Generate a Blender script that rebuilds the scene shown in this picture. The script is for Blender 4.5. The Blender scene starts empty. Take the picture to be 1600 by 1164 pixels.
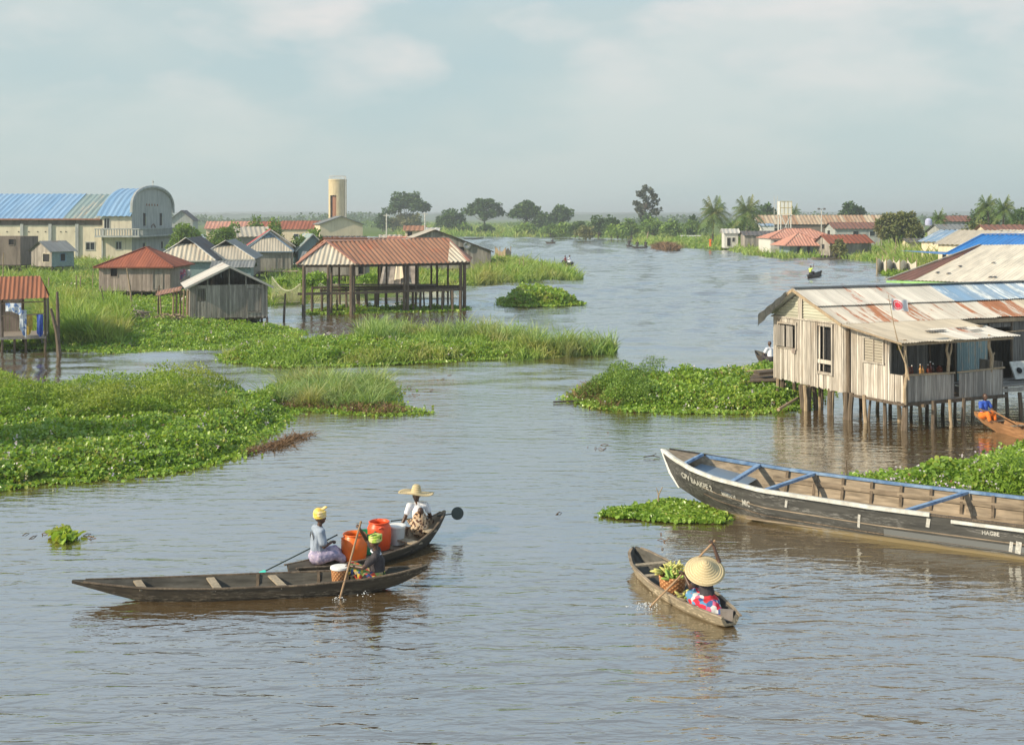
import bpy, math, random
import numpy as np
from mathutils import Vector, Matrix, noise as mnoise
SC = bpy.context.scene
COL = SC.collection
random.seed(7); RNG = np.random.default_rng(7)
R = math.radians
CH, F, HY = 6.5, 1850.0, 338.0           # camera height, focal length (px of a 1600 px frame), horizon row

def P(px, py, z=0.0):
    Y = (CH - z) * F / (py - HY)
    return Vector(((px - 800) / F * Y, Y, z))
def XA(px, Y): return (px - 800) / F * Y
def ZA(py, Y): return CH - (py - HY) * Y / F
def rot2(x, y, a): return (x * math.cos(a) - y * math.sin(a), x * math.sin(a) + y * math.cos(a))

# ---------------------------------------------------------------- objects
def tag(o, label=None, cat=None, group=None, kind=None):
    if label: o['label'] = label
    if cat: o['category'] = cat
    if group: o['group'] = group
    if kind: o['kind'] = kind
    return o
def empty(name, loc, rz=0, label=None, cat=None, group=None):
    o = bpy.data.objects.new(name, None); COL.objects.link(o)
    o.location = loc; o.rotation_euler = (0, 0, rz); o.empty_display_size = .3
    return tag(o, label, cat, group)
def link_mesh(name, me, mats, parent=None):
    o = bpy.data.objects.new(name, me); COL.objects.link(o)
    for m in (mats if isinstance(mats, (list, tuple)) else [mats]): me.materials.append(m)
    if parent: o.parent = parent
    return o
def copy_tree(o, parent=None):
    c = o.copy(); COL.objects.link(c); c.parent = parent
    for ch in o.children: copy_tree(ch, c)
    return c

class MB:
    """collects shapes into one mesh"""
    def __init__(s): s.v = []; s.f = []; s.uv = []; s.mi = []; s.cur = 0
    def add(s, vs, fs, uvs=None):
        b = len(s.v); s.v += [tuple(v) for v in vs]
        for i, f in enumerate(fs):
            s.f.append([b + k for k in f]); s.mi.append(s.cur)
            s.uv.append([uvs[k] for k in f] if uvs else [(0, 0)] * len(f))
        return s
    def box(s, c, d, rz=0, M=None):
        hx, hy, hz = d[0] / 2, d[1] / 2, d[2] / 2
        vs = [Vector((x, y, z)) for x in (-hx, hx) for y in (-hy, hy) for z in (-hz, hz)]
        M = M or Matrix.Rotation(rz, 3, 'Z')
        vs = [M @ v + Vector(c) for v in vs]
        return s.add(vs, [(0, 1, 3, 2), (4, 6, 7, 5), (0, 4, 5, 1), (2, 3, 7, 6), (0, 2, 6, 4), (1, 5, 7, 3)])
    def beam(s, p, q, w, h, up=(0, 0, 1)):
        p = Vector(p); q = Vector(q); d = q - p; L = d.length
        if L < 1e-6: return s
        y = d / L; x = y.cross(Vector(up))
        if x.length < 1e-3: x = y.cross(Vector((1, 0, 0)))
        x.normalize(); z = x.cross(y)
        M = Matrix((x, y, z)).transposed()
        return s.box((p + q) / 2, (w, L, h), M=M)
    def tube(s, p, q, r0, r1=None, n=8, cap=True): return s.path([p, q], [r0, r0 if r1 is None else r1], n, cap)
    def path(s, pts, rs, n=8, cap=True):
        pts = [Vector(p) for p in pts]
        vs = []; prev = None
        for i, p in enumerate(pts):
            d = (pts[min(i + 1, len(pts) - 1)] - pts[max(i - 1, 0)])
            d = d.normalized() if d.length > 1e-9 else Vector((0, 0, 1))
            if prev is None:
                x = d.cross(Vector((0, 1, 0.01)))
                if x.length < .1: x = d.cross(Vector((1, 0, 0)))
            else: x = prev - d * prev.dot(d)
            x.normalize(); prev = x; y = d.cross(x)
            r = rs[i] if isinstance(rs, (list, tuple)) else rs
            for k in range(n):
                a = 2 * math.pi * k / n; vs.append(p + (x * math.cos(a) + y * math.sin(a)) * r)
        fs = [(i * n + k, i * n + (k + 1) % n, (i + 1) * n + (k + 1) % n, (i + 1) * n + k) for i in range(len(pts) - 1) for k in range(n)]
        if cap: fs += [tuple(range(n))[::-1], tuple((len(pts) - 1) * n + k for k in range(n))]
        return s.add(vs, fs)
    def ball(s, c, r, nu=12, nv=8, M=None):
        r = (r, r, r) if not isinstance(r, (tuple, list)) else r
        c = Vector(c); vs = [Vector((0, 0, -1))]
        for j in range(1, nv):
            ph = -math.pi / 2 + math.pi * j / nv
            for i in range(nu):
                a = 2 * math.pi * i / nu; vs.append(Vector((math.cos(a) * math.cos(ph), math.sin(a) * math.cos(ph), math.sin(ph))))
        vs.append(Vector((0, 0, 1)))
        vs = [Vector((v.x * r[0], v.y * r[1], v.z * r[2])) for v in vs]
        vs = [(M @ v if M else v) + c for v in vs]
        fs = [(0, 1 + (i + 1) % nu, 1 + i) for i in range(nu)]
        for j in range(nv - 2):
            fs += [(1 + j * nu + i, 1 + j * nu + (i + 1) % nu, 1 + (j + 1) * nu + (i + 1) % nu, 1 + (j + 1) * nu + i) for i in range(nu)]
        t = len(vs) - 1; fs += [(t, 1 + (nv - 2) * nu + i, 1 + (nv - 2) * nu + (i + 1) % nu) for i in range(nu)]
        return s.add(vs, fs)
    def cap2(s, p, q, r0, r1, n=12):            # closed tapered capsule
        s.tube(p, q, r0, r1, n); s.ball(p, r0, n, 8); s.ball(q, r1, n, 8); return s
    def lathe(s, prof, c=(0, 0, 0), n=24, closed=False, M=None):
        c = Vector(c); vs = []
        for r, z in prof:
            for k in range(n):
                a = 2 * math.pi * k / n; v = Vector((r * math.cos(a), r * math.sin(a), z)); vs.append((M @ v if M else v) + c)
        m = len(prof)
        fs = [(i * n + k, i * n + (k + 1) % n, (i + 1) * n + (k + 1) % n, (i + 1) * n + k) for i in range(m - 1) for k in range(n)]
        return s.add(vs, fs, [(k / n, prof[i][1]) for i in range(m) for k in range(n)])
    def poly(s, pts, uvs=None): return s.add(pts, [tuple(range(len(pts)))], uvs)
    def roof(s, pts, pitch=.15, amp=.018, sub=4, back=False):
        """corrugated sheet filling a planar convex polygon whose first edge is the eave"""
        pts = [Vector(p) for p in pts]
        o = pts[0]; sx = (pts[1] - o).normalized()
        n = Vector((0, 0, 0))
        for i in range(1, len(pts) - 1): n += (pts[i] - o).cross(pts[i + 1] - o)
        n.normalize(); ty = n.cross(sx)
        q = [((p - o).dot(sx), (p - o).dot(ty)) for p in pts]
        s0 = min(a for a, b in q); s1 = max(a for a, b in q)
        N = max(2, int((s1 - s0) / (pitch / sub)))
        vs = []; uvs = []; fs = []
        for i in range(N + 1):
            ss = s0 + (s1 - s0) * (i / N); se = min(max(ss, s0 + 1e-5), s1 - 1e-5); hits = []
            for k in range(len(q)):
                (a, b), (c, d) = q[k], q[(k + 1) % len(q)]
                if (a - se) * (c - se) <= 0 and abs(a - c) > 1e-9: hits.append(b + (d - b) * (se - a) / (c - a))
            if not hits: hits = [0, 0]
            t0, t1 = min(hits), max(hits); w = amp * math.sin(2 * math.pi * ss / pitch)
            jit = random.uniform(-.25, .25) * pitch if sub >= 4 and i % sub == 0 else 0
            for t in (t0, t1): vs.append(o + sx * ss + ty * t + n * w); uvs.append((ss, t))
            if i: b = 2 * i; fs.append((b - 2, b, b + 1, b - 1))
        return s.add(vs, fs, uvs)
    def sheet(s, a, b, c, d, pitch=.12, amp=.015, sub=4, rows=1, u0=0, jag=0):
        """bilinear corrugated sheet a,b eave / d,c ridge"""
        a, b, c, d = map(Vector, (a, b, c, d)); L = ((b - a).length + (c - d).length) / 2; H = (d - a).length
        N = max(2, int(L / (pitch / sub))); nrm = (b - a).cross(d - a).normalized()
        vs = []; uvs = []; fs = []; jj = 0
        for i in range(N + 1):
            f = i / N; w = amp * math.sin(2 * math.pi * f * L / pitch)
            if jag and (i % (sub * 6) == 0): jj = random.uniform(-jag, jag)
            for r in range(rows + 1):
                g = r / rows
                p = (a.lerp(b, f)).lerp(d.lerp(c, f), g) + nrm * w
                if r == 0 and jag: p = p + (a - d).normalized() * jj
                sag = math.sin(g * math.pi) * .03
                vs.append(p - Vector((0, 0, sag * (rows > 1)))); uvs.append((u0 + f * L, g * H))
        m = rows + 1
        for i in range(N):
            for r in range(rows): fs.append((i * m + r, (i + 1) * m + r, (i + 1) * m + r + 1, i * m + r + 1))
        return s.add(vs, fs, uvs)
    def boards(s, p0, p1, z0, ztop, ops=(), bw=.14, th=.022, gap=.006, var=.012, jag=.03, shift=None):
        """vertical boards from p0 to p1 (outside on the right-hand side going p0->p1)"""
        p0 = Vector((p0[0], p0[1], 0)); p1 = Vector((p1[0], p1[1], 0)); L = (p1 - p0).length; d = (p1 - p0) / L
        nrm = Vector((d.y, -d.x, 0)); x = 0
        zt = ztop if callable(ztop) else (lambda q: ztop)
        zb = z0 if callable(z0) else (lambda q: z0)
        while x < L - .01:
            w = min(bw * random.uniform(.75, 1.25), L - x); xm = x + w / 2
            lo = zb(xm / L) - random.uniform(0, jag); hi = zt(xm / L)
            segs = [(lo, hi)]
            for (a, b, c, e) in ops:
                if a < xm < b:
                    ns = []
                    for (u, v) in segs:
                        if c > u: ns.append((u, min(c, v)))
                        if e < v: ns.append((max(e, u), v))
                    segs = [g for g in ns if g[1] - g[0] > .01]
            off = random.uniform(0, var); t = th * random.uniform(.8, 1.2)
            for (u, v) in segs:
                A = p0 + d * (x + gap * random.uniform(0, 1)); B = p0 + d * (x + w - gap * random.uniform(0, 1)); lean = random.uniform(-.006, .006)
                o = nrm * off; q = nrm * (off + t)
                vs = [A + o, B + o, B + q, A + q]
                zt2 = [zt(x / L), zt((x + w) / L)] if v == hi else [v, v]
                bot = [Vector((p.x, p.y, u)) for p in vs]
                top = [Vector((vs[k].x, vs[k].y, zt2[(0, 1, 1, 0)[k]])) + d * lean for k in range(4)]
                s.add(bot + top, [(0, 3, 2, 1), (4, 5, 6, 7), (0, 1, 5, 4), (1, 2, 6, 5), (2, 3, 7, 6), (3, 0, 4, 7)])
            x += w
        return s
    def build(s, name, mats, parent=None, world=False, smooth=False, bevel=0):
        me = bpy.data.meshes.new(name)
        vs = s.v
        if world and parent is not None:
            Mi = Matrix.Identity(4); q = parent
            while q: Mi = Matrix.Translation(q.location) @ Matrix.Rotation(q.rotation_euler.z, 4, 'Z') @ Mi; q = q.parent
            Mi = Mi.inverted()
            vs = [tuple(Mi @ Vector(v)) for v in vs]
        me.from_pydata(vs, [], s.f)
        uvl = me.uv_layers.new(name='UVMap'); flat = [c for f in s.uv for p in f for c in p]
        uvl.data.foreach_set('uv', flat)
        me.polygons.foreach_set('material_index', s.mi)
        if smooth: me.polygons.foreach_set('use_smooth', [True] * len(me.polygons))
        me.update()
        o = link_mesh(name, me, mats, parent)
        if bevel:
            b = o.modifiers.new('bevel', 'BEVEL'); b.width = bevel; b.segments = 2; b.limit_method = 'ANGLE'
        return o

def np_mesh(name, V, Q, mats, parent=None, smooth=False, mi=None):
    me = bpy.data.meshes.new(name); nv = len(V); nf = len(Q); k = Q.shape[1]
    me.vertices.add(nv); me.vertices.foreach_set('co', np.ascontiguousarray(V, dtype=np.float32).ravel())
    me.loops.add(nf * k); me.loops.foreach_set('vertex_index', np.ascontiguousarray(Q, dtype=np.int32).ravel())
    me.polygons.add(nf); me.polygons.foreach_set('loop_start', np.arange(0, nf * k, k, dtype=np.int32))
    try: me.polygons.foreach_set('loop_total', np.full(nf, k, dtype=np.int32))
    except Exception: pass
    if mi is not None: me.polygons.foreach_set('material_index', mi.astype(np.int32))
    if smooth: me.polygons.foreach_set('use_smooth', np.ones(nf, dtype=bool))
    me.update(calc_edges=True); me.validate()
    return link_mesh(name, me, mats, parent)

# ---------------------------------------------------------------- materials
class NT:
    def __init__(s, name):
        s.m = bpy.data.materials.new(name); s.m.use_nodes = True; s.t = s.m.node_tree; s.t.nodes.clear()
        s.out = s.t.nodes.new('ShaderNodeOutputMaterial')
    def n(s, typ, outn=0, **kw):
        nd = s.t.nodes.new('ShaderNode' + typ)
        for k, v in kw.items():
            if k.startswith('_'): setattr(nd, k[1:], v)
        for k, v in kw.items():
            if k.startswith('_'): continue
            key = int(k[1:]) if k[0] == 'i' and k[1:].isdigit() else k.replace('__', ' ')
            s.set(nd.inputs[key], v)
        return nd.outputs[outn]
    def set(s, sock, v):
        if isinstance(v, bpy.types.NodeSocket): s.t.links.new(v, sock)
        elif isinstance(v, (tuple, list)) and sock.type == 'RGBA': sock.default_value = (*v[:3], 1)
        else: sock.default_value = v
    def mix(s, f, a, b, mode='MIX'):
        nd = s.t.nodes.new('ShaderNodeMix'); nd.data_type = 'RGBA'; nd.blend_type = mode
        s.set(nd.inputs[0], f); s.set(nd.inputs[6], a); s.set(nd.inputs[7], b); return nd.outputs[2]
    def math(s, op, a, b=0.0, c=None):
        nd = s.t.nodes.new('ShaderNodeMath'); nd.operation = op; s.set(nd.inputs[0], a); s.set(nd.inputs[1], b)
        if c is not None: s.set(nd.inputs[2], c)
        return nd.outputs[0]
    def ramp(s, f, stops):
        nd = s.t.nodes.new('ShaderNodeValToRGB'); s.set(nd.inputs[0], f); cr = nd.color_ramp
        while len(cr.elements) < len(stops): cr.elements.new(.5)
        for e, (p, c) in zip(cr.elements, stops):
            e.position = p; e.color = (c, c, c, 1) if isinstance(c, (int, float)) else (*c, 1)
        return nd.outputs[0]
    def vec(s, src='Object', scale=(1, 1, 1)):
        tc = s.t.nodes.new('ShaderNodeTexCoord').outputs[src]
        mp = s.t.nodes.new('ShaderNodeMapping'); s.t.links.new(tc, mp.inputs[0]); mp.inputs['Scale'].default_value = scale
        return mp.outputs[0]
    def pos(s, scale=(1, 1, 1)):
        g = s.t.nodes.new('ShaderNodeNewGeometry').outputs['Position']
        mp = s.t.nodes.new('ShaderNodeMapping'); s.t.links.new(g, mp.inputs[0]); mp.inputs['Scale'].default_value = scale
        return mp.outputs[0]
    def noise(s, v, scale=1., detail=3., rough=.55, outn=0, dist=0.): return s.n('TexNoise', outn, Vector=v, Scale=scale, Detail=detail, Roughness=rough, Distortion=dist)
    def isl(s): return s.t.nodes.new('ShaderNodeNewGeometry').outputs['Random Per Island']
    def bump(s, h, dist=.01, st=1.): return s.n('Bump', Height=h, Distance=dist, Strength=st)
    def done(s, col, rough=.7, metal=0., bump=None, spec=.5, **kw):
        b = s.t.nodes.new('ShaderNodeBsdfPrincipled'); s.set(b.inputs['Base Color'], col); s.set(b.inputs['Roughness'], rough)
        s.set(b.inputs['Metallic'], metal); s.set(b.inputs['Specular IOR Level'], spec)
        if bump is not None: s.t.links.new(bump, b.inputs['Normal'])
        s.t.links.new(b.outputs[0], s.out.inputs[0]); return s.m

def m_wood(name, c1, c2, dark=.55, sc=(25, 25, 1.4), rough=.85, stain=None):
    n = NT(name); v = n.vec('Object', sc); nz = n.noise(v, 1., 4); col = n.mix(n.isl(), c1, c2)
    col = n.mix(1., col, n.ramp(nz, [(.3, dark), (.65, 1.15)]), 'MULTIPLY')
    big = n.noise(n.vec('Object', (1.2, 1.2, .8)), 1., 4)
    st = stain or tuple(c * .45 for c in c1)
    col = n.mix(n.ramp(big, [(.5, 0.), (.72, .7)]), col, st)
    return n.done(col, rough, bump=n.bump(nz, .01, .5), spec=.25)
def m_tin(name, c1, c2, rust=(.30, .09, .035), amt=.4, sheet=.8, rough=.5, metal=.15, row=2.4, lap=True):
    n = NT(name); uv = n.vec('UV'); sp = n.t.nodes.new('ShaderNodeSeparateXYZ'); n.t.links.new(uv, sp.inputs[0])
    su = n.math('FLOOR', n.math('DIVIDE', sp.outputs[0], sheet)); sv = n.math('FLOOR', n.math('DIVIDE', sp.outputs[1], row))
    cb = n.t.nodes.new('ShaderNodeCombineXYZ'); n.set(cb.inputs[0], su); n.set(cb.inputs[1], sv)
    wn = n.n('TexWhiteNoise', 0, Vector=cb.outputs[0])
    col = n.mix(wn, c1, c2)
    streak = n.noise(n.vec('UV', (6.5, .6, 1)), 1., 5, .62)
    fine = n.noise(n.vec('UV', (22., 5., 1)), 1., 3)
    sm = n.math('ADD', n.math('ADD', streak, n.math('MULTIPLY', n.math('SUBTRACT', wn, .5), .22)), n.math('MULTIPLY', n.math('SUBTRACT', fine, .5), .25))
    th = 1 - amt
    mask = n.ramp(sm, [(max(0, th - .04), 0.), (min(1, th + .05), 1.)])
    rc = n.mix(fine, rust, tuple(min(1, c * 1.7) for c in rust))
    dirt = n.ramp(n.noise(n.vec('UV', (2.5, .4, 1)), 1., 4), [(.3, .72), (.7, 1.08)])
    col = n.mix(1., n.mix(mask, col, rc), dirt, 'MULTIPLY')
    ed = n.math('FRACT', n.math('DIVIDE', sp.outputs[0], sheet))
    if lap: col = n.mix(n.ramp(ed, [(0., .35), (.035, 0.)]), col, tuple(c * .3 for c in c1))
    return n.done(col, n.mix(mask, (rough,) * 3, (.85,) * 3), metal, bump=n.bump(fine, .004, .4))
def m_plain(name, c, rough=.6, metal=0., var=.15, sc=6., c2=None, bump=.0, spec=.5):
    n = NT(name); nz = n.noise(n.vec('Object'), sc, 4)
    col = n.mix(n.ramp(nz, [(.35, 0.), (.65, 1.)]), tuple(x * (1 - var) for x in c), c2 or tuple(min(1, x * (1 + var)) for x in c))
    return n.done(col, rough, metal, bump=n.bump(nz, bump, .6) if bump else None, spec=spec)
def m_plaster(name, c, stain, amt=.5, sc=.35):
    n = NT(name); a = n.noise(n.vec('Object', (1, 1, .35)), sc * 3, 6, .65); b = n.noise(n.vec('Object', (3, 3, .25)), 1., 5)
    col = n.mix(n.ramp(a, [(.4, 0.), (.72, amt)]), c, stain); col = n.mix(n.ramp(b, [(.55, 0.), (.75, amt)]), col, tuple(x * .7 for x in stain))
    return n.done(col, .9, bump=n.bump(a, .01, .3), spec=.2)
def m_leaf(name, c1, c2, c3=None, big=.35, tr=.3, rough=.5, amt=.7):
    n = NT(name); col = n.mix(n.isl(), c1, c2)
    if c3:
        nz = n.noise(n.pos(), big, 4); col = n.mix(n.ramp(nz, [(.46, 0.), (.66, amt)]), col, c3)
    b = n.t.nodes.new('ShaderNodeBsdfPrincipled'); n.set(b.inputs['Base Color'], col); b.inputs['Roughness'].default_value = rough; b.inputs['Specular IOR Level'].default_value = .35
    t = n.t.nodes.new('ShaderNodeBsdfTranslucent'); n.set(t.inputs[0], n.mix(1., col, (1.5, 1.5, .5), 'MULTIPLY'))
    mx = n.t.nodes.new('ShaderNodeMixShader'); mx.inputs[0].default_value = tr
    n.t.links.new(b.outputs[0], mx.inputs[1]); n.t.links.new(t.outputs[0], mx.inputs[2]); n.t.links.new(mx.outputs[0], n.out.inputs[0])
    return n.m
def m_print(name, cols, sc=14., rough=.85, sharp=True):
    n = NT(name); vo = n.t.nodes.new('ShaderNodeTexVoronoi'); n.set(vo.inputs['Vector'], n.vec('Object')); vo.inputs['Scale'].default_value = sc
    sp = n.t.nodes.new('ShaderNodeSeparateColor'); n.t.links.new(vo.outputs['Color'], sp.inputs[0])
    k = len(cols); nd = n.t.nodes.new('ShaderNodeValToRGB'); cr = nd.color_ramp; cr.interpolation = 'CONSTANT'
    while len(cr.elements) < k: cr.elements.new(.5)
    for i, (e, c) in enumerate(zip(cr.elements, cols)): e.position = i / k; e.color = (*c, 1)
    n.t.links.new(sp.outputs[0], nd.inputs[0])
    return n.done(nd.outputs[0], rough, bump=n.bump(n.noise(n.vec('Object'), 20., 3), .006, .5), spec=.2)

M = {}
M['wood_grey'] = m_wood('weathered_grey_wood', (.43, .39, .345), (.22, .20, .18), .6)
M['wood_pale'] = m_wood('pale_bleached_wood', (.60, .55, .485), (.34, .30, .255), .55, stain=(.28, .22, .165))
M['wood_pink'] = m_wood('pinkish_grey_wood', (.45, .37, .33), (.29, .235, .205), .65)
M['wood_dark'] = m_wood('dark_wet_wood', (.085, .068, .05), (.05, .04, .032))
M['wood_post'] = m_wood('post_wood', (.20, .155, .11), (.11, .085, .065), .5, (30, 30, 3))
M['wood_pole'] = m_wood('pale_pole_wood', (.42, .33, .22), (.28, .21, .14), .7, (20, 20, 3))
M['tin_white'] = m_tin('whitewashed_tin', (.66, .63, .57), (.52, .50, .46), amt=.33, sheet=.75)
M['tin_cream'] = m_tin('cream_tin', (.56, .50, .40), (.50, .44, .35), (.25, .15, .09), amt=.22, sheet=1.1, row=9)
M['tin_rust'] = m_tin('rusty_tin', (.34, .10, .05), (.27, .075, .04), (.20, .06, .035), amt=.5, rough=.8, metal=0)
M['tin_rustmix'] = m_tin('half_rusted_tin', (.62, .58, .51), (.52, .49, .44), (.27, .12, .065), amt=.44, sheet=.75)
M['tin_orange'] = m_tin('orange_tin', (.36, .18, .105), (.28, .14, .085), (.30, .11, .06), amt=.4, rough=.6, metal=0, sheet=.9)
M['tin_salmon'] = m_tin('salmon_tin', (.55, .27, .20), (.48, .22, .155), (.55, .40, .33), amt=.35, rough=.7, metal=0, sheet=1.2)
M['tin_brown'] = m_tin('brown_tin', (.22, .10, .07), (.19, .085, .06), (.15, .07, .05), amt=.4, rough=.7, metal=0)
M['tin_grey'] = m_tin('grey_tin', (.25, .26, .26), (.19, .20, .20), (.18, .13, .10), amt=.35, rough=.55)
M['tin_dark'] = m_tin('dark_grey_tin', (.13, .12, .12), (.10, .095, .095), (.13, .07, .05), amt=.4, rough=.6)
M['tin_blue'] = m_tin('blue_tin', (.21, .39, .62), (.29, .46, .66), (.35, .40, .45), amt=.2, rough=.45, sheet=1.2, row=30)
M['tin_brightblue'] = m_tin('bright_blue_tin', (.015, .20, .62), (.02, .24, .66), (.05, .22, .5), amt=.2, rough=.4, metal=0, sheet=1.2, row=30)
M['tin_bluegrey'] = m_tin('faded_blue_tin', (.20, .33, .50), (.36, .44, .52), (.46, .50, .52), amt=.42, rough=.4, row=30, sheet=.5)
M['tin_teal'] = m_tin('greenish_grey_tin', (.28, .37, .36), (.22, .33, .36), (.35, .32, .26), amt=.42, rough=.6)
M['tin_red'] = m_tin('red_tin', (.50, .045, .05), (.42, .05, .05), (.25, .07, .05), amt=.25, rough=.5, metal=0)
M['tin_stripe'] = m_tin('cream_and_brown_ribbed_tin', (.62, .56, .45), (.54, .48, .38), (.34, .22, .15), amt=.36, rough=.6, sheet=.5)
M['tin_rot'] = m_tin('rust_banded_old_tin', (.52, .43, .31), (.34, .21, .13), (.27, .15, .085), amt=.46, rough=.8, metal=0, sheet=.9, row=40)
M['cream'] = m_plaster('cream_plaster', (.70, .64, .50), (.40, .35, .27), .6)
M['cream2'] = m_plaster('warm_cream_plaster', (.70, .60, .45), (.42, .34, .25), .4)
M['concrete'] = m_plaster('grey_concrete', (.43, .45, .44), (.22, .24, .25), .75)
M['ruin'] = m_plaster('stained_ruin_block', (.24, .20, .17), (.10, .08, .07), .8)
M['white'] = m_plain('white_paint', (.74, .74, .72), .6, var=.1)
M['whitish'] = m_plain('dirty_white', (.55, .54, .50), .7, var=.2)
M['dark'] = m_plain('dark_interior', (.012, .012, .014), .9, var=.3)
M['glass'] = m_plain('dark_window_glass', (.02, .03, .04), .15, var=.3)
M['blue_paint'] = m_plain('blue_paint', (.12, .26, .52), .5, var=.3, sc=5, c2=(.26, .38, .55))
M['teal_wall'] = m_plain('blue_green_wall', (.20, .28, .30), .7, var=.15)
M['stone'] = m_plaster('tower_render', (.64, .53, .34), (.42, .33, .20), .7, .5)
M['brick_brown'] = m_plain('brown_panel', (.30, .13, .07), .8, var=.2)
M['metal'] = m_plain('grey_metal', (.35, .35, .35), .4, .6)
M['leaf_hy'] = m_leaf('hyacinth_leaf', (.13, .25, .035), (.30, .44, .08), (.26, .38, .055), .35, .3, .3)
M['leaf_hy2'] = m_leaf('hyacinth_leaf_yellowing', (.36, .44, .07), (.20, .34, .05), (.38, .32, .10), .8, .3, .45)
M['leaf_fern'] = m_leaf('fern_leaf', (.16, .28, .035), (.30, .42, .07), (.36, .36, .10), .3, .3, .6)
M['grass'] = m_leaf('grass_blade', (.16, .28, .045), (.34, .46, .11), (.44, .38, .16), .25, .3, .55)
M['reed'] = m_leaf('reed_blade', (.16, .27, .08), (.38, .50, .20), (.46, .40, .20), .5, .3, .55)
M['dry'] = m_leaf('dry_brown_stalks', (.22, .13, .07), (.14, .085, .05), (.28, .18, .10), 1., .1, .8)
M['flower'] = m_leaf('lilac_flower', (.60, .48, .66), (.68, .62, .72), None, 1., .3)
M['leaf_tree'] = m_leaf('tree_leaf', (.05, .105, .03), (.10, .17, .04), (.045, .09, .03), .12, .2, .6)
M['leaf_tree2'] = m_leaf('bright_tree_leaf', (.14, .25, .045), (.24, .34, .07), (.06, .12, .03), .15, .25, .6)
M['leaf_tree3'] = m_leaf('olive_tree_leaf', (.20, .21, .08), (.11, .14, .04), (.22, .18, .09), .2, .2, .65)
M['leaf_grey'] = m_leaf('greyish_leaf', (.10, .11, .075), (.07, .085, .055), None, .15, .2, .7)
M['palm'] = m_leaf('palm_frond', (.07, .13, .03), (.14, .21, .05), (.22, .20, .07), .3, .2, .5)
M['bark'] = m_wood('bark', (.16, .13, .10), (.10, .08, .065))
M['skin'] = m_plain('dark_brown_skin', (.075, .038, .024), .42, var=.1, sc=12)
M['straw'] = None
def _ground():
    n = NT('marsh_soil'); a = n.noise(n.pos(), .25, 6, .6); b = n.noise(n.pos(), 3., 5)
    col = n.ramp(a, [(.35, (.07, .14, .025)), (.5, (.13, .21, .04)), (.66, (.20, .24, .06))])
    col = n.mix(n.ramp(b, [(.35, 0.), (.7, .7)]), col, (.055, .07, .022))
    return n.done(col, .95, bump=n.bump(b, .08, .8), spec=.1)
M['ground'] = _ground()
def _straw():
    n = NT('woven_straw'); uv = n.vec('UV'); sp = n.t.nodes.new('ShaderNodeSeparateXYZ'); n.t.links.new(uv, sp.inputs[0])
    ring = n.math('SINE', n.math('MULTIPLY', sp.outputs[1], 150.)); nz = n.noise(n.vec('Object'), 60., 3)
    col = n.mix(n.ramp(n.math('ADD', ring, n.math('MULTIPLY', nz, .9)), [(.1, 0.), (1., 1.)]), (.52, .42, .24), (.62, .52, .32)); col = n.mix(n.ramp(nz, [(.3, .45), (.6, 0.)]), col, (.34, .22, .09))
    return n.done(col, .8, bump=n.bump(ring, .004, .8))
M['straw'] = _straw()
def _basket():
    n = NT('woven_basket'); uv = n.vec('UV', (1, 1, 1)); sp = n.t.nodes.new('ShaderNodeSeparateXYZ'); n.t.links.new(uv, sp.inputs[0])
    a = n.math('SINE', n.math('MULTIPLY', sp.outputs[0], 2 * math.pi * 14)); b = n.math('SINE', n.math('MULTIPLY', sp.outputs[1], 85.))
    w = n.math('MULTIPLY', a, b); col = n.mix(n.ramp(w, [(.2, 0.), (.75, 1.)]), (.34, .14, .05), (.66, .36, .16))
    return n.done(col, .75, bump=n.bump(w, .006, .8))
M['basket'] = _basket()
# ================================================================ water, land, vegetation
def water_mat():
    n = NT('river_water')
    g = n.t.nodes.new('ShaderNodeNewGeometry').outputs['Position']
    def mp(sc, rz=0.):
        m = n.t.nodes.new('ShaderNodeMapping'); n.t.links.new(g, m.inputs[0]); m.inputs['Scale'].default_value = sc; m.inputs['Rotation'].default_value = (0, 0, rz); return m.outputs[0]
    a = n.noise(mp((.8, 2.6, 1), .10), 1.25, 3, .5, dist=.5)
    b = n.noise(mp((1., 2.0, 1), -.35), 3.4, 3, .5, dist=.3)
    c = n.noise(mp((.45, 1., 1), .3), .35, 2, .5)
    patch = n.ramp(n.noise(mp((.5, 1., 1)), .09, 3), [(.35, .5), (.65, 1.1)])
    sg = n.t.nodes.new('ShaderNodeSeparateXYZ'); n.t.links.new(g, sg.inputs[0])
    wind = n.ramp(n.math('DIVIDE', sg.outputs[1], 120.), [(.13, .82), (.21, .55), (.38, .45), (.6, .9), (.9, 1.1)]); patch = n.math('MULTIPLY', patch, wind)
    h = n.math('ADD', n.math('MULTIPLY', a, 1.0), n.math('MULTIPLY', b, .30)); h = n.math('ADD', h, n.math('MULTIPLY', c, .9))
    h = n.math('MULTIPLY', h, patch)
    bp = n.bump(h, .075, 1.)
    muddy = n.mix(n.noise(mp((1, 1, 1)), .06, 3), (.125, .074, .026), (.09, .060, .027))
    b1 = n.t.nodes.new('ShaderNodeBsdfDiffuse'); n.set(b1.inputs[0], muddy); n.t.links.new(bp, b1.inputs['Normal'])
    gl = n.t.nodes.new('ShaderNodeBsdfGlossy'); gl.inputs['Roughness'].default_value = .035; gl.inputs[0].default_value = (.93, .98, 1, 1); n.t.links.new(bp, gl.inputs['Normal'])
    fr = n.n('Fresnel', IOR=1.5, Normal=bp)
    mx = n.t.nodes.new('ShaderNodeMixShader'); n.t.links.new(n.math('MULTIPLY_ADD', fr, .60, .40), mx.inputs[0]); n.t.links.new(b1.outputs[0], mx.inputs[1]); n.t.links.new(gl.outputs[0], mx.inputs[2])
    n.t.links.new(mx.outputs[0], n.out.inputs[0]); return n.m
def structure(mb, name, mat): return tag(mb.build(name, mat), kind='structure')
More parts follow.
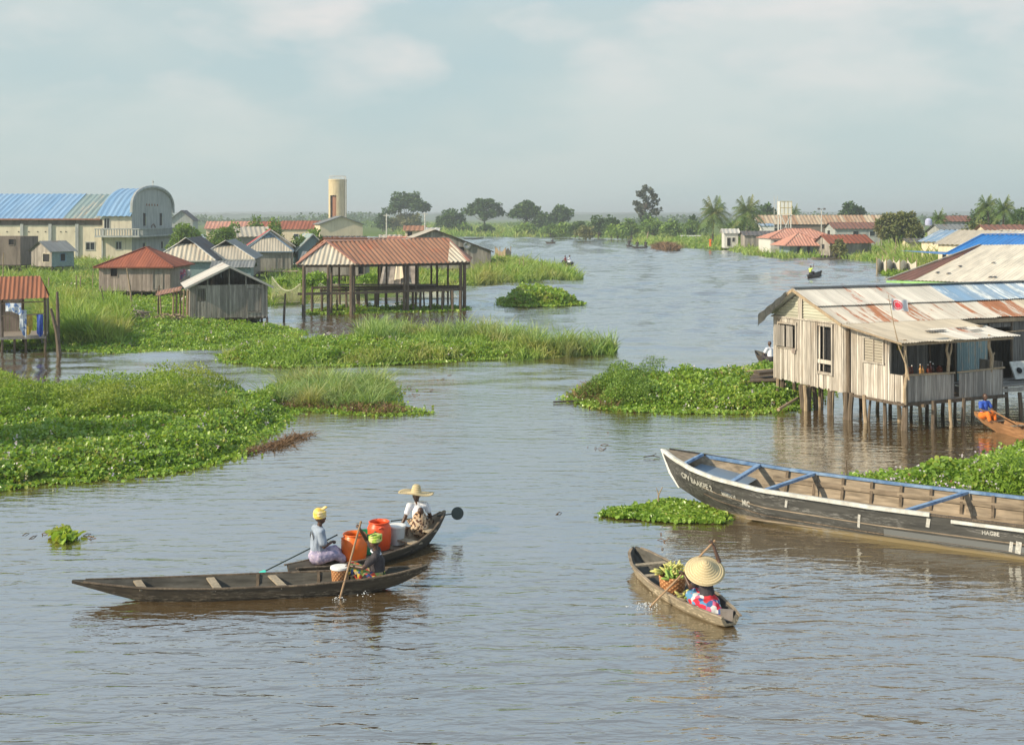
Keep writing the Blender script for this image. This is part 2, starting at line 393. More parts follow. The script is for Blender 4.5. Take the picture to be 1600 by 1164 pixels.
def water_mesh():
    xs = np.concatenate([[-1500, -400, -200], np.arange(-140, -62, 2.), np.arange(-62, 78, .36), np.arange(78, 141, 2.), [200, 400, 1500]])
    ys = np.concatenate([[-60, 0, 20, 34], np.arange(38, 100, .32), np.arange(100, 220, .5), np.arange(220, 432, 1.2), [450, 500, 700, 1400]])
    X, Y = np.meshgrid(xs, ys); X = X.ravel(); Y = Y.ravel(); cell = np.where(Y < 100, .32, np.where(Y < 220, .5, 1.2)); cx = np.where((X > -62) & (X < 78), .36, 2.); z = np.zeros(len(X)); rg = np.random.default_rng(3)
    for k in range(54):
        lam = (1.1, 1.4, 1.8, 2.4, 3.2, 5.2)[k % 6] * rg.uniform(.85, 1.2); th = rg.normal(0, .65) + math.pi / 2; kx, ky = math.cos(th) * 2 * math.pi / lam, math.sin(th) * 2 * math.pi / lam
        ok = np.clip((lam / cell - 3.) / 1.5, 0, 1) * np.clip(((2 * math.pi / (abs(kx) + 1e-6)) / cx - 2.5), 0, 1)
        z += ok * .029 * lam / (2 * math.pi) * np.sin(kx * X + ky * Y + rg.uniform(0, 6.28) + .8 * np.sin(X * .07 + k) + .7 * np.sin(Y * .05 + 2 * k))
    pat = .72 + .3 * np.sin(X * .09 + Y * .03) * np.sin(Y * .045 + 1.) + .2 * np.sin(X * .21 - Y * .11)
    z *= np.clip((Y - 38) / 30, 0, 1) * np.clip((430 - Y) / 60, 0, 1) * np.clip(pat, .25, 1.2) * np.where(Y > 220, 1.5, 1.)
    nx, ny = len(xs), len(ys); idx = np.arange(nx * ny).reshape(ny, nx); Q = np.stack([idx[:-1, :-1], idx[:-1, 1:], idx[1:, 1:], idx[1:, :-1]], -1).reshape(-1, 4)
    return tag(np_mesh('water', np.stack([X, Y, z], 1), Q, water_mat(), smooth=True), kind='structure')
water_mesh()
bed = MB(); bed.poly([(-9000, -60, -1.5), (9000, -60, -1.5), (9000, 9000, -1.5), (-9000, 9000, -1.5)]); structure(bed, 'river_bed', M['ground'])

def inside(poly, x, y):
    r = np.zeros(len(x), bool); n = len(poly)
    for i in range(n):
        x0, y0 = poly[i]; x1, y1 = poly[(i + 1) % n]
        if y0 == y1: continue
        c = ((y0 > y) != (y1 > y)) & (x < (x1 - x0) * (y - y0) / (y1 - y0) + x0); r ^= c
    return r
def edge_dist(poly, x, y):
    d = np.full(len(x), 1e9); n = len(poly)
    for i in range(n):
        a = np.array(poly[i]); b = np.array(poly[(i + 1) % n]); ab = b - a; L = (ab ** 2).sum() + 1e-9
        t = np.clip(((x - a[0]) * ab[0] + (y - a[1]) * ab[1]) / L, 0, 1)
        d = np.minimum(d, np.hypot(x - a[0] - t * ab[0], y - a[1] - t * ab[1]))
    return d
def nz(x, y, sc, seed=0.):
    return np.array([mnoise.noise(Vector((a * sc + seed, b * sc + seed * .7, seed))) for a, b in zip(x, y)])
def to_world(poly): return [tuple(P(px, py).xy) for px, py in poly]
def rough_poly(poly, jit=.35, step=1.2, seed=1, maxn=160):
    out = []; rr = random.Random(seed); n = len(poly)
    for i in range(n):
        a = Vector(poly[i]); b = Vector(poly[(i + 1) % n]); L = (b - a).length; k = max(1, min(int(L / step), 14))
        for j in range(k):
            p = a.lerp(b, j / k); out.append((p.x + rr.uniform(-jit, jit), p.y + rr.uniform(-jit, jit)))
    return out

class Land:
    """an island or bank: waterline polygon, mound mesh, and canopy height used to plant it"""
    def __init__(s, poly_px, h=.25, canopy=None, slope=.8, name='marsh_bank', step=4, seed=1, jit=.3, stepw=1.2, mat='ground'):
        s.poly = rough_poly(to_world(poly_px), jit, stepw, seed); s.h = h; s.slope = slope; s.seed = seed; s.canopy = canopy
        s.pxy = [(800 + F * x / y, HY + F * CH / y) for x, y in s.poly]
        xs = [p[0] for p in s.pxy]; ys = [p[1] for p in s.pxy]; s.bb = (min(xs) - 4, max(xs) + 4, max(min(ys) - 2, 341.5), max(ys) + 4)
        gx = np.arange(s.bb[0], s.bb[1] + step, step); gy = [s.bb[2]]
        while gy[-1] < s.bb[3]: gy.append(gy[-1] + min(step * .6, max(.12, (gy[-1] - HY) * .02)))
        gy = np.array(gy); PX, PY = np.meshgrid(gx, gy); px = PX.ravel(); py = PY.ravel()
        Y = CH * F / (py - HY); X = (px - 800) / F * Y
        z = s.height(X, Y)
        nx, ny = len(gx), len(gy); idx = np.arange(nx * ny).reshape(ny, nx)
        Q = np.stack([idx[:-1, :-1], idx[1:, :-1], idx[1:, 1:], idx[:-1, 1:]], -1).reshape(-1, 4)
        keep = (z[Q] > -.2).any(1); Q = Q[keep]
        used = np.unique(Q); remap = -np.ones(nx * ny, int); remap[used] = np.arange(len(used)); V = np.stack([X, Y, z], 1)[used]
        s.obj = tag(np_mesh(name, V, remap[Q], M[mat], smooth=True), kind='structure')
    def height(s, X, Y):
        ins = inside(s.poly, X, Y); d = edge_dist(s.poly, X, Y) * np.where(ins, 1, -1)
        return np.where(d > 0, -.06 + s.h * (1 - np.exp(-np.maximum(d - .12, 0) / s.slope)), np.maximum(-.35, -.06 + d * .8)) + np.where(d > .3, 1, 0) * .5 * s.h * nz(X, Y, .9, s.seed)
    def sample(s, n, sub=None):
        """n points, even over the picture area so that far plants are sparser and larger"""
        xs = []; ys = []; tot = 0
        pl = sub if sub is not None else s.pxy
        bx = [p[0] for p in pl]; by = [p[1] for p in pl]
        while tot < n:
            px = RNG.uniform(min(bx), max(bx), n * 2); py = RNG.uniform(max(min(by), 341.), max(by), n * 2)
            k = inside(pl, px, py)
            if sub is not None: k &= inside(s.pxy, px, py)
            xs.append(px[k]); ys.append(py[k]); tot += k.sum()
            if k.sum() == 0: break
        px = np.concatenate(xs)[:n]; py = np.concatenate(ys)[:n]; Y = CH * F / (py - HY); X = (px - 800) / F * Y
        return X, Y

def norm(a): return a / (np.linalg.norm(a, axis=1, keepdims=True) + 1e-9)
LEAF = np.array([(0, 0, 0), (-.42, .30, .10), (-.38, .80, .08), (0, 1, -.04), (.38, .80, .08), (.42, .30, .10)], float)
LEAFQ = np.array([(0, 3, 2, 1), (0, 5, 4, 3)])
def leaf_geo(Pt, A, S, width=1.):
    n = len(Pt); A = norm(A); up = RNG.normal(0, .35, (n, 3)); up[:, 2] += 1
    B = norm(np.cross(A, up)); N = np.cross(B, A)
    V = Pt[:, None, :] + S[:, None, None] * (A[:, None, :] * LEAF[None, :, 1, None] + B[:, None, :] * LEAF[None, :, 0, None] * width + N[:, None, :] * LEAF[None, :, 2, None])
    Q = (np.arange(n) * 6)[:, None, None] + LEAFQ[None]
    return V.reshape(-1, 3), Q.reshape(-1, 4)
def blade_geo(Pt, H, W, lean, bend, az=None):
    n = len(Pt); az = RNG.uniform(0, 2 * np.pi, n) if az is None else az; dx = np.stack([np.cos(az), np.sin(az), np.zeros(n)], 1)
    az2 = RNG.uniform(0, 2 * np.pi, n); sd = np.stack([np.cos(az2), np.sin(az2), np.zeros(n)], 1)
    V = np.zeros((n, 8, 3))
    for k, (t, wd) in enumerate(((0, 1.), (.4, .9), (.75, .6), (1., .08))):
        c = Pt + dx * (H * (lean * t + bend * t * t))[:, None]; c[:, 2] += H * (t - .35 * bend * t ** 3)
        V[:, 2 * k] = c - sd * (W * wd / 2)[:, None]; V[:, 2 * k + 1] = c + sd * (W * wd / 2)[:, None]
    q = np.array([(0, 1, 3, 2), (2, 3, 5, 4), (4, 5, 7, 6)])
    return V.reshape(-1, 3), ((np.arange(n) * 8)[:, None, None] + q[None]).reshape(-1, 4)
def join(gs):
    V = []; Q = []; mi = []; b = 0
    for i, (v, q) in enumerate(gs): V.append(v); Q.append(q + b); mi.append(np.full(len(q), i)); b += len(v)
    return np.concatenate(V), np.concatenate(Q), np.concatenate(mi)
def px_size(Y, base, px): return np.maximum(base, px * Y / F)

def hyacinth(land, n, label, sub=None, size=.10, minpx=4.0, hmax=.35, mats=('leaf_hy', 'leaf_hy2', 'dry', 'flower'), yel=.2, flw=.002, name='water_hyacinth', bumps=.38, jit=.28):
    X, Y = land.sample(n, sub); ej = jit * RNG.random(len(X)); X = X + RNG.normal(0, 1, len(X)) * ej; Y = Y + RNG.normal(0, 1, len(X)) * ej; z0 = np.maximum(land.height(X, Y), .015); n = len(X)
    hv = hmax * (.45 + .55 * RNG.random(n)) + bumps * np.maximum(0, nz(X, Y, .8, land.seed + 3.))
    edge = np.clip(z0 / (land.h + 1e-6) * 1.5, .10, 1); z = z0 + hv * edge * RNG.random(n) ** .5
    az = RNG.uniform(0, 2 * np.pi, n); el = RNG.uniform(.15, 1.25, n)
    A = np.stack([np.cos(az) * np.cos(el), np.sin(az) * np.cos(el), np.sin(el)], 1)
    S = px_size(Y, size, minpx) * RNG.uniform(.45, 1.45, n); Pt = np.stack([X, Y, z], 1) - A * S[:, None] * .3
    r = RNG.random(n); yn = (nz(X, Y, .5, 9.) * .5 + .5) * 2 * yel; g = []
    e2 = r < yn; dd = RNG.random(n) < .025; g.append(leaf_geo(Pt[~e2 & ~dd], A[~e2 & ~dd], S[~e2 & ~dd], 1.15)); g.append(leaf_geo(Pt[e2 & ~dd], A[e2 & ~dd], S[e2 & ~dd], 1.0))
    g.append(leaf_geo(Pt[dd] - [0, 0, .02], A[dd], S[dd], .7)) if dd.sum() else None
    f = RNG.random(n) < flw
    if f.sum() > 0:
        c = np.repeat(Pt[f], 7, 0) + RNG.normal(0, .035, (7 * f.sum(), 3)); c[:, 2] += np.abs(RNG.normal(0.1, .06, len(c))); g.append(leaf_geo(c, RNG.normal(0, 1, (len(c), 3)), np.full(len(c), .055) * np.repeat(np.maximum(1, Y[f] / 40), 7)))
    V, Q, mi = join(g)
    return tag(np_mesh(name, V, Q, [M[m] for m in mats], mi=mi), label, 'water plants', kind='stuff')
def fern(land, n, label, sub=None, size=.07, minpx=2.6, hmax=.9, mat='leaf_fern', name='marsh_shrubs', thr=-.1, ns=.45, fold=1.):
    X, Y = land.sample(n, sub); z0 = land.height(X, Y); ok = z0 > .02; X, Y, z0 = X[ok], Y[ok], z0[ok]
    f = nz(X, Y, ns, land.seed + 5.) + .35 * nz(X, Y, ns * 3, land.seed + 8.); ok = f > thr; X, Y, z0, f = X[ok], Y[ok], z0[ok], f[ok]; n = len(X)
    hh = hmax * np.clip((f - thr) * 1.8, 0.12, 1) * np.clip(z0 / land.h * 1.2, .2, 1); z = z0 + hh * (1 - RNG.random(n) ** 2.2 * .8)
    A = RNG.normal(0, 1, (n, 3)); A[:, 2] = np.abs(A[:, 2]) * .7; S = px_size(Y, size, minpx) * RNG.uniform(.6, 1.5, n)
    Pt = np.stack([X, Y, z], 1) + RNG.normal(0, .04, (n, 3)) * fold
    V, Q = leaf_geo(Pt, A, S, .55)
    return tag(np_mesh(name, V, Q, M[mat]), label, 'shrubs', kind='stuff')
def grass(land, n, label, sub=None, h=(.5, 1.), minpx=1.0, width=.014, mat='grass', name='grass', lean=.25, bend=.5, clump=0., ns=.6, thr=-9, flat=0.):
    K = 9; n = int(n * 1.0); X, Y = land.sample(max(2, n // K), sub); jt = .09 * np.maximum(1, np.repeat(Y, K) / 45); X = np.repeat(X, K); Y = np.repeat(Y, K); th = np.repeat(RNG.uniform(.55, 1.25, len(X) // K), K); th2 = np.repeat(RNG.random(len(X) // K), K)
    ox = RNG.normal(0, 1, len(X)) * jt; oy = RNG.normal(0, 1, len(X)) * jt; X = X + ox; Y = Y + oy; az = np.arctan2(oy, ox) + RNG.normal(0, .5, len(X)); z0 = land.height(X, Y); ok = z0 > -.05; X, Y, z0, az, th = X[ok], Y[ok], z0[ok], az[ok], th[ok]
    f = nz(X, Y, ns, land.seed + 11.); ok = f > thr; X, Y, z0, f, az, th = X[ok], Y[ok], z0[ok], f[ok], az[ok], th[ok]; n = len(X)
    H = RNG.uniform(h[0], h[1], n) * th * (1 + (clump + .35) * f * 1.5); W = px_size(Y, width, minpx * 1.25) * RNG.uniform(.7, 1.4, n)
    V, Q = blade_geo(np.stack([X, Y, z0 - .03], 1), H, W, np.abs(RNG.normal(lean * .5, lean, n)), np.abs(RNG.normal(bend, .25, n)), az)
    return tag(np_mesh(name, V, Q, M[mat]), label, 'grass', kind='stuff')

# ---- near-left floating mat
A1 = Land([(-330, 800), (0, 767), (60, 757), (150, 752), (260, 742), (330, 726), (362, 712), (400, 694), (445, 672), (455, 655), (470, 640), (455, 622), (400, 612), (330, 600), (250, 600), (200, 612), (130, 612), (60, 606), (0, 604), (-330, 600)], .3, seed=2)
SX = lambda l: l
hyacinth(A1, 76000, 'broad mat of water hyacinth with lilac flowers filling the lower left bank', sub=[(-330, 800), (360, 730), (470, 660), (450, 620), (300, 640), (150, 650), (-330, 640)], hmax=.30, flw=.0022, minpx=3.0, size=.085, bumps=.26)
fern(A1, 62000, 'feathery yellow-green shrubs behind the hyacinth on the near left bank', sub=[(-330, 690), (200, 672), (330, 665), (420, 640), (450, 615), (330, 596), (-330, 596)], hmax=.85, thr=-.4, size=.085, minpx=3.2, ns=.38)
grass(A1, 1200, 'thin grass blades poking out of the near left shrubs', sub=[(-330, 700), (440, 660), (450, 610), (-330, 600)], h=(.4, .95), mat='reed')
# ---- reed tongue
A2 = Land([(418, 640), (470, 642), (540, 646), (600, 652), (640, 648), (672, 646), (640, 640), (616, 628), (622, 608), (600, 596), (540, 592), (470, 594), (425, 602), (400, 618)], .18, seed=3, jit=.2)
grass(A2, 8500, 'tall wispy reeds on the tongue of land beside the near left bank', sub=[(430, 636), (600, 640), (606, 596), (435, 596)], h=(.22, .72), mat='reed', clump=.8, ns=1.1, lean=.4, bend=.6, minpx=1.)
hyacinth(A2, 9000, 'low hyacinth fringe at the foot of the tall reeds', size=.08, hmax=.16, yel=.35, bumps=.05)
grass(A2, 2500, 'brown dead stalks at the waterline of the reed tongue', sub=[(420, 650), (640, 652), (625, 634), (420, 632)], h=(.1, .3), mat='dry', name='dead_stalks', lean=.8, minpx=1.2)
# ---- brown debris
A3 = Land([(366, 714), (420, 708), (462, 694), (500, 680), (478, 676), (440, 684), (380, 698), (360, 706)], .14, seed=4, jit=.22, stepw=.4)
grass(A3, 6000, 'brown drift of dead stalks at the tip of the near left bank', h=(.05, .2), mat='dry', name='dead_stalks', lean=1.8, minpx=1.3)
# ---- middle island
B = Land([(336, 566), (400, 573), (470, 574), (560, 571), (700, 566), (860, 559), (968, 555), (960, 548), (880, 540), (840, 532), (760, 524), (640, 520), (560, 526), (480, 540), (400, 548), (345, 556)], .35, seed=5)
hyacinth(B, 26000, 'hyacinth leaves spread over the left half of the middle island', sub=[(330, 580), (620, 575), (800, 560), (560, 530), (330, 545)], hmax=.28, minpx=3.2)
grass(B, 20000, 'green grass covering the long middle island', h=(.15, .5), minpx=1.3, clump=.5)
grass(B, 11000, 'tall arching reeds along the crest and tip of the middle island', sub=[(560, 545), (968, 560), (968, 515), (560, 515)], h=(.45, 1.1), mat='reed', thr=.05, ns=.35, minpx=1.1)
fern(B, 15000, 'dense low bushes scattered over the middle island', sub=[(430, 570), (700, 564), (960, 552), (940, 530), (640, 515), (430, 540)], hmax=.85, mat='leaf_fern', thr=.05, ns=.5)
# ---- small leafy island
Dl = Land([(778, 479), (830, 481), (880, 479), (914, 477), (890, 470), (850, 462), (800, 464), (782, 470)], .3, seed=6, step=3)
hyacinth(Dl, 9000, 'broad-leaved plants heaped on the small island in mid channel', size=.2, hmax=.95, minpx=3.6, yel=.5, flw=0, name='water_plants', bumps=.5)
# ---- right middle island
Fl = Land([(884, 622), (930, 638), (1000, 644), (1100, 646), (1200, 645), (1262, 640), (1290, 610), (1290, 590), (1180, 582), (1060, 588), (980, 592), (930, 600)], .3, seed=7, jit=.22)
hyacinth(Fl, 42000, 'thick hyacinth mat beside the stilt house', size=.09, hmax=.34, minpx=2.8, flw=.0012)
fern(Fl, 11000, 'rounded dark bush at the left end of the mat beside the stilt house', sub=[(885, 632), (1010, 640), (1040, 600), (960, 585), (890, 600)], hmax=1.0, thr=-.35, mat='leaf_tree2')
grass(Fl, 2500, 'brown stalks trailing from the left tip of the mat beside the stilt house', sub=[(880, 640), (960, 648), (950, 600), (880, 600)], h=(.1, .4), mat='dry', name='dead_stalks', lean=.8)
# ---- lower right mat
Gl = Land([(1342, 750), (1400, 764), (1470, 774), (1560, 782), (1700, 790), (1760, 700), (1600, 700), (1545, 722), (1480, 734), (1400, 740)], .28, seed=8, jit=.2)
hyacinth(Gl, 30000, 'hyacinth mat with lilac flowers behind the long dark boat', size=.10, hmax=.34, flw=.004)
fern(Gl, 9000, 'fern-like green shrubs at the right edge behind the long boat', sub=[(1500, 770), (1760, 790), (1760, 700), (1600, 700), (1540, 722)], hmax=.7, thr=-.3, mat='leaf_hy')
# ---- clump by the boat
Hl = Land([(938, 806), (980, 812), (1050, 816), (1120, 818), (1135, 806), (1100, 790), (1050, 782), (1010, 790), (960, 796)], .16, seed=9, jit=.1, stepw=.5)
hyacinth(Hl, 8000, 'small hyacinth raft pressed against the bow of the long boat', size=.08, hmax=.26, yel=.12, flw=0, jit=.1)
# ---- single floating clump
Il = Land([(78, 846), (98, 850), (118, 846), (122, 836), (104, 828), (84, 832)], .06, seed=10, jit=.05, stepw=.3, step=2, name='floating_roots')
o = hyacinth(Il, 120, 'lone clump of water hyacinth floating in open water at lower left', size=.14, hmax=.20, minpx=1, yel=.7, flw=0, name='floating_plant', bumps=0, jit=.09); o['category'] = 'floating plant'; del o['kind']
Il.obj.parent = o; del Il.obj['kind']

# ---- left bank with the village
C = Land([(-600, 560), (0, 548), (90, 546), (180, 552), (330, 548), (420, 536), (492, 522), (470, 512), (430, 508), (424, 480), (470, 476), (560, 474), (650, 466), (738, 446), (830, 441), (925, 437), (890, 427), (830, 415), (800, 408), (774, 404), (748, 394), (700, 384), (600, 379), (400, 374), (0, 370), (-900, 366)], .26, seed=11, slope=2.5, jit=.4, stepw=3)
hyacinth(C, 26000, 'hyacinth carpet along the front of the village bank', sub=[(-60, 560), (180, 556), (340, 552), (495, 524), (430, 507), (250, 507), (100, 520), (-60, 530)], bumps=.2, hmax=.3, minpx=3., flw=.001)
hyacinth(C, 14000, 'hyacinth patches behind the first huts of the village', sub=[(80, 505), (300, 505), (300, 472), (80, 440)], hmax=.16, minpx=2.8, yel=.2, flw=.002, bumps=.08)
grass(C, 22000, 'tall bright reeds between the kiosk and the plank hut', sub=[(60, 540), (190, 540), (192, 500), (150, 478), (66, 478)], h=(.6, 1.35), clump=.3, minpx=1.3, lean=.2, bend=.35)
fern(C, 14000, 'low green bushes on the bank below the plank hut', sub=[(190, 552), (470, 530), (470, 512), (190, 508)], hmax=.5, thr=-.1, mat='leaf_hy')
grass(C, 16000, 'meadow grass around the red-roofed hut and big hall', sub=[(-60, 450), (300, 450), (300, 400), (-60, 400)], h=(.3, .9), minpx=1.2)
grass(C, 12000, 'green scrub grass behind the open pavilion', sub=[(420, 478), (760, 446), (760, 425), (420, 425)], h=(.3, 1.0), minpx=1.2)
grass(C, 10000, 'reeds on the spit pointing into the river beyond the pavilion', sub=[(730, 450), (925, 440), (880, 425), (800, 408), (760, 415)], h=(.6, 1.6), minpx=1.1, mat='grass')
fern(C, 9000, 'leafy fringe of the spit beyond the pavilion', sub=[(740, 450), (925, 440), (880, 428), (740, 430)], hmax=1., thr=-.2, mat='leaf_hy', minpx=2.6)
E = Land([(478, 491), (560, 492), (640, 489), (738, 486), (728, 481), (640, 483), (560, 484), (486, 485)], .15, seed=12, step=3, jit=.15)
hyacinth(E, 7000, 'narrow strip of hyacinth under the open pavilion', hmax=.55, minpx=3., yel=.2, flw=.0)
# ---- far land and right bank
Fr = Land([(640, 371), (700, 370.5), (800, 370.5), (900, 371), (962, 372.5), (985, 377), (990, 382), (1040, 388), (1130, 391), (1165, 399), (1230, 405), (1275, 406), (1300, 403), (1350, 410), (1385, 416), (1372, 430), (1400, 442), (1500, 446), (1900, 460), (2300, 400), (2300, 350), (1600, 345), (800, 344), (-900, 345), (-900, 362), (0, 366), (400, 367)], .5, seed=13, slope=8, jit=.5, stepw=12, step=6)
grass(Fr, 14000, 'bright grass along the far shore of the river', sub=[(620, 372), (1000, 374), (1000, 355), (620, 352)], h=(.8, 2.2), minpx=1.4, clump=.3)
grass(Fr, 16000, 'bright green grass of the right bank below the far huts', sub=[(985, 388), (1200, 405), (1400, 425), (1400, 385), (1000, 366)], h=(.6, 1.5), minpx=1.3)
fern(Fr, 12000, 'leafy waterside plants along the right bank', sub=[(1050, 395), (1290, 410), (1390, 418), (1390, 396), (1050, 378)], hmax=1.3, thr=-.2, mat='leaf_hy', minpx=3)
grass(Fr, 12000, 'tall rough scrub between the far huts and the big beige roof', sub=[(1400, 414), (1440, 424), (1520, 430), (1520, 376), (1380, 380)], h=(1.3, 2.8), minpx=1.3, mat='grass')
fern(Fr, 9000, 'small bush patch beside the woven fence on the right bank', sub=[(1355, 445), (1420, 445), (1420, 425), (1365, 425)], hmax=1.3, thr=-.5, mat='leaf_fern', minpx=3)
# brown weed raft
K = Land([(1018, 389), (1040, 393), (1062, 392.5), (1058, 388.5), (1030, 386)], .5, seed=14, step=2, jit=.3)
grass(K, 2500, 'brown heap of dried reeds floating off the right bank', h=(.5, 1.2), mat='dry', name='dead_stalks', lean=.8, minpx=1.3)
# ground sheet to the horizon and far hills
gr = MB(); gr.poly([(-9000, 1100, .25), (9000, 1100, .25), (9000, 9000, .25), (-9000, 9000, .25)]); structure(gr, 'ground', M['ground'])
def hills(Y, hmin, hmax, seed, mat):
    m = MB(); N = 900; W = 1.1 * Y
    vs = []; 
    for i in range(N + 1):
        x = -W / 2 + W * i / N; h = hmin + (hmax - hmin) * (.5 + .5 * mnoise.noise(Vector((x / 500, seed, 0)))) + 2.2 * mnoise.noise(Vector((x / 18, seed, 3))) + 1.8 * mnoise.noise(Vector((x / 60, seed, 5)))
        vs += [(x, Y, .2), (x, Y + 20, h * .8), (x, Y + 70, h), (x, Y + 300, .2)]
    m.add(vs, [(4 * i + k, 4 * i + 4 + k, 4 * i + 5 + k, 4 * i + 1 + k) for i in range(N) for k in range(3)]); structure(m, 'hills', mat)
M['far_wood'] = m_plain('far_woodland', (.05, .085, .04), .95, var=.5, sc=.03)
hills(1900, 6, 14, 4., M['far_wood']); hills(2900, 12, 22, 9., M['far_wood'])
def woodland(label, Y0, Y1, x0, x1, h, n, mat):
    X = RNG.uniform(XA(x0, (Y0 + Y1) / 2), XA(x1, (Y0 + Y1) / 2), n); Y = RNG.uniform(Y0, Y1, n); f = nz(X, Y * .3, .02, 3.) + .5 * nz(X, Y * .3, .08, 5.)
    H = h * np.clip(.55 + f * 1.3, .1, 1.4); z = H * RNG.random(n) ** .6; V, Q = leaf_geo(np.stack([X, Y, z + .3], 1), RNG.normal(0, 1, (n, 3)), 4.2 * Y / F * RNG.uniform(.6, 1.4, n), .9)
    tag(np_mesh('distant_woodland', V, Q, M[mat]), label, 'woodland', kind='stuff')
LATER = [('hazy low woodland along the horizon left of the river', 760, 1000, -60, 640, 6.5, 9000, 'leaf_tree'), ('hazy low woodland along the horizon right of the river', 700, 1000, 980, 1700, 6, 9000, 'leaf_tree'), ('faint scrub behind the far shore meadow', 620, 700, 560, 1180, 2.6, 6000, 'leaf_tree2')]

# ================================================================ trees
def leaf_cloud(cl, n, size, flat=1.):
    """leaf cards spread through ellipsoid clumps (c, r)"""
    w = np.array([r[0] * r[1] + r[0] * r[2] for c, r in cl]); k = RNG.choice(len(cl), n, p=w / w.sum())
    c = np.array([tuple(q[0]) for q in cl])[k]; r = np.array([q[1] for q in cl])[k]
    d = norm(RNG.normal(0, 1, (n, 3))); rad = RNG.random(n) ** .35; d[:, 2] *= flat
    Pt = c + d * r * rad[:, None]; A = d * .7 + RNG.normal(0, .6, (n, 3))
    return leaf_geo(Pt, A, size * RNG.uniform(.6, 1.4, n), .9)
def tree(px, Y, base_z, top_py, width_px, label, kind='round', mat='leaf_tree', name='tree', trunk=.35, n=2600, seed=0, lsz=None, cat='tree', group=None):
    rr = random.Random(seed * 31 + int(px)); X = XA(px, Y); H = ZA(top_py, Y) - base_z; W = width_px / F * Y
    o = empty(name, (X, Y, base_z), 0, label, cat, group); tm = MB(); cl = []
    th = H * trunk; rt = max(.12, H * .022)
    p0 = Vector((0, 0, -.2)); p1 = Vector((rr.uniform(-.03, .03) * H, 0, th))
    tm.path([p0, p0.lerp(p1, .5) + Vector((rr.uniform(-.02, .02) * H, 0, 0)), p1], [rt * 1.3, rt, rt * .8], 8)
    ends = []
    if kind == 'umbrella':
        for i in range(11):
            a = i * 2.4; q = math.sqrt((i + .5) / 11); ends.append(Vector((math.cos(a) * W * .42 * q, math.sin(a) * W * .42 * q, H * (.88 - .34 * q * q) + rr.uniform(-.05, .04) * H)))
        cr = (.145, .085)
    elif kind == 'tiers':
        for i in range(11):
            f = i / 10; z = H * (.42 + .52 * f); ww = W * .5 * (.9 - .55 * f if i % 3 else .25)
            ends.append(Vector(((ww * rr.uniform(.5, 1)) * (1 if i % 2 else -1) + W * .12 * f, rr.uniform(-.3, .3) * W, z)))
        cr = (.12, .045)
    elif kind == 'bush':
        for i in range(12):
            a = i * 2.4; q = math.sqrt((i + .5) / 12); ends.append(Vector((math.cos(a) * W * .36 * q, math.sin(a) * W * .36 * q, H * (.72 - .42 * q * q) * rr.uniform(.85, 1.1))))
        cr = (.17, .22)
    else:
        for i in range(13):
            a = i * 2.4; q = math.sqrt((i + .5) / 13); ends.append(Vector((math.cos(a) * W * .38 * q, math.sin(a) * W * .38 * q, H * (.80 - .28 * q * q) + rr.uniform(-.1, .05) * H)))
        cr = (.16, .13)
    for e in ends:
        b = p1.lerp(p0, rr.uniform(0, .35)); mid = b.lerp(e, .5) + Vector((0, 0, -.05 * H)); tm.path([b, mid, e], [rt * .55, rt * .35, rt * .12], 5)
        r = W * cr[0] * rr.uniform(.75, 1.3); cl.append((e, (r, r, H * cr[1] * rr.uniform(.75, 1.2))))
        for _ in range(2):
            f = Vector((rr.uniform(-1, 1), rr.uniform(-1, 1), rr.uniform(-.6, .6))); r2 = r * rr.uniform(.35, .6)
            cl.append((e + Vector((f.x * r * 1.2, f.y * r * 1.2, f.z * H * cr[1] * 1.2)), (r2, r2, r2 * .8)))
    tm.build('trunk', M['bark'], o)
    ls = lsz or max(.12, 3.4 * Y / F); V, Q = leaf_cloud(cl, n, ls); V[:, 2] = np.maximum(V[:, 2], .02)
    np_mesh('crown', V, Q, M[mat], o); return o
def palm(px, Y, base_z, top_py, span_px, label, seed=0, n=24, mat='palm', group=None):
    rr = random.Random(seed + int(px)); X = XA(px, Y); H = ZA(top_py, Y) - base_z; L = span_px / F * Y * .58; zt = max(.6, H - L * .55)
    o = empty('palm_tree', (X, Y, base_z), 0, label, 'palm tree', group); t = MB(); lx = rr.uniform(-.08, .08) * H
    t.path([(0, 0, -.3), (lx * .3, 0, zt * .5), (lx, 0, zt)], [.26, .18, .15], 8); t.build('trunk', M['bark'], o)
    V = []; Q = []; top = Vector((lx, 0, zt))
    for i in range(n):
        a = i * 2.399; el = 1.3 - 2.1 * (i / n); l = L * rr.uniform(.85, 1.1); d = Vector((math.cos(a), math.sin(a), 0)); pts = []
        for k in range(9):
            s = k / 8; r = l * (math.cos(el) * s * (1 - .1 * s)); z = l * (math.sin(el) * s) - l * .55 * s * s * max(.25, math.cos(el)); pts.append(top + d * r + Vector((0, 0, z)))
        sd = Vector((-d.y, d.x, 0))
        for k in range(1, 9):
            for sg in (-1, 1):
                for j in (0, .5):
                    p = pts[k - 1].lerp(pts[k], j); q = pts[k - 1].lerp(pts[k], j + .42); ll = L * .30 * math.sin(math.pi * min(1, (k + j) / 9.5)) + L * .05
                    tip = p.lerp(q, .5) + sd * sg * ll * .75 + d * ll * .45 + Vector((0, 0, -ll * rr.uniform(.3, .8)))
                    b = len(V); V += [tuple(p), tuple(q), tuple(tip + d * .02), tuple(tip)]; Q.append((b, b + 1, b + 2, b + 3))
    np_mesh('crown', np.array(V), np.array(Q), M[mat], o); return o

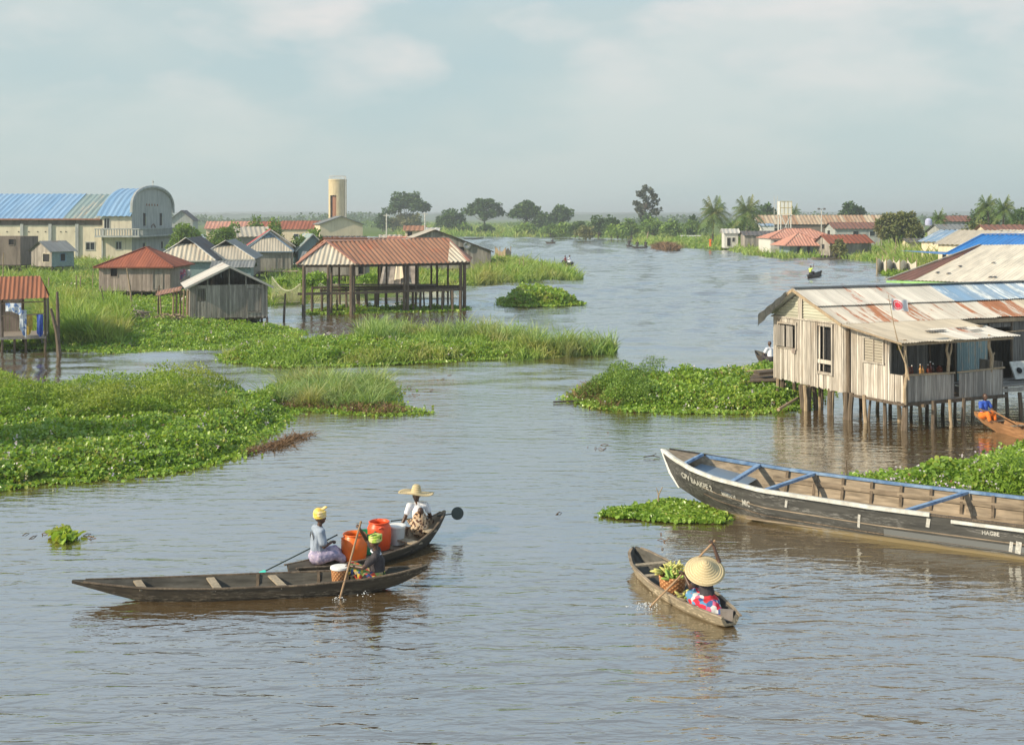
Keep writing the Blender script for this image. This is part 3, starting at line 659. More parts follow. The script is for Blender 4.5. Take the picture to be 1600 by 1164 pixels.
for q in LATER: woodland(*q)
T = 'trees on the far shore'
tree(636, 470, .4, 299, 70, 'broad dark tree with spreading crown on the far shore right of the cylindrical tower', 'umbrella', trunk=.3, n=4200, seed=1, group=T)
tree(634, 465, .4, 330, 62, 'lower olive-green tree under the broad dark tree on the far shore', 'bush', 'leaf_tree3', n=1800, trunk=.2, seed=21, group=T)
tree(598, 460, .4, 331, 24, 'small dark tree immediately left of the broad spreading tree', 'bush', n=1000, trunk=.2, seed=2, group=T)
tree(703, 430, .4, 325, 50, 'dense low rounded dark tree between the two spreading trees', 'bush', n=2600, trunk=.15, seed=3, group=T)
tree(757, 450, .4, 308, 64, 'umbrella-shaped tree with open trunk fork on the far shore', 'umbrella', trunk=.42, n=3200, seed=4, group=T)
tree(822, 440, .4, 310, 50, 'tall dark tree left of the pair at the middle of the far shore', 'round', trunk=.3, n=2800, seed=5, group=T)
tree(876, 440, .4, 318, 34, 'dark tree right of the pair at the middle of the far shore', 'round', trunk=.3, n=2000, seed=6, group=T)
tree(850, 435, .4, 328, 40, 'low dark tree filling the gap between the far shore pair', 'bush', n=1800, trunk=.2, seed=7, group=T)
tree(1008, 380, .4, 290, 42, 'tall ragged tree with layered branches standing alone above the bushes', 'tiers', 'leaf_grey', trunk=.6, n=1500, seed=8)
tree(1012, 375, .4, 330, 24, 'small dark tree at the foot of the tall ragged tree', 'bush', n=900, trunk=.2, seed=9)
bs = [(905, 345, 345, 34, 'leaf_tree'), (935, 342, 334, 40, 'leaf_tree'), (955, 335, 333, 30, 'leaf_tree'), (880, 350, 347, 30, 'leaf_tree2'), (985, 340, 341, 40, 'leaf_tree2'), (1020, 330, 338, 44, 'leaf_tree2'), (1050, 320, 341, 40, 'leaf_tree2'), (1082, 325, 342, 36, 'leaf_tree2'), (1082, 330, 334, 20, 'leaf_tree'), (820, 380, 348, 40, 'leaf_tree2'), (760, 400, 351, 30, 'leaf_tree'), (725, 410, 349, 24, 'leaf_tree2'), (860, 370, 349, 36, 'leaf_tree2'), (1145, 300, 344, 40, 'leaf_tree2'), (915, 310, 352, 34, 'leaf_tree3'), (965, 320, 350, 44, 'leaf_tree2')]
for i, (px, Y, ty, w, m) in enumerate(bs):
    tree(px, Y, .4, ty, w, {'leaf_tree': 'dark green rounded bush in the belt along the far shore', 'leaf_tree2': 'light green rounded bush in the belt along the far shore', 'leaf_tree3': 'olive rounded bush in the belt along the far shore'}[m], 'bush', m, 'bush', .12, 900, seed=30 + i, cat='bush', group='bushes along the far shore')
palm(1113, 250, .4, 313, 60, 'coconut palm with drooping yellow fronds left of the pair of palms', 3, 30)
palm(1167, 245, .4, 312, 58, 'coconut palm right of the pair of palms in front of the dark round tree', 5, 30)
tree(1196, 330, .4, 314, 44, 'dark round tree behind the white water tank', 'round', n=1800, seed=10)
tree(1165, 262, .4, 340, 60, 'dark bush mass beneath the pair of palms', 'bush', n=1500, trunk=.1, seed=11, name='bush', cat='bush')
palm(1241, 285, .4, 322, 24, 'small palm sprouting above the long rusty roof', 7, 16)
tree(1332, 330, .4, 312, 44, 'dome-shaped dark tree rising behind the long rusty roof', 'round', trunk=.3, n=2600, seed=12)
tree(1403, 185, .3, 322, 74, 'large bushy olive tree beside the long rusty building', 'round', 'leaf_tree3', trunk=.2, n=6500, seed=13)
tree(1425, 190, .3, 336, 40, 'darker leafy tree at the right flank of the big olive tree', 'bush', 'leaf_tree', trunk=.2, n=2000, seed=14)
tree(1312, 182, .3, 373, 26, 'small brownish bush in front of the orange-roofed wooden hut', 'bush', 'leaf_tree3', trunk=.2, n=700, seed=15, name='bush', cat='bush')
palm(1462, 200, .3, 331, 34, 'palm behind the grey-blue roof next to the blue drum', 8, 26)
tree(1535, 230, .3, 320, 60, 'round green tree left of the palms at the right edge', 'round', 'leaf_tree', n=3000, seed=16)
palm(1548, 205, .3, 308, 44, 'tall green palm above the roofs at the right', 9, 28)
palm(1566, 190, .3, 312, 46, 'yellowing palm in front of the tall green palm', 10, 28)
tree(1600, 200, .3, 322, 60, 'dense tree at the right edge beside the palms', 'round', 'leaf_tree', n=3000, seed=17)
tree(1530, 175, .3, 340, 80, 'olive bushes at the foot of the palms on the right', 'bush', 'leaf_tree3', n=2500, seed=18, name='bush', cat='bush')
tree(1590, 172, .3, 340, 70, 'dark bushes at the right edge below the palms', 'bush', 'leaf_tree3', n=2000, seed=19, name='bush', cat='bush')
tree(1490, 330, .3, 334, 24, 'tiny hazy tree on the horizon between the palm groups', 'round', n=500, seed=20)
tree(290, 165, .3, 342, 66, 'leafy green tree beside the grey arched front of the hall', 'bush', 'leaf_tree2', n=3600, trunk=.2, seed=22)
tree(350, 160, .3, 350, 66, 'rounded green tree behind the striped and grey hut roofs', 'bush', 'leaf_tree2', n=3400, trunk=.2, seed=23)
tree(366, 240, .3, 340, 26, 'small bright tree on the skyline left of the red roofs', 'bush', 'leaf_tree2', n=900, trunk=.2, seed=24)
tree(399, 215, .3, 332, 32, 'bright green tree on the skyline above the cream roof', 'bush', 'leaf_tree2', n=1500, trunk=.2, seed=25)
tree(429, 180, .3, 338, 30, 'light green round tree in front of the long red roof', 'bush', 'leaf_tree2', n=1500, trunk=.2, seed=26)
tree(490, 160, .3, 352, 50, 'green bush in front of the cream gabled house', 'bush', 'leaf_tree2', n=2200, trunk=.15, seed=27, name='bush', cat='bush')
tree(470, 150, .3, 362, 40, 'low bush between the red panel roof and the green roof', 'bush', 'leaf_tree2', n=1400, trunk=.15, seed=28, name='bush', cat='bush')
tree(492, 99, .3, 424, 66, 'rounded bush at the water edge behind the left end of the pavilion', 'bush', 'leaf_hy', n=3500, trunk=.1, seed=29, name='bush', cat='bush', lsz=.2)
tree(578, 103, .3, 428, 50, 'rounded bush seen through the middle of the pavilion', 'bush', 'leaf_hy', n=2200, trunk=.1, seed=33, name='bush', cat='bush', lsz=.2)
tree(440, 97, .3, 436, 30, 'low bush behind the draped fishing net', 'bush', 'leaf_hy', n=1500, trunk=.1, seed=34, name='bush', cat='bush', lsz=.2)
tree(785, 140, .3, 402, 44, 'bush growing round the broken woven pen', 'bush', 'leaf_fern', n=1600, trunk=.1, seed=35, name='bush', cat='bush')
# ================================================================ buildings
def opening(parent, side, s0, s1, z0, z1, W, D, typ, fm, name=None):
    """window or door part set in a wall side of a house (local frame)"""
    org = {'f': ((0, 0), (1, 0)), 'r': ((W, 0), (0, 1)), 'b': ((W, D), (-1, 0)), 'l': ((0, D), (0, -1))}[side]
    (ox, oy), (dx, dy) = org; n = (dy, -dx)
    def pt(s, z, o): return Vector((ox + dx * s + n[0] * o, oy + dy * s + n[1] * o, z))
    t = .06; f = MB(); ou = .045
    f.beam(pt(s0 - t, z0 - t / 2, ou), pt(s1 + t, z0 - t / 2, ou), .05, t); f.beam(pt(s0 - t, z1 + t / 2, ou), pt(s1 + t, z1 + t / 2, ou), .05, t)
    for s in (s0 - t / 2, s1 + t / 2): f.beam(pt(s, z0, ou), pt(s, z1, ou), t, .05, up=(dx, dy, 0))
    if typ == 'door':
        g = MB(); p, q = pt(s0, 0, 0), pt(s1, 0, 0); g.boards((p.x, p.y), (q.x, q.y), z0 + .03, z1 - .02, bw=.13, var=.004, jag=0)
        o = g.build('door', M[fm], parent); f.build('frame', M[fm], o); return
    if typ == 'bars':
        g = MB(); k = 5
        for i in range(k): s = s0 + (s1 - s0) * (i + .5) / k; g.beam(pt(s, z0, .02), pt(s, z1, .02), .04, .04, up=(dx, dy, 0))
        g.build('window', M[fm], parent); return
    w = f.build('window', M[fm], parent); g = MB(); g.poly([pt(s0, z0, -.05), pt(s1, z0, -.05), pt(s1, z1, -.05), pt(s0, z1, -.05)]); g.build('pane', M['glass' if typ == 'glass' else 'dark'], w)
    if typ == 'shutter':
        h = MB(); m = (s0 + s1) / 2
        for a, b in ((s0, m - .02), (m + .02, s1)):
            for z in np.arange(z0 + .05, z1 - .02, .11): h.beam(pt(a, z, .03), pt(b, z, .03), .02, .09)
        h.build('shutter', M[fm], w)
def house(name, label, cat, at, ang, W, D, fz, wh, rz, roof='gy', ov=.3, wall='wood_grey', rmat='tin_grey', front_rmat=None, stilts=True, ops=(), bw=.16, group=None, gz=.0, pitch=.3, amp=.016, gable=None, ridge=(0, 0), trim=None, solid=False, sty=(2, 3), wallf=None, rake=None, rsub=4, kw_open=False):
    """roof: gy gable facing the front, gx ridge along the front, hip, halfhip (ridge along y)"""
    o = empty(name, (at[0], at[1], 0), ang, label, cat, group); z1 = fz + wh
    ops = [tuple(q) for q in ops]
    def side_ops(s): return [(a, b, fz + c, fz + d) for (sd, a, b, c, d, t, m) in ops if sd == s]
    apex = rz - .08
    def gy(L): return (lambda q: z1 + (apex - z1) * (1 - abs(2 * q - 1)))
    flat = lambda q: z1
    opn = kw_open
    tf, ts = (gy(W) if roof == 'gy' else flat), (gy(D) if roof == 'gx' else flat)
    for nm, p, q, top, sd in (('f', (0, 0), (W, 0), tf, 'f'), ('r', (W, 0), (W, D), ts, 'r'), ('b', (W, D), (0, D), tf, 'b'), ('l', (0, D), (0, 0), ts, 'l')):
        m = MB(); top = flat if (opn and nm == 'f') else top; L = math.hypot(q[0] - p[0], q[1] - p[1]); mt = (wallf if (wallf and nm == 'f') else wall)
        if solid: 
            k = 2
            zz = [(0, top(0)), (.5, top(.5)), (1, top(1))]; oo = side_ops(nm); ss = sorted({0., L / 2, L, *[a for a, b, c, d in oo], *[b for a, b, c, d in oo]})
            for a, b in zip(ss[:-1], ss[1:]):
                if b - a < 1e-4: continue
                cm = (a + b) / 2; lo = fz; cuts = sorted([(c, d) for (x0, x1, c, d) in oo if x0 < cm < x1]); pa = Vector((p[0], p[1], 0)).lerp(Vector((q[0], q[1], 0)), a / L); pb = Vector((p[0], p[1], 0)).lerp(Vector((q[0], q[1], 0)), b / L)
                for c, d in cuts: m.poly([(pa.x, pa.y, lo), (pb.x, pb.y, lo), (pb.x, pb.y, c), (pa.x, pa.y, c)]); lo = d
                m.poly([(pa.x, pa.y, lo), (pb.x, pb.y, lo), (pb.x, pb.y, top(b / L)), (pa.x, pa.y, top(a / L))])
        else: m.boards(p, q, fz, top, side_ops(nm), bw=bw)
        m.build('wall', M[mt], o)
    if opn:
        for f_ in (.22, .5, .72): s_ = MB(); s_.beam((W * f_, -.02, z1 - .1), (W * f_, -.02, gy(W)(f_)), .07, .07, up=(1, 0, 0)); s_.build('strut', M[wall], o)
    for (sd, a, b, c, d, t, mm) in ops: opening(o, sd, a, b, fz + c, fz + d, W, D, t, mm or wall)
    fl = MB(); fl.box((W / 2, D / 2, fz - .02), (W + .06, D + .06, .1)); fl.build('floor', M['wood_dark'], o)
    rm = [M[rmat], M[front_rmat or rmat], M[trim or rmat]]; r = MB(); e = z1 - ov * (rz - z1) / (max(W if roof != 'gx' else D, .1) / 2) + .03
    kw = dict(pitch=pitch, amp=amp, sub=rsub)
    if roof == 'gy':
        x0, x1, y0, y1, c = -ov, W + ov, -ov, D + ov, W / 2
        r.roof([(x0, y1, e), (x0, y0, e), (c, y0, rz), (c, y1, rz)], **kw); r.roof([(x1, y0, e), (x1, y1, e), (c, y1, rz), (c, y0, rz)], **kw)
        r.cur = 2; r.beam((x0, y0, e - .05), (c, y0, rz - .05), .04, .12); r.beam((c, y0, rz - .05), (x1, y0, e - .05), .04, .12)
    elif roof == 'gx':
        x0, x1, y0, y1, c = -ov, W + ov, -ov, D + ov, D / 2
        r.roof([(x0, y0, e), (x1, y0, e), (x1, c, rz), (x0, c, rz)], **kw); r.roof([(x1, y1, e), (x0, y1, e), (x0, c, rz), (x1, c, rz)], **kw)
        r.cur = 2; r.beam((x0, y0, e - .05), (x0, c, rz - .05), .04, .12); r.beam((x1, y0, e - .05), (x1, c, rz - .05), .04, .12)
    elif roof == 'hip':
        x0, x1, y0, y1 = -ov, W + ov, -ov, D + ov; ra, rb = ridge
        if W >= D: A = (ra or D / 2, D / 2, rz); B = (W - (rb or D / 2), D / 2, rz)
        else: A = (W / 2, ra or W / 2, rz); B = (W / 2, D - (rb or W / 2), rz)
        if W >= D:
            r.roof([(x0, y0, e), (x1, y0, e), B, A], **kw); r.roof([(x1, y0, e), (x1, y1, e), B], **kw); r.roof([(x1, y1, e), (x0, y1, e), A, B], **kw); r.roof([(x0, y1, e), (x0, y0, e), A], **kw)
            hl = [((x0, y0, e), A), ((x1, y0, e), B), (A, B)]
        else:
            r.cur = 1; r.roof([(x0, y0, e), (x1, y0, e), A], **kw); r.cur = 0
            r.roof([(x1, y0, e), (x1, y1, e), B, A], **kw); r.roof([(x1, y1, e), (x0, y1, e), B], **kw); r.roof([(x0, y1, e), (x0, y0, e), A, B], **kw)
            hl = [((x0, y0, e), A), ((x1, y0, e), A), (A, B)]
        r.cur = 2
        for a, b in hl: r.beam(Vector(a) + Vector((0, 0, .04)), Vector(b) + Vector((0, 0, .04)), .16, .05)
        r.beam((x0, y0, e - .02), (x1, y0, e - .02), .03, .1); r.beam((x1, y0, e - .02), (x1, y1, e - .02), .03, .1)
    elif roof == 'halfhip':                     # small open gablet above a front hip
        x0, x1, y0, y1, c = -ov, W + ov, -ov, D + ov, W / 2; g = .26; gz_ = rz - (rz - e) * g; hy = W / 2 * (1 - g) * .75
        xa, xb = c - (c - x0) * g, c + (x1 - c) * g
        r.cur = 1; r.roof([(x0, y0, e), (x1, y0, e), (xb, hy, gz_), (xa, hy, gz_)], **kw); r.cur = 0
        R1 = (c, hy - .25, rz); R2 = (c, y1, rz)
        r.roof([(x1, y0, e), (x1, y1, e), R2, R1, (xb, hy, gz_)], **kw); r.roof([(x0, y1, e), (x0, y0, e), (xa, hy, gz_), R1, R2], **kw)
        r.cur = 2
        for a, b in (((x0, y0, e), (xa, hy, gz_)), ((xa, hy, gz_), R1), (R1, (xb, hy, gz_)), ((xb, hy, gz_), (x1, y0, e))): r.beam(Vector(a) + Vector((0, 0, .05)), Vector(b) + Vector((0, 0, .05)), .14, .06)
        r.beam((x0, y0, e - .02), (x1, y0, e - .02), .03, .12)
    ro = r.build('roof', rm, o)
    if roof == 'halfhip' and gable:
        g2 = MB(); g2.poly([(xa + .05, hy + .03, gz_ - .02), (xb - .05, hy + .03, gz_ - .02), (c, hy + .03, rz - .08)]); g2.build('gable', M[gable], o)
    if stilts:
        nx = max(2, int(W / 1.1) + 1); xs = [W * i / (nx - 1) for i in range(nx)]; rows = [0.05, D - .05] if nx > 0 else []
        spots = [(x, y) for y in rows for x in xs] + [(x, D / 2) for x in (0.05, W - .05)]
        for (x, y) in spots:
            s = MB(); a = random.uniform(-.05, .05); s.path([(x + a, y + a, gz - .7), (x + a * .3, y, fz * .5), (x, y, fz)], [.075, .065, .06], 6); s.build('stilt', M['wood_post'], o)
    return o

# ---------------------------------------------------------------- the hall
def hall():
    Z = 170; X0 = XA(206, Z); o = empty('hall', (X0, Z, 0), 0, 'long cream hall with blue vaulted roof and grey arched front at the left edge', 'hall')
    D = 20; xt = -4.2; XL = -62; y0 = 1.0; ez = 6.05
    m = MB(); 
    wins = [(XA(134, 171) - X0, XA(148, 171) - X0, 1.6, 2.75)]
    def wallrect(mb, xa, xb, y, za, zb, ops):
        xs = sorted({xa, xb, *[q for w in ops for q in w[:2]]})
        for a, b in zip(xs[:-1], xs[1:]):
            lo = za
            for w in sorted([w for w in ops if w[0] < (a + b) / 2 < w[1]], key=lambda w: w[2]): mb.poly([(a, y, lo), (b, y, lo), (b, y, w[2]), (a, y, w[2])]); lo = w[3]
            mb.poly([(a, y, lo), (b, y, lo), (b, y, zb), (a, y, zb)])
    wallrect(m, XL, xt, y0, 0, 5.2, wins); m.build('wall', M['cream'], o)
    f = MB()
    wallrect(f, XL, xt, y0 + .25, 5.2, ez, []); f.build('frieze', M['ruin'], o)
    tw = [(XA(181, 170) - X0, XA(190, 170) - X0, 1.7, 2.85), (XA(163, 170) - X0, XA(171, 170) - X0, 4.7, 6.2)]
    t = MB(); wallrect(t, xt, 0, 0, 0, 6.5, tw); t.poly([(xt, 1, 0), (xt, 0, 0), (xt, 0, 6.5), (xt, 1, 6.5)]); t.build('wall', M['cream'], o)
    for w, y in [(wins[0], y0)] + [(q, 0) for q in tw]:
        g = MB(); g.beam((w[0] - .08, y - .03, w[2]), (w[1] + .08, y - .03, w[2]), .1, .12); g.beam((w[0] - .08, y - .03, w[3]), (w[1] + .08, y - .03, w[3]), .1, .12)
        for x in (w[0], w[1], (w[0] + w[1]) / 2): g.beam((x, y - .03, w[2]), (x, y - .03, w[3]), .08, .08, up=(1, 0, 0))
        wo = g.build('window', M['concrete'], o); g = MB(); g.poly([(w[0], y + .2, w[2]), (w[1], y + .2, w[2]), (w[1], y + .2, w[3]), (w[0], y + .2, w[3])]); g.build('pane', M['glass'], wo)
    for px in (-60, -10, 35, 79, 121): x = XA(px, 171) - X0; g = MB(); g.box((x, y0 - .12, 2.7), (.45, .3, 5.4)); g.build('pilaster', M['concrete'], o)
    g = MB(); g.box((xt, -.05, 2.4), (.2, .25, 4.8)); g.build('pilaster', M['concrete'], o)
    for px in (11, 29, 45, 59, 71, 95, 103, 118): x = XA(px, 171) - X0; g = MB(); g.box((x, y0 - .03, 4.25), (.14, .08, .14)); g.build('vent', M['dark'], o)
    # facade facing +x with arched top
    prof = []; N = 28; sp = 7.7; cz = 10.9
    for i in range(N + 1):
        a = math.pi * i / N; prof.append((D / 2 - (D / 2 + .35) * math.cos(a) * (1 if abs(math.cos(a)) < .9 else .99), sp + (cz - sp) * math.sin(a) ** .8))
    q = MB(); fo = [(5.2, 6.6, 5.0, 7.0), (13.4, 14.8, 5.0, 7.0), (5.0, 6.4, 1.4, 2.6), (14.2, 15.4, 1.4, 2.6)]
    ys = sorted({0., D, *[p[0] for p in prof if 0 < p[0] < D], *[v for w in fo for v in w[:2]]})
    def topz(y):
        for (a, b), (c, d) in zip(prof[:-1], prof[1:]):
            if a <= y <= c: return b + (d - b) * (y - a) / max(1e-6, c - a)
        return sp
    for a, b in zip(ys[:-1], ys[1:]):
        lo = 0
        for w in sorted([w for w in fo if w[0] < (a + b) / 2 < w[1]], key=lambda w: w[2]): q.poly([(0, a, lo), (0, b, lo), (0, b, w[2]), (0, a, w[2])]); lo = w[3]
        q.poly([(0, a, lo), (0, b, lo), (0, b, topz(b)), (0, a, topz(a))])
    q.build('facade', M['concrete'], o)
    for w in fo:
        g = MB(); g.beam((.05, w[0], w[2]), (.05, w[1], w[2]), .12, .12); g.beam((.05, w[0], w[3]), (.05, w[1], w[3]), .12, .12)
        wo = g.build('window', M['concrete'], o); g = MB(); g.poly([(-.05, w[0], w[2]), (-.05, w[1], w[2]), (-.05, w[1], w[3]), (-.05, w[0], w[3])]); g.build('pane', M['dark'], wo)
    rim = MB(); rim.path([(0.1, y, z) for y, z in [(-.3, 7.0)] + prof + [(D + .3, 7.0)]], .28, 6); rim.build('arch_rim', M['concrete'], o)
    g = MB(); g.path([(.05, 9.0, 4.6), (.05, 9.2, 5.0), (.05, 10, 5.3), (.05, 10.8, 5.0), (.05, 11, 4.6)], .12, 6); g.build('niche', M['ruin'], o)
    c = MB(); c.beam((0, 10, 10.9), (0, 10, 12.0), .12, .12); c.beam((0, 9.6, 11.7), (0, 10.4, 11.7), .12, .12); c.build('cross', M['whitish'], o)
    for y in (6.8, 8.0, 9.4, 10.8, 12.2): g = MB(); g.box((.05, y, 8.2), (.06, .28, .32)); g.build('relief', M['brick_brown'], o)
    # balcony
    b = MB(); b.box((-2.1 + .4, -.65, 3.6), (4.2 + 2.2, 1.3, .25)); b.box((.75, D / 2, 3.6), (1.5, D + .4, .25)); bo = b.build('balcony', M['concrete'], o)
    b = MB()
    for x in np.arange(xt - .6, 1.4, .38): b.tube((x, -1.2, 3.7), (x, -1.2, 4.6), .09, n=6)
    for y in np.arange(-1.2, D, .42): b.tube((1.4, y, 3.7), (1.4, y, 4.6), .09, n=6)
    b.beam((xt - .7, -1.2, 4.66), (1.5, -1.2, 4.66), .25, .16); b.beam((1.4, -1.3, 4.66), (1.4, D, 4.66), .25, .16); b.build('balustrade', M['concrete'], bo)
    # roofs: vaulted section profile
    def vault(mb, xa, xb, e0, rz, dy0, k=10, pitch=.8, amp=.05, bow=.28):
        n = max(2, int((xb - xa) / (pitch / 4))); vs = []; uv = []
        for i in range(n + 1):
            x = xa + (xb - xa) * i / n; w = amp * math.sin(2 * math.pi * x / pitch)
            for j in range(2 * k + 1):
                f = j / k if j <= k else 2 - j / k; y = dy0 + (D / 2 - dy0) * (j / k if j <= k else 0) if j <= k else D / 2 + (D / 2 - dy0) * (j / k - 1)
                z = e0 + (rz - e0) * (f + bow * f * (1 - f) * 1.6); vs.append((x, y, z + w)); uv.append((x, j * .5))
        m_ = 2 * k + 1; fs = [(i * m_ + j, (i + 1) * m_ + j, (i + 1) * m_ + j + 1, i * m_ + j + 1) for i in range(n) for j in range(2 * k)]
        mb.add(vs, fs, uv)
    xc = XA(108, 173) - X0
    v = MB(); vault(v, XL, xc, ez, 9.9, .4, bow=0.05); v.build('roof', M['tin_blue'], o); v = MB(); vault(v, xc, xt - .4, ez, 9.85, .4, bow=.05); v.build('roof', M['tin_teal'], o)
    v = MB(); vault(v, xt - .8, -.05, 6.5, 10.7, -.5, bow=.45); v.build('roof', M['tin_blue'], o)
    v = MB(); v.beam((XL, .35, ez), (xt - .5, .35, ez), .12, .2); v.build('fascia', M['brick_brown'], o)
hall()

VH = 'stilt huts of the village on the left bank'
# grey gabled plank hut
h6 = house('stilt_hut', 'grey plank hut with whitish gabled roof in front of the village, left of the pavilion', 'stilt hut', P(297.5, 499.5, .35).xy, R(18), 4.5, 5.0, .38, 2.0, 3.52, 'gy', .35, 'wood_grey', 'tin_white', group=VH,
      ops=[('f', .45, .95, 1.05, 1.8, 'bars', 'wood_grey'), ('f', 3.35, 4.1, .35, 1.75, 'door', 'wood_grey')], pitch=.2, amp=.02, bw=.12, kw_open=True)
# red hip hut
house('stilt_hut', 'pinkish plank hut with rust-red hipped roof on stilts', 'stilt hut', (XA(155, 92), 92), R(1), 5.5, 6, .68, 2.0, 4.0, 'hip', .35, 'wood_pink', 'tin_rust', ops=[('f', .9, 1.4, 1.15, 1.85, 'window', None), ('f', 4.2, 4.9, .15, 1.8, 'door', 'wood_grey')], group=VH, pitch=.22, amp=.010, ridge=(2.9, 2.0))
# small blue gablet on its ridge
# striped half-hip
house('stilt_hut', 'hut with cream and brown striped front hip and dark ridge roof behind the red-roofed hut', 'stilt hut', (XA(240, 106), 106.5), R(7), 5.0, 11, .8, 1.9, 4.5, 'halfhip', .35, 'teal_wall', 'tin_dark', 'tin_stripe', gable='dark', trim='whitish', group=VH, pitch=.4, amp=.03, solid=True)
house('stilt_hut', 'grey hut with large grey sheet roof between the striped roof and the blue-trimmed hut', 'stilt hut', (XA(306, 111), 111.5), R(8), 5.0, 11, .75, 1.85, 4.15, 'halfhip', .35, 'wood_grey', 'tin_grey', 'tin_cream', gable='dark', trim='whitish', group=VH, ops=[('r', .6, 1.5, .1, 1.7, 'window', 'whitish')], bw=.2)
house('lean_to', 'low grey tin lean-to tucked between the striped and grey roofed huts', 'lean-to', (XA(334, 104), 104), R(5), 3.2, 2, 1.1, 1.0, 2.55, 'gx', .3, 'teal_wall', 'tin_grey', solid=True)
house('stilt_hut', 'grey plank hut with cream front hip and blue gablet trimmed in pale blue', 'stilt hut', (XA(384, 128), 128), R(10), 4.8, 8, .5, 2.35, 4.7, 'halfhip', .3, 'wood_grey', 'tin_grey', 'tin_cream', gable='blue_paint', trim='tin_bluegrey', group=VH, ops=[('f', 3.2, 3.9, .3, 1.8, 'door', 'wood_grey')], bw=.22)
house('stilt_hut', 'hut with white bargeboards and bright red roof slope', 'stilt hut', (XA(388, 140), 140), R(12), 5.2, 9, .6, 2.5, 4.95, 'gy', .3, 'wood_grey', 'tin_red', trim='whitish', group=VH, bw=.25)
house('stilt_hut', 'small hut with pale green roof half hidden behind the pavilion', 'stilt hut', (XA(466, 148), 148), R(20), 3.6, 6, .6, 1.9, 4.3, 'gy', .4, 'teal_wall', 'tin_teal', trim='whitish', group=VH, solid=True)
house('stilt_hut', 'small grey hut with dark roof standing alone in the reeds before the hall', 'stilt hut', (XA(81, 130), 130), R(50), 2.6, 4.4, .95, 1.75, 3.75, 'gx', .3, 'wood_grey', 'tin_grey', group=VH, ops=[('f', 1.0, 1.6, .6, 1.4, 'window', 'blue_paint'), ('l', 2.6, 4.0, .5, 1.4, 'window', 'cream')], bw=.2, wallf='teal_wall')
# ruin
rn = house('ruined_house', 'roofless stained block building on posts at the left edge', 'ruin', (XA(-60, 133), 133), R(0), 6.6, 5, 1.0, 3.2, 4.2, 'none', 0, 'ruin', 'tin_dark', solid=True, ops=[('f', 3.3, 3.9, 2.3, 3.1, 'window', None), ('f', 5.3, 5.9, 2.3, 2.9, 'window', None)], group=None)
# weathered barn
bn = house('barn', 'large weathered plank barn with wide gable right behind the pavilion', 'barn', (XA(593, 133), 132), R(8), 12.6, 9, .55, 2.05, 5.0, 'gy', .3, 'wood_grey', 'tin_cream', trim='wood_dark', ops=[('f', 8.4, 9.6, 1.7, 2.5, 'window', None)], bw=.22)
g = MB(); g.lathe([(.0, 0), (.42, .0), (.45, .12), (.30, .14), (0, .05)], (9.9, -.15, 3.2), 16, M=Matrix.Rotation(R(90), 3, 'X')); g.build('horn_speaker', M['metal'], bn)
house('stilt_hut', 'plank hut seen between the left posts of the pavilion', 'stilt hut', (XA(474, 106), 106), R(3), 5.6, 4, 1.2, 1.5, 3.3, 'gx', .3, 'wood_grey', 'tin_grey', ops=[('f', 4.9, 5.4, .1, 1.4, 'window', None)], bw=.2, group=VH)
# kiosk at left edge
ki = empty('kiosk', (XA(-30, 56.7), 56.7, 0), 0, 'open waterside kiosk with orange tin roof at the left edge', 'kiosk')
X1 = XA(70, 56.7) - ki.location.x
ki.rotation_euler.z = R(19); ki.location = (XA(70, 57.0) - X1 * math.cos(R(19)), 57.0 - X1 * math.sin(R(19)), 0)
m = MB(); m.roof([(-.6, -.45, 2.52), (X1 + .2, -.4, 2.60), (X1 - .28, 1.5, 3.55), (-1.0, 1.5, 3.55)], pitch=.2, amp=.02); m.roof([(X1 - .28, 1.5, 3.55), (-1., 1.5, 3.55), (-1., 3.4, 2.5), (X1 + .1, 3.4, 2.5)], pitch=.2); M['tin_kiosk'] = m_tin('rusty_orange_tin', (.32, .12, .06), (.27, .10, .05), (.20, .075, .045), amt=.45, rough=.8, metal=0); m.build('roof', M['tin_kiosk'], ki)
m = MB(); m.box((X1 / 2 - .2, 1.5, .68), (X1 + .5, 3.1, .12)); m.build('floor', M['wood_grey'], ki)
for pa_, pb_ in (((0, .02), (1.15, .02)), ((0, 3), (X1 * .62, 3)), ((X1, 1.9), (X1, 3.0))): m = MB(); m.boards(pa_, pb_, .72, 2.5, bw=.16); m.build('wall', M['wood_pink'], ki)
for (x, y) in ((1.15, .03), (X1, .03), (X1 * .62, 3), (X1, 3), (0, 0.03)): m = MB(); m.path([(x, y, -.8), (x + .03, y, .7), (x, y, 2.6)], .06, 6); m.build('post', M['wood_post'], ki)
m = MB(); m.tube((1.15, 0, 1.75), (X1, 0, 1.8), .03); m.tube((1.15, 0, 2.35), (X1, 0, 2.4), .03); m.build('rail', M['wood_pole'], ki)
for x in (.6, 1.7, 2.2): m = MB(); m.tube((x, .3, -.8), (x, .3, .66), .06, n=6); m.build('stilt', M['wood_post'], ki)
M['cloth_stripe'] = m_print('striped_washing', [(.45, .5, .55), (.12, .2, .4), (.5, .55, .6)], 9.)
M['cloth_blue'] = m_plain('blue_cloth', (.03, .08, .35), .8, var=.3)
M['cloth_yellow'] = m_plain('yellow_cloth', (.5, .38, .08), .8, var=.3)
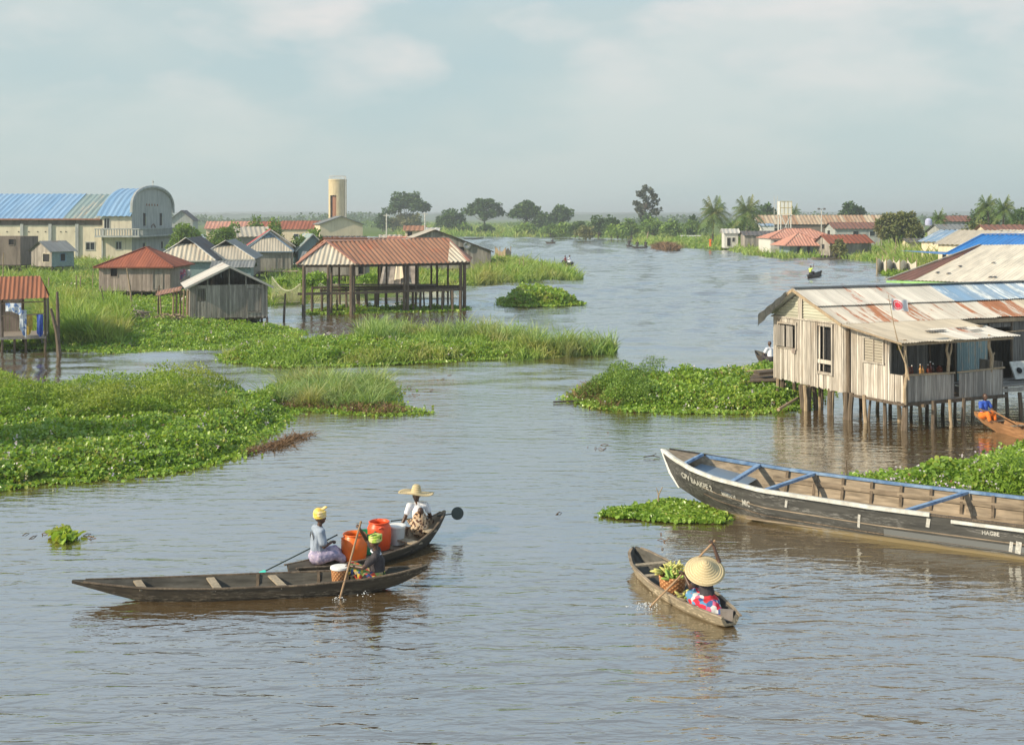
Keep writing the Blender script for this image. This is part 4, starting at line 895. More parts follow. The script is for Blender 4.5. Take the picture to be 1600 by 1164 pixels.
def hanging(loc, w, h, mat, label, seed=0, cat='cloth', nm='hanging_cloth', rz=0., drop=0.):
    m = MB(); n, k = 12, 8; vs = []
    for i in range(n + 1):
        for j in range(k + 1):
            s = i / n; t = j / k; y = .05 * math.sin(s * 17 + seed) * t + .03 * math.sin(s * 7 + t * 3); vs.append((s * w * (1 - .25 * t * drop), y, -t * h * (1 - .25 * math.sin(s * 3 + seed))))
    m.add(vs, [(i * (k + 1) + j, i * (k + 1) + j + 1, (i + 1) * (k + 1) + j + 1, (i + 1) * (k + 1) + j) for i in range(n) for j in range(k)])
    o = m.build(nm, M[mat], smooth=True); o.location = loc; o.rotation_euler = (0, 0, rz); return tag(o, label, cat)
kx = ki.location.x
hanging((XA(8, 55.85), 55.85, 2.4), .75, .5, 'cloth_stripe', 'pale blue striped washing bunched under the kiosk eave', 1)
hanging((XA(30, 56.15), 56.15, 2.05), .34, 1.05, 'cloth_stripe', 'long striped cloth hanging from the kiosk rail', 2)
hanging((XA(57, 56.6), 56.62, 1.8), .3, .85, 'cloth_blue', 'dark blue cloth hanging at the right post of the kiosk', 3)
hanging((XA(41, 57.5), 57.5, 1.7), .3, .8, 'cloth_yellow', 'yellow cloth at the back of the kiosk', 4)

M['shirt_w'] = m_plain('white_cloth', (.6, .6, .6), .8)
M['cloth_pink'] = m_print('pink_washing', [(.5, .12, .2), (.55, .4, .45), (.2, .15, .3)], 8.)
hanging((XA(281, 93.5), 93.5, 2.3), .5, .7, 'cloth_pink', 'pink patterned washing at the right side of the red-roofed hut', 5)
hanging((XA(292, 94), 94, 2.25), .35, .6, 'shirt_w', 'small white garment hung next to the pink washing', 6)
# ---------------------------------------------------------------- pavilion
pv = empty('pavilion', (XA(557, 78), 78, 0), 0, 'open stilt pavilion with long orange ribbed roof standing in the water', 'pavilion')
def pl(px, Y, z): return Vector((XA(px, Y), Y, z))
ez = 3.32; A_ = pl(557, 78, ez); Bm = pl(733.5, 82.2, 3.3); Lw = pl(463.6, 78, 3.3); apx = pl(511, 80.4, ZA(378, 80.4)); r0 = pl(505, 84, 4.87); r1 = pl(699, 85.6, 4.85)
bkL = pl(470, 90, 3.3); bkR = pl(738, 90.5, 3.3)
m = MB(); m.cur = 0; m.roof([A_, Bm, r1, apx + Vector((0, .2, .12))], pitch=.34, amp=.032, sub=6)
m.cur = 1; m.roof([Lw, A_, apx], pitch=.30, amp=.03, sub=6)
m.cur = 0; m.roof([Bm, bkR, r1], pitch=.34, amp=.04); m.roof([bkR, bkL, r0, r1], pitch=.34, amp=.04); m.roof([bkL, Lw, apx, r0], pitch=.34, amp=.04)
m.poly([apx, r1, r0]); 
m.build('roof', [M['tin_orange'], M['tin_stripe']], pv, world=True)
m = MB(); hp = r1 + (Bm - r1) * 1.0; up = Vector((0, -.12, .05)); c0 = r1 + (Bm - r1) * .12 + up; m.roof([A_.lerp(Bm, .80) + up, Bm + up, c0], pitch=.34, amp=.05, sub=6); m.build('pale_roof_panel', M['tin_stripe'], pv, world=True)
m = MB()
for a, b in ((Lw, apx), (apx, A_), (r0, r1), (r1, Bm)): m.beam(a + Vector((0, -.03, .07)), b + Vector((0, -.03, .07)), .2, .06)
m.build('ridge_cap', M['tin_salmon'], pv, world=True)
m = MB()
for a, b in ((Lw, A_), (A_, Bm)): m.beam(a + Vector((0, .1, -.1)), b + Vector((0, .1, -.1)), .08, .16)
m.build('eave_beam', M['wood_dark'], pv, world=True)
m = MB(); gt = apx + Vector((0, -.25, -.02)); m.poly([gt + Vector((-.5, 0, -.42)), gt + Vector((.5, 0, -.42)), gt]); m.build('gable', M['wood_grey'], pv, world=True)
fz = 1.42
for px, Y, r in ((475, 77.2, .13), (513, 78, .11), (518, 78.4, .09), (549, 78, .14), (552.5, 78.6, .12), (632, 80, .09), (637, 80.2, .12), (720, 82, .13), (726, 82.2, .13), (591.5, 85, .08), (604, 86, .07), (650, 85, .08), (674, 86, .08), (683, 85.5, .09), (530, 88, .09), (700, 89, .08)):
    m = MB(); x = XA(px, Y); m.path([(x + random.uniform(-.05, .05), Y, -.6), (x, Y, 1.5), (x, Y, 3.3 if Y < 83 else 3.9)], [r, r * .95, r * .85], 7); m.build('post', M['wood_post'], pv, world=True)
for i in range(34):
    px = 486 + (i % 17) * 14.6 + random.uniform(-4, 4); Y = (79.5 if px < 556 else 81) + (i // 17) * 4.5 + random.uniform(-.4, .4); x = XA(px, Y); m = MB(); m.path([(x + random.uniform(-.12, .12), Y, -.6), (x, Y, fz)], random.uniform(.05, .085), 6); m.build('stilt', M['wood_post'], pv, world=True)
m = MB()
for a, b in ((pl(465, 77.4, fz), pl(552, 78.3, fz)), (pl(552, 78.3, fz), pl(724, 82.2, fz)), (pl(486, 84, fz), pl(722, 86, fz)), (pl(500, 80.8, fz), pl(724, 84, fz))): m.beam(a, b, .14, .16)
for k in range(0):
    q = k / 11; a = pl(472, 77.3, fz + .1).lerp(pl(724, 82.1, fz + .1), q); m.beam(a, a + Vector((.6, 6.5, 0)), .1, .1)
m.build('platform_beam', M['wood_post'], pv, world=True)
m = MB(); m.box(tuple(pl(600, 85.5, fz + .13)), (7.6, 1.4, .05)); m.build('deck', M['wood_grey'], pv, world=True)

# ---------------------------------------------------------------- other buildings on the left skyline
tw = empty('water_tower', (XA(527.5, 320), 320, 0), 0, 'tall cylindrical cream water tower on the left skyline', 'water tower')
m = MB(); rr = 2.42; H = 16.4; n = 40; a0, a1 = R(-128), R(-97)
vs = []; fs = []
for z in (0, 3.0, 5.6, 6.0, 10.6, 12.1, H):
    for k in range(n): a = 2 * math.pi * k / n; vs.append((rr * math.cos(a), rr * math.sin(a), z))
for i in range(6):
    for k in range(n):
        mid = 2 * math.pi * (k + .5) / n; mid = mid - 2 * math.pi if mid > math.pi else mid
        if i in (1, 3, 4) and a0 - .1 < mid < a1 + .1 and not (i == 4 and False): continue
        fs.append((i * n + k, i * n + (k + 1) % n, (i + 1) * n + (k + 1) % n, (i + 1) * n + k))
m.add(vs, fs); m.build('shaft', M['stone'], tw)
m = MB(); m.lathe([(rr - .6, 0), (rr - .6, 12)], n=24); m.build('recess_panel', M['brick_brown'], tw)
m = MB(); m.lathe([(0, H + .02), (rr + .05, H + .02), (rr + .12, H - .25), (rr + .02, H - .3)], n=32); m.build('cap', M['stone'], tw)
m = MB()
for k in range(12): a = k * math.pi / 6; m.tube((rr * .9 * math.cos(a), rr * .9 * math.sin(a), H), (rr * .9 * math.cos(a), rr * .9 * math.sin(a), H + .9), .06, n=4)
m.path([(rr * .9 * math.cos(a), rr * .9 * math.sin(a), H + .9) for a in np.linspace(0, 2 * math.pi, 25)], .06, 4); m.build('railing', M['whitish'], tw)
m = MB()
for dx in (0, .5): m.tube((rr * .9 + dx * .6, -rr * .55 - dx, 0), (rr * .9 + dx * .6, -rr * .55 - dx, H + .8), .07, n=4)
for z in np.arange(.5, H, .7): m.tube((rr * .9, -rr * .55, z), (rr * .9 + .3, -rr * .55 - .5, z), .05, n=4)
m.build('ladder', M['whitish'], tw)

def simple(name, label, cat, pxl, Y, W, D, ang, fz, ez, rz, roof, wall, rmat, ops=(), **kw):
    return house(name, label, cat, (XA(pxl, Y), Y), R(ang), W, D, fz, ez - fz, rz, roof, kw.pop('ov', .4), wall, rmat, ops=ops, stilts=kw.pop('stilts', False), solid=kw.pop('solid', True), pitch=kw.pop('pitch', .8), amp=kw.pop('amp', .05), **kw)
simple('house', 'cream house with wide low gable and grey roof below the water tower', 'house', 500, 229, 8.3, 9, 16, 0, 5.0, 6.5, 'gy', 'cream2', 'tin_grey', [('r', 1, 8, 1.4, 4.6, 'glass', None)])
simple('house', 'long low house with red-brown roof left of the water tower', 'house', 440, 252, 9.5, 6, 0, 0, 3.9, 5.5, 'gx', 'cream2', 'tin_rust', [('f', 2.6, 3.6, 1.6, 2.7, 'glass', 'white'), ('f', 5.0, 6.0, 1.6, 2.7, 'glass', 'white'), ('f', 7.6, 8.6, 1.6, 2.7, 'glass', 'white')])
simple('house', 'grey concrete gable end poking above the trees beside the hall', 'house', 266, 300, 5.6, 8, 6, 0, 5.6, 8.0, 'gy', 'concrete', 'tin_dark')
simple('house', 'long low house with pinkish ribbed roof behind the trees', 'house', 322, 250, 9, 6, 4, 0, 4.0, 5.4, 'gx', 'cream2', 'tin_salmon')
simple('house', 'low house with cream sheet roof between the two round trees', 'house', 372, 200, 5.4, 6, 20, 0, 3.2, 4.7, 'gx', 'wood_grey', 'tin_cream')
simple('house', 'distant house with dark red roof behind the bright green tree', 'house', 395, 270, 8, 6, 0, 0, 4.0, 5.3, 'gx', 'cream2', 'tin_rust')
simple('hut', 'dark low hut just in front of the cream gabled house', 'hut', 505, 170, 5.6, 4, 0, 0, 2.4, 3.6, 'gx', 'wood_dark', 'tin_dark', solid=False)
simple('hut', 'little reddish shack with pale flat roof right of the cream gabled house', 'hut', 596, 190, 3.0, 3, 8, 0, 3.0, 3.5, 'gx', 'brick_brown', 'tin_cream')
simple('hut', 'small cream shack beside the right-hand lamp pole', 'hut', 633, 200, 3.1, 3, 0, 0, 4.2, 4.9, 'gx', 'cream2', 'tin_orange', [('f', .4, 1.2, 2.9, 3.9, 'window', None)])
simple('hut', 'tiny white hut right of the lamp pole behind the barn', 'hut', 668, 195, 1.6, 3, 0, 0, 4.2, 4.6, 'gx', 'whitish', 'tin_white', [('f', .3, 1.2, 3., 3.9, 'window', None)])
simple('hut', 'low shack with reddish wall in front of the two lamp poles', 'hut', 608, 165, 3.2, 3, 0, 0, 3.0, 3.7, 'gx', 'brick_brown', 'tin_salmon', [('f', .5, 1.0, 2.0, 2.7, 'window', None), ('f', 1.8, 2.4, 2., 2.7, 'window', None)])
for px, Y, yt, lb in ((604, 185, 334, 'slim white pole rising left of the small shacks'), (664, 190, 332, 'slim white pole rising beside the cream shack')):
    o = empty('lamp_pole', (XA(px, Y), Y, 0), 0, lb, 'pole'); H = ZA(yt, Y); m = MB(); m.tube((0, 0, 0), (0, 0, H), .13, .09, 6); m.build('shaft', M['whitish'], o); m = MB(); m.beam((-.5, 0, H - .3), (.5, 0, H - .3), .12, .12); m.build('crossbar', M['whitish'], o)

# ---------------------------------------------------------------- right bank, far
simple('long_building', 'long building with rusty ribbed roof spanning the right skyline', 'building', 1187, 262, 28, 8, 0, 0, 4.85, 6.75, 'gx', 'concrete', 'tin_rot', [('f', 3.5, 5., 2.4, 4., 'dark', None), ('f', 8, 9.5, 2.4, 4., 'dark', None)], wallf='ruin')
simple('house', 'grey house with brown roof and two dark windows before the long rusty roof', 'house', 1305, 222, 8.6, 6, 3, 0, 4.25, 5.35, 'gx', 'concrete', 'tin_brown', [('f', 3.4, 4.5, 2.8, 3.7, 'glass', 'whitish'), ('f', 6.6, 7.6, 2.8, 3.7, 'glass', 'whitish'), ('l', 1.5, 3.2, 2.4, 3.8, 'window', 'white')])
simple('house', 'pale building piece under the blue-grey end of the long roof', 'house', 1189, 258, 2.8, 4, 0, 0, 4.4, 4.9, 'gx', 'white', 'tin_bluegrey', ov=.2)
simple('stilt_hut', 'white-walled hut with salmon hipped roof on the right bank', 'stilt hut', 1204, 193, 11, 7, 4, .5, 2.95, 4.45, 'hip', 'whitish', 'tin_salmon', [('f', .6, 1.2, 1.3, 2.0, 'glass', None), ('f', 2.4, 3.0, .8, 2.0, 'window', None)], stilts=True, pitch=.5)
simple('stilt_hut', 'blue-grey walled hut with low salmon roof in front of the white-walled hut', 'stilt hut', 1234, 186, 4.6, 5, 6, .45, 2.55, 3.9, 'hip', 'teal_wall', 'tin_salmon', [('f', 1.2, 1.8, .2, 1.8, 'window', None), ('f', 2.8, 3.3, .2, 1.8, 'window', None)], stilts=True, pitch=.5, ov=1.2)
simple('stilt_hut', 'wooden hut with bright orange-rust roof at the water edge on the right bank', 'stilt hut', 1297, 183, 7.8, 3.6, 22, .4, 2.5, 3.6, 'gx', 'wood_grey', 'tin_rust', [('l', 1.4, 2.2, 1., 1.7, 'window', None)], solid=False, bw=.3, stilts=True, wallf='wood_grey')
simple('shed', 'long grey plank shed with dark roof below the palms', 'shed', 1164, 222, 5.6, 4, 0, .4, 3.0, 3.7, 'gx', 'wood_grey', 'tin_dark', [('f', 4.2, 4.8, .2, 2., 'dark', None)], solid=False, bw=.3)
simple('hut', 'tiny white hut with porch left of the plank shed', 'hut', 1132, 226, 2.6, 3, 0, .4, 3.4, 4.1, 'gx', 'whitish', 'tin_white', [('f', .5, 1.2, .4, 2., 'window', None), ('f', 1.5, 2., 1.2, 2., 'window', None)])
o = empty('jetty', (XA(1063, 302), 302, 0), 0, 'low white railed jetty on the right bank left of the palms', 'jetty')
m = MB(); m.box((2.6, 0, 1.5), (5.2, .8, .25)); m.build('deck', M['white'], o)
for i in range(6): m = MB(); m.box((.2 + i * .95, 0, .7), (.22, .3, 1.5)); m.build('post', M['white'], o)
# panel water tank on a trestle
o = empty('water_tank', (XA(1226, 236), 236, 0), 0, 'white panelled water tank on a braced trestle on the right bank', 'water tank')
zt, zb = ZA(315, 236), ZA(335, 236); hw = 1.15
m = MB(); m.box((0, 0, (zt + zb) / 2), (2 * hw, 2 * hw, zt - zb)); m.build('tank', M['white'], o)
m = MB()
for x in (-hw, -.38, .38, hw): m.box((x, -hw - .02, (zt + zb) / 2), (.07, .05, zt - zb))
for z in (zb, (zb + zt) / 2, zt): m.box((0, -hw - .03, z), (2 * hw, .05, .07))
m.build('tank_rib', M['cloth_yellow'], o)
for sx in (-1, 1):
    for sy in (-1, 1): m = MB(); m.beam((sx * 1.0, sy * 1.0, 0), (sx * 1.0, sy * 1.0, zb), .16, .16, up=(1, 0, 0)); m.build('leg', M['white'], o)
m = MB(); m.beam((-1, -1, zb), (1, -1, 2.2), .1, .1); m.beam((1, -1, zb), (-1, -1, 2.2), .1, .1); m.beam((-1, -1.02, 2.2), (1, -1.02, 2.2), .12, .12); m.box((0, 0, zb - .1), (2.5, 2.5, .15)); m.build('brace', M['white'], o)
m = MB(); hx = -1.9
for dx in (-.32, .32): m.beam((hx + dx, -.6, 0), (hx + dx, -.6, ZA(307, 236)), .08, .08, up=(1, 0, 0))
for z in np.arange(1, ZA(308, 236), .8): m.beam((hx - .32, -.6, z), (hx + .32, -.6, z), .06, .06)
m.build('ladder', M['whitish'], o)
o = empty('floodlight_pole', (XA(1283.5, 230), 230, 0), 0, 'slim pole with two floodlights in front of the long rusty roof', 'light pole'); H = ZA(327, 230)
m = MB(); m.tube((0, 0, 0), (0, 0, H), .12, .08, 6); m.build('shaft', M['whitish'], o); m = MB(); m.beam((-.6, 0, H), (.6, 0, H), .08, .08); m.build('crossbar', M['metal'], o)
for s in (-.55, .55): m = MB(); m.box((s, -.1, H + .05), (.42, .25, .3), M=Matrix.Rotation(R(25), 3, 'X')); m.build('lamp', M['metal'], o)
# right roofs
simple('house', 'low house with grey-blue sheet roof and pinkish wall right of the olive tree', 'house', 1440, 150, 2.5, 8.2, -58, .2, 3.4, 4.75, 'gx', 'cream2', 'tin_bluegrey', [('f', .8, 1.1, 1., 2., 'glass', 'brick_brown')])
simple('house', 'house with broad cream sheet roof and cream wall behind the blue ridge', 'house', 1466, 132, 4.8, 8.2, -58, .2, 3.5, 4.95, 'gx', 'cream2', 'tin_cream', [('f', .6, 1.1, 1.2, 2.2, 'glass', None), ('f', 2.4, 2.9, 1., 2.4, 'glass', None)], pitch=.6)
simple('house', 'house with pale grey roof beside the cream gable at the right edge', 'house', 1524, 126, 4.2, 8, -58, .2, 3.7, 4.9, 'gx', 'cream2', 'tin_white')
simple('house', 'cream gabled house at the right edge above the blue roof', 'house', 1576, 135, 5.4, 7, 4, .2, 3.6, 4.9, 'gy', 'cream2', 'tin_cream', trim='whitish')
simple('house', 'house with long red-brown roof in front of the palms at the right edge', 'house', 1548, 165, 9, 6, 0, .2, 4.2, 5.3, 'gx', 'cream2', 'tin_brown')
simple('house', 'far brown roofed house peeping up between the palm groups', 'house', 1473, 230, 5.5, 5, 0, .2, 5.6, 6.6, 'gx', 'concrete', 'tin_brown')
simple('house', 'small grey roofed house behind the grey-blue roof', 'house', 1476, 190, 5.0, 5, 12, .2, 4.0, 5.2, 'gx', 'concrete', 'tin_grey')
simple('hut', 'little tan hut in shade at the right foot of the olive tree', 'hut', 1420, 176, 2.0, 3, 0, .2, 2.7, 3.2, 'gx', 'cream2', 'tin_dark')
o = empty('water_drum', (XA(1451, 195), 195, 0), 0, 'pale blue plastic water drum on a stand left of the palm', 'water drum'); zb, zt = ZA(352, 195), ZA(342, 195)
M['drum'] = m_plain('lilac_blue_plastic', (.42, .44, .62), .4)
m = MB(); m.lathe([(0, zb), (.55, zb), (.58, zb + .3), (.55, zt - .25), (.35, zt), (.2, zt + .08), (0, zt + .08)], n=16); m.build('drum', M['drum'], o)
m = MB(); m.box((0, 0, zb - .08), (2.2, 1.4, .14))
m.build('platform', M['concrete'], o)
for x in (-.9, .9): m = MB(); m.box((x, 0, zb / 2 - .1), (.2, .8, zb)); m.build('leg', M['concrete'], o)
# beige roof
br = empty('boathouse', (24, 68, 0), 0, 'large building with huge beige sheet roof and brown corner behind the near stilt house', 'boathouse')
a = P(1385, 437, 2.8); b = P(1660, 445, 2.75); d = Vector((XA(1531, 78), 78, ZA(383, 78))); c = Vector((XA(1720, 76), 76, ZA(381, 76)))
m = MB()
m.cur = 1; f1 = .165; m.sheet(a, a.lerp(b, f1), d.lerp(c, .02), d, pitch=.2, amp=.022, rows=3)
m.cur = 0; m.sheet(a.lerp(b, f1), b, c, d.lerp(c, .02), pitch=.2, amp=.022, rows=3)
M['tin_beige'] = m_tin('beige_tin', (.90, .80, .64), (.80, .70, .55), (.60, .48, .36), amt=.22, sheet=1.0, row=30, rough=.55, metal=0.)
back = [d, c, c + Vector((6, 9, -1.6)), d + Vector((2, 9, -1.6))]; m.poly(back[::-1])
m.build('roof', [M['tin_beige'], M['tin_brown']], br, world=True)
for (s, t) in ((.25, .35), (.20, .18), (.28, .16), (.42, .45), (.56, .1), (.585, .1), (.68, .55), (.76, .58)):
    p = a.lerp(b, s).lerp(d.lerp(c, s), t); n_ = (b - a).cross(d - a).normalized(); q = (d.lerp(c, s) - a.lerp(b, s)).normalized()
    m = MB(); m.beam(p + n_ * .045, p + n_ * .045 + q * .32, .16, .02, up=n_); m.build('roof_patch', M['tin_dark'], br, world=True)
M['green_paint'] = m_plain('green_paint', (.28, .52, .17), .5)
m = MB(); m.beam(a + Vector((0, 0, -.12)), b + Vector((0, 0, -.12)), .05, .12); m.build('fascia', M['green_paint'], br, world=True); m = MB(); m.beam(a + Vector((0, 0, .03)), d + Vector((0, 0, .03)), .12, .04); m.build('rake_cap', M['tin_cream'], br, world=True)
e1 = a.lerp(b, .1) + Vector((.8, .9, 0)); e2 = b + Vector((.8, .9, 0)); m = MB(); m.boards(e1.xy, e2.xy, .9, 2.7, bw=.2); m.build('wall', M['wood_dark'], br, world=True)
for q in (.07, .3, .5): p = a.lerp(b, q) + Vector((.4, .5, 0)); m = MB(); m.tube((p.x, p.y, -.6), (p.x, p.y, 2.75), .09, n=6); m.build('post', M['wood_post'], br, world=True)
bl = empty('blue_roofed_house', (XA(1540, 88), 88, 0), 0, 'house with vivid blue hipped roof above the beige roof', 'house')
A0 = Vector((XA(1476, 84), 84, ZA(398, 84))); A1_ = Vector((XA(1700, 80), 80, ZA(398, 80))); A2_ = Vector((XA(1535, 89), 89, ZA(367, 89))); A3_ = Vector((XA(1720, 89), 89, ZA(366.5, 89)))
m = MB(); m.sheet(A0, A1_, A3_, A2_, pitch=.35, amp=.03); m.poly([A0, A2_, A2_ + Vector((2, 9, -1.6)), A0 + Vector((0, 10, 0))]); m.poly([A3_, A2_, A2_ + Vector((2, 9, -1.6)), A3_ + Vector((2, 9, -1.6))]); m.build('roof', M['tin_brightblue'], bl, world=True)
m = MB(); m.beam(A2_ + Vector((0, 0, .05)), A3_ + Vector((0, 0, .05)), .2, .06); m.beam(A0 + Vector((0, 0, .04)), A2_ + Vector((0, 0, .04)), .14, .06); m.build('ridge_cap', M['tin_brightblue'], bl, world=True)
m = MB(); m.boards((A0 + Vector((1, 1, 0))).xy, (A1_ + Vector((1, 1, 0))).xy, .8, 3., bw=.3); m.build('wall', M['wood_grey'], bl, world=True)

# ---------------------------------------------------------------- fences, nets, poles, clutter
def zig(name, label, pts, h, mat, cat='fence'):
    o = empty(name, (*pts[0].xy, 0), 0, label, cat); m = MB()
    for i, (p, q) in enumerate(zip(pts[:-1], pts[1:])): m.boards(p.xy, q.xy, p.z - .1, lambda t, i=i: h * (.9 + .12 * math.sin(i * 3 + t * 5)), bw=.12, jag=.1)
    m.build('woven_panel', M[mat], o, world=True)
    for p in pts: g = MB(); g.tube((p.x, p.y, -.4), (p.x, p.y, h + .2), .06, n=6); g.build('post', M['wood_pole'], o, world=True)
    return o
M['fence_cane'] = m_wood('bleached_cane', (.80, .76, .66), (.60, .56, .47), .7)
fy = [P(px, py, .2) for px, py in ((1370, 426), (1379, 424), (1385, 428), (1396, 425), (1406, 429), (1418, 427), (1432, 431))]
zig('reed_fence', 'pale woven reed fence on the right bank left of the big beige roof', fy, 1.7, 'fence_cane')
fy = [P(px, py, .2) for px, py in ((774, 409), (781, 410), (790, 411), (798, 409))]
zig('reed_pen', 'ragged brown woven pen on the spit right of the barn', fy, 2.1, 'wood_pole', 'pen')
def pole(px, py, toppy, label, lean=0., r=.05, mat='wood_pole', z=0., group=None, nm='wooden_pole'):
    b = P(px, py, z); H = ZA(toppy, b.y); m = MB(); m.path([(0, 0, -.8), (lean * .45, .02, H * .5), (lean, 0, H)], [r, r * .9, r * .6], 7)
    o = m.build(nm, M[mat]); o.location = (b.x, b.y, 0); return tag(o, label, 'pole', group)
G = 'poles standing in the reeds'
pole(209, 496, 419, 'tall pale bamboo pole leaning in front of the red-roofed hut', -.45, .07, group=G)
pole(91, 553, 456, 'tall dark post at the right side of the kiosk in the reeds', -.05, .10, 'wood_post', group=G)
pole(96, 556, 482, 'shorter dark post touching the tall one beside the kiosk', -.5, .11, 'wood_post', group=G)
pole(119, 470, 430, 'pale stake in the reeds left of the red-roofed hut', 0, .06, group=G)
pole(124, 470, 432, 'second pale stake next to its twin in the reeds', .1, .06, group=G)
pole(144, 456, 419, 'slim pale stake beside the left corner of the red-roofed hut', .1, .04, group=G)
pole(3, 490, 395, 'long pale pole at the far left edge above the kiosk roof', .1, .05, group=G)
pole(76, 470, 434, 'pale forked post in the grass right of the kiosk roof', 0, .08, group=G)
pole(167, 500, 447, 'thin grey stake under the left half of the red-roofed hut', -.4, .035, 'wood_post', group=G)
pole(246, 500, 446, 'grey post below the orange awning left of the plank hut', .1, .06, 'wood_post', group=G)
pole(252, 498, 458, 'pale post below the orange awning beside the grey post', -.1, .06, group=G)
pole(443, 502, 458, 'dark mooring stake standing in the channel between plank hut and pavilion', .12, .08, 'wood_post', group=G)
pole(733, 420, 396, 'slim stake behind the right corner of the pavilion', 0, .05, group=G)
for i, (px, py, t) in enumerate(((811, 431, 404), (817, 431, 404), (822, 430, 408), (845, 430, 410), (873, 432, 414), (884, 432, 412))): pole(px, py, t, 'thin pale stake in the reeds of the spit beyond the pavilion', .1, .05, group='thin stakes on the spit')
pole(1010, 378, 362, 'bare forked stump pole at the tip of the right bank', .5, .18, nm='bare_pole')
for i, (px, py, t, l) in enumerate(((1380, 412, 384, 2.0), (1398, 410, 372, .2), (1415, 416, 388, -.3), (1443, 412, 382, .1), (1425, 420, 392, .1), (1395, 410, 384, -1.9))): pole(px, py, t, 'crooked pale pole in the scrub above the reed fence', l, .06, group='crooked poles above the reed fence')
for i, px in enumerate((1372, 1377, 1388, 1393, 1400, 1410, 1432)): pole(px, 396, 368 + (i % 3) * 3, 'slender bare trunk under the big olive tree', .1, .07, 'wood_pale', group='bare trunks under the olive tree', nm='dead_sapling')
for i, (px, py, t) in enumerate(((1027, 782, 758), (816, 640, 622), (657, 594, 584), (692, 592, 588))):
    if i: continue
b = P(1027, 790); m = MB(); m.path([(0, 0, -.2), (.03, 0, .25), (.12, 0, .42)], [.022, .018, .01], 6); m.path([(.03, 0, .25), (-.02, 0, .40)], [.014, .007], 6); o = m.build('forked_stick', M['wood_pole']); o.location = b; tag(o, 'small forked stick poking from the hyacinth at the boat bow', 'stick')
b = P(1180, 741); m = MB(); m.path([(0, 0, -.2), (.0, 0, .35)], [.03, .02], 6); o = m.build('wooden_stub', M['wood_post']); o.location = (b.x + 2.3, b.y - 4.2 + 4.2, 0); tag(o, 'short wooden stub in the water behind the long boat', 'stub')
b = P(664, 646); m = MB(); m.path([(-.7, 0, .03), (-.2, .1, .05), (.3, 0, .03)], [.03, .03, .01], 5); o = m.build('drift_branch', M['wood_dark']); o.location = b; tag(o, 'dark branch floating at the tip of the reed tongue', 'branch')
b = P(905, 630); m = MB(); m.path([(-.9, 0, .04), (-.2, .1, .06), (.6, 0, .03)], [.03, .035, .02], 5); o = m.build('drift_branch', M['wood_dark']); o.location = b; tag(o, 'dark branch floating at the left tip of the mat beside the stilt house', 'branch')
b = P(1020, 716); m = MB(); m.path([(-.25, 0, .03), (0, .05, .06), (.2, 0, .02)], [.012, .015, .008], 5); m.path([(0, .05, .06), (.12, .1, .12)], [.01, .005], 5); o = m.build('drift_branch', M['wood_dark']); o.location = b; tag(o, 'small twig floating left of the long boat bow', 'branch')
def net(name, label, pts, mat):
    a, b_, c, d = [Vector(p) for p in pts]; n = 26; m = MB()
    def q(s, t): p = a.lerp(b_, s).lerp(d.lerp(c, s), t); return p + Vector((0, 0, -.75 * math.sin(math.pi * s) * t * (abs((c - d).x) > 1)))
    for i in range(n + 1): m.path([q(i / n, t / 6) for t in range(7)], .012, 3, False)
    for j in range(13): m.path([q(s / 12, j / 12) for s in range(13)], .012, 3, False)
    for j in (0, 12): m.path([q(s / 12, j / 12) for s in range(13)], .035, 4, False)
    o = empty(name, (a.x, a.y, 0), 0, label, 'net'); m.build('mesh', M[mat], o, world=True); return o
M['net'] = m_plain('pale_net_twine', (.50, .50, .36), .8)
net('fishing_net', 'sagging pale fishing net hung between plank hut and pavilion', [P(425, 474, .1), P(468, 472, .1), Vector((XA(470, 84), 84, 1.75)), Vector((XA(425, 86), 86, 2.1))], 'net')
net('fishing_net', 'low fishing net tent behind the left half of the pavilion', [P(482, 474, .1), P(580, 474, .1), Vector((XA(570, 92), 92, 1.3)), Vector((XA(500, 92), 92, 1.3))], 'net')
net('fishing_net', 'grey fishing net spread behind the right half of the pavilion', [P(605, 468, .1), P(715, 466, .1), Vector((XA(700, 95), 95, 1.0)), Vector((XA(640, 95), 95, 1.2))], 'net')
# tarp shelter behind the pavilion
M['tarp'] = m_plain('grey_brown_tarp', (.23, .20, .18), .8, var=.35, sc=2)
o = empty('tarp_shelter', (XA(592, 100), 100, 0), 0, 'makeshift shelter draped with grey tarps seen through the pavilion', 'shelter')
m = MB(); m.sheet((0, 0, .6), (3.2, 0, .6), (3.0, .8, 2.5), (.3, .8, 2.4), pitch=.9, amp=.10, rows=3, jag=.15); m.build('tarp', M['tarp'], o)
m = MB(); m.sheet((1.3, -.12, 1.1), (2.1, -.12, 1.3), (1.9, .6, 2.4), (1.4, .6, 2.4), pitch=.5, amp=.05, rows=2); m.build('tarp', M['cream2'], o)
for x in (0, 1.6, 3.2): m = MB(); m.tube((x, .9, -.3), (x, .9, 2.6), .06, n=6); m.build('post', M['wood_post'], o)
m = MB(); m.boards((0, 1.0), (3.3, 1.0), .5, 2.4, bw=.2); m.build('wall', M['wood_dark'], o)
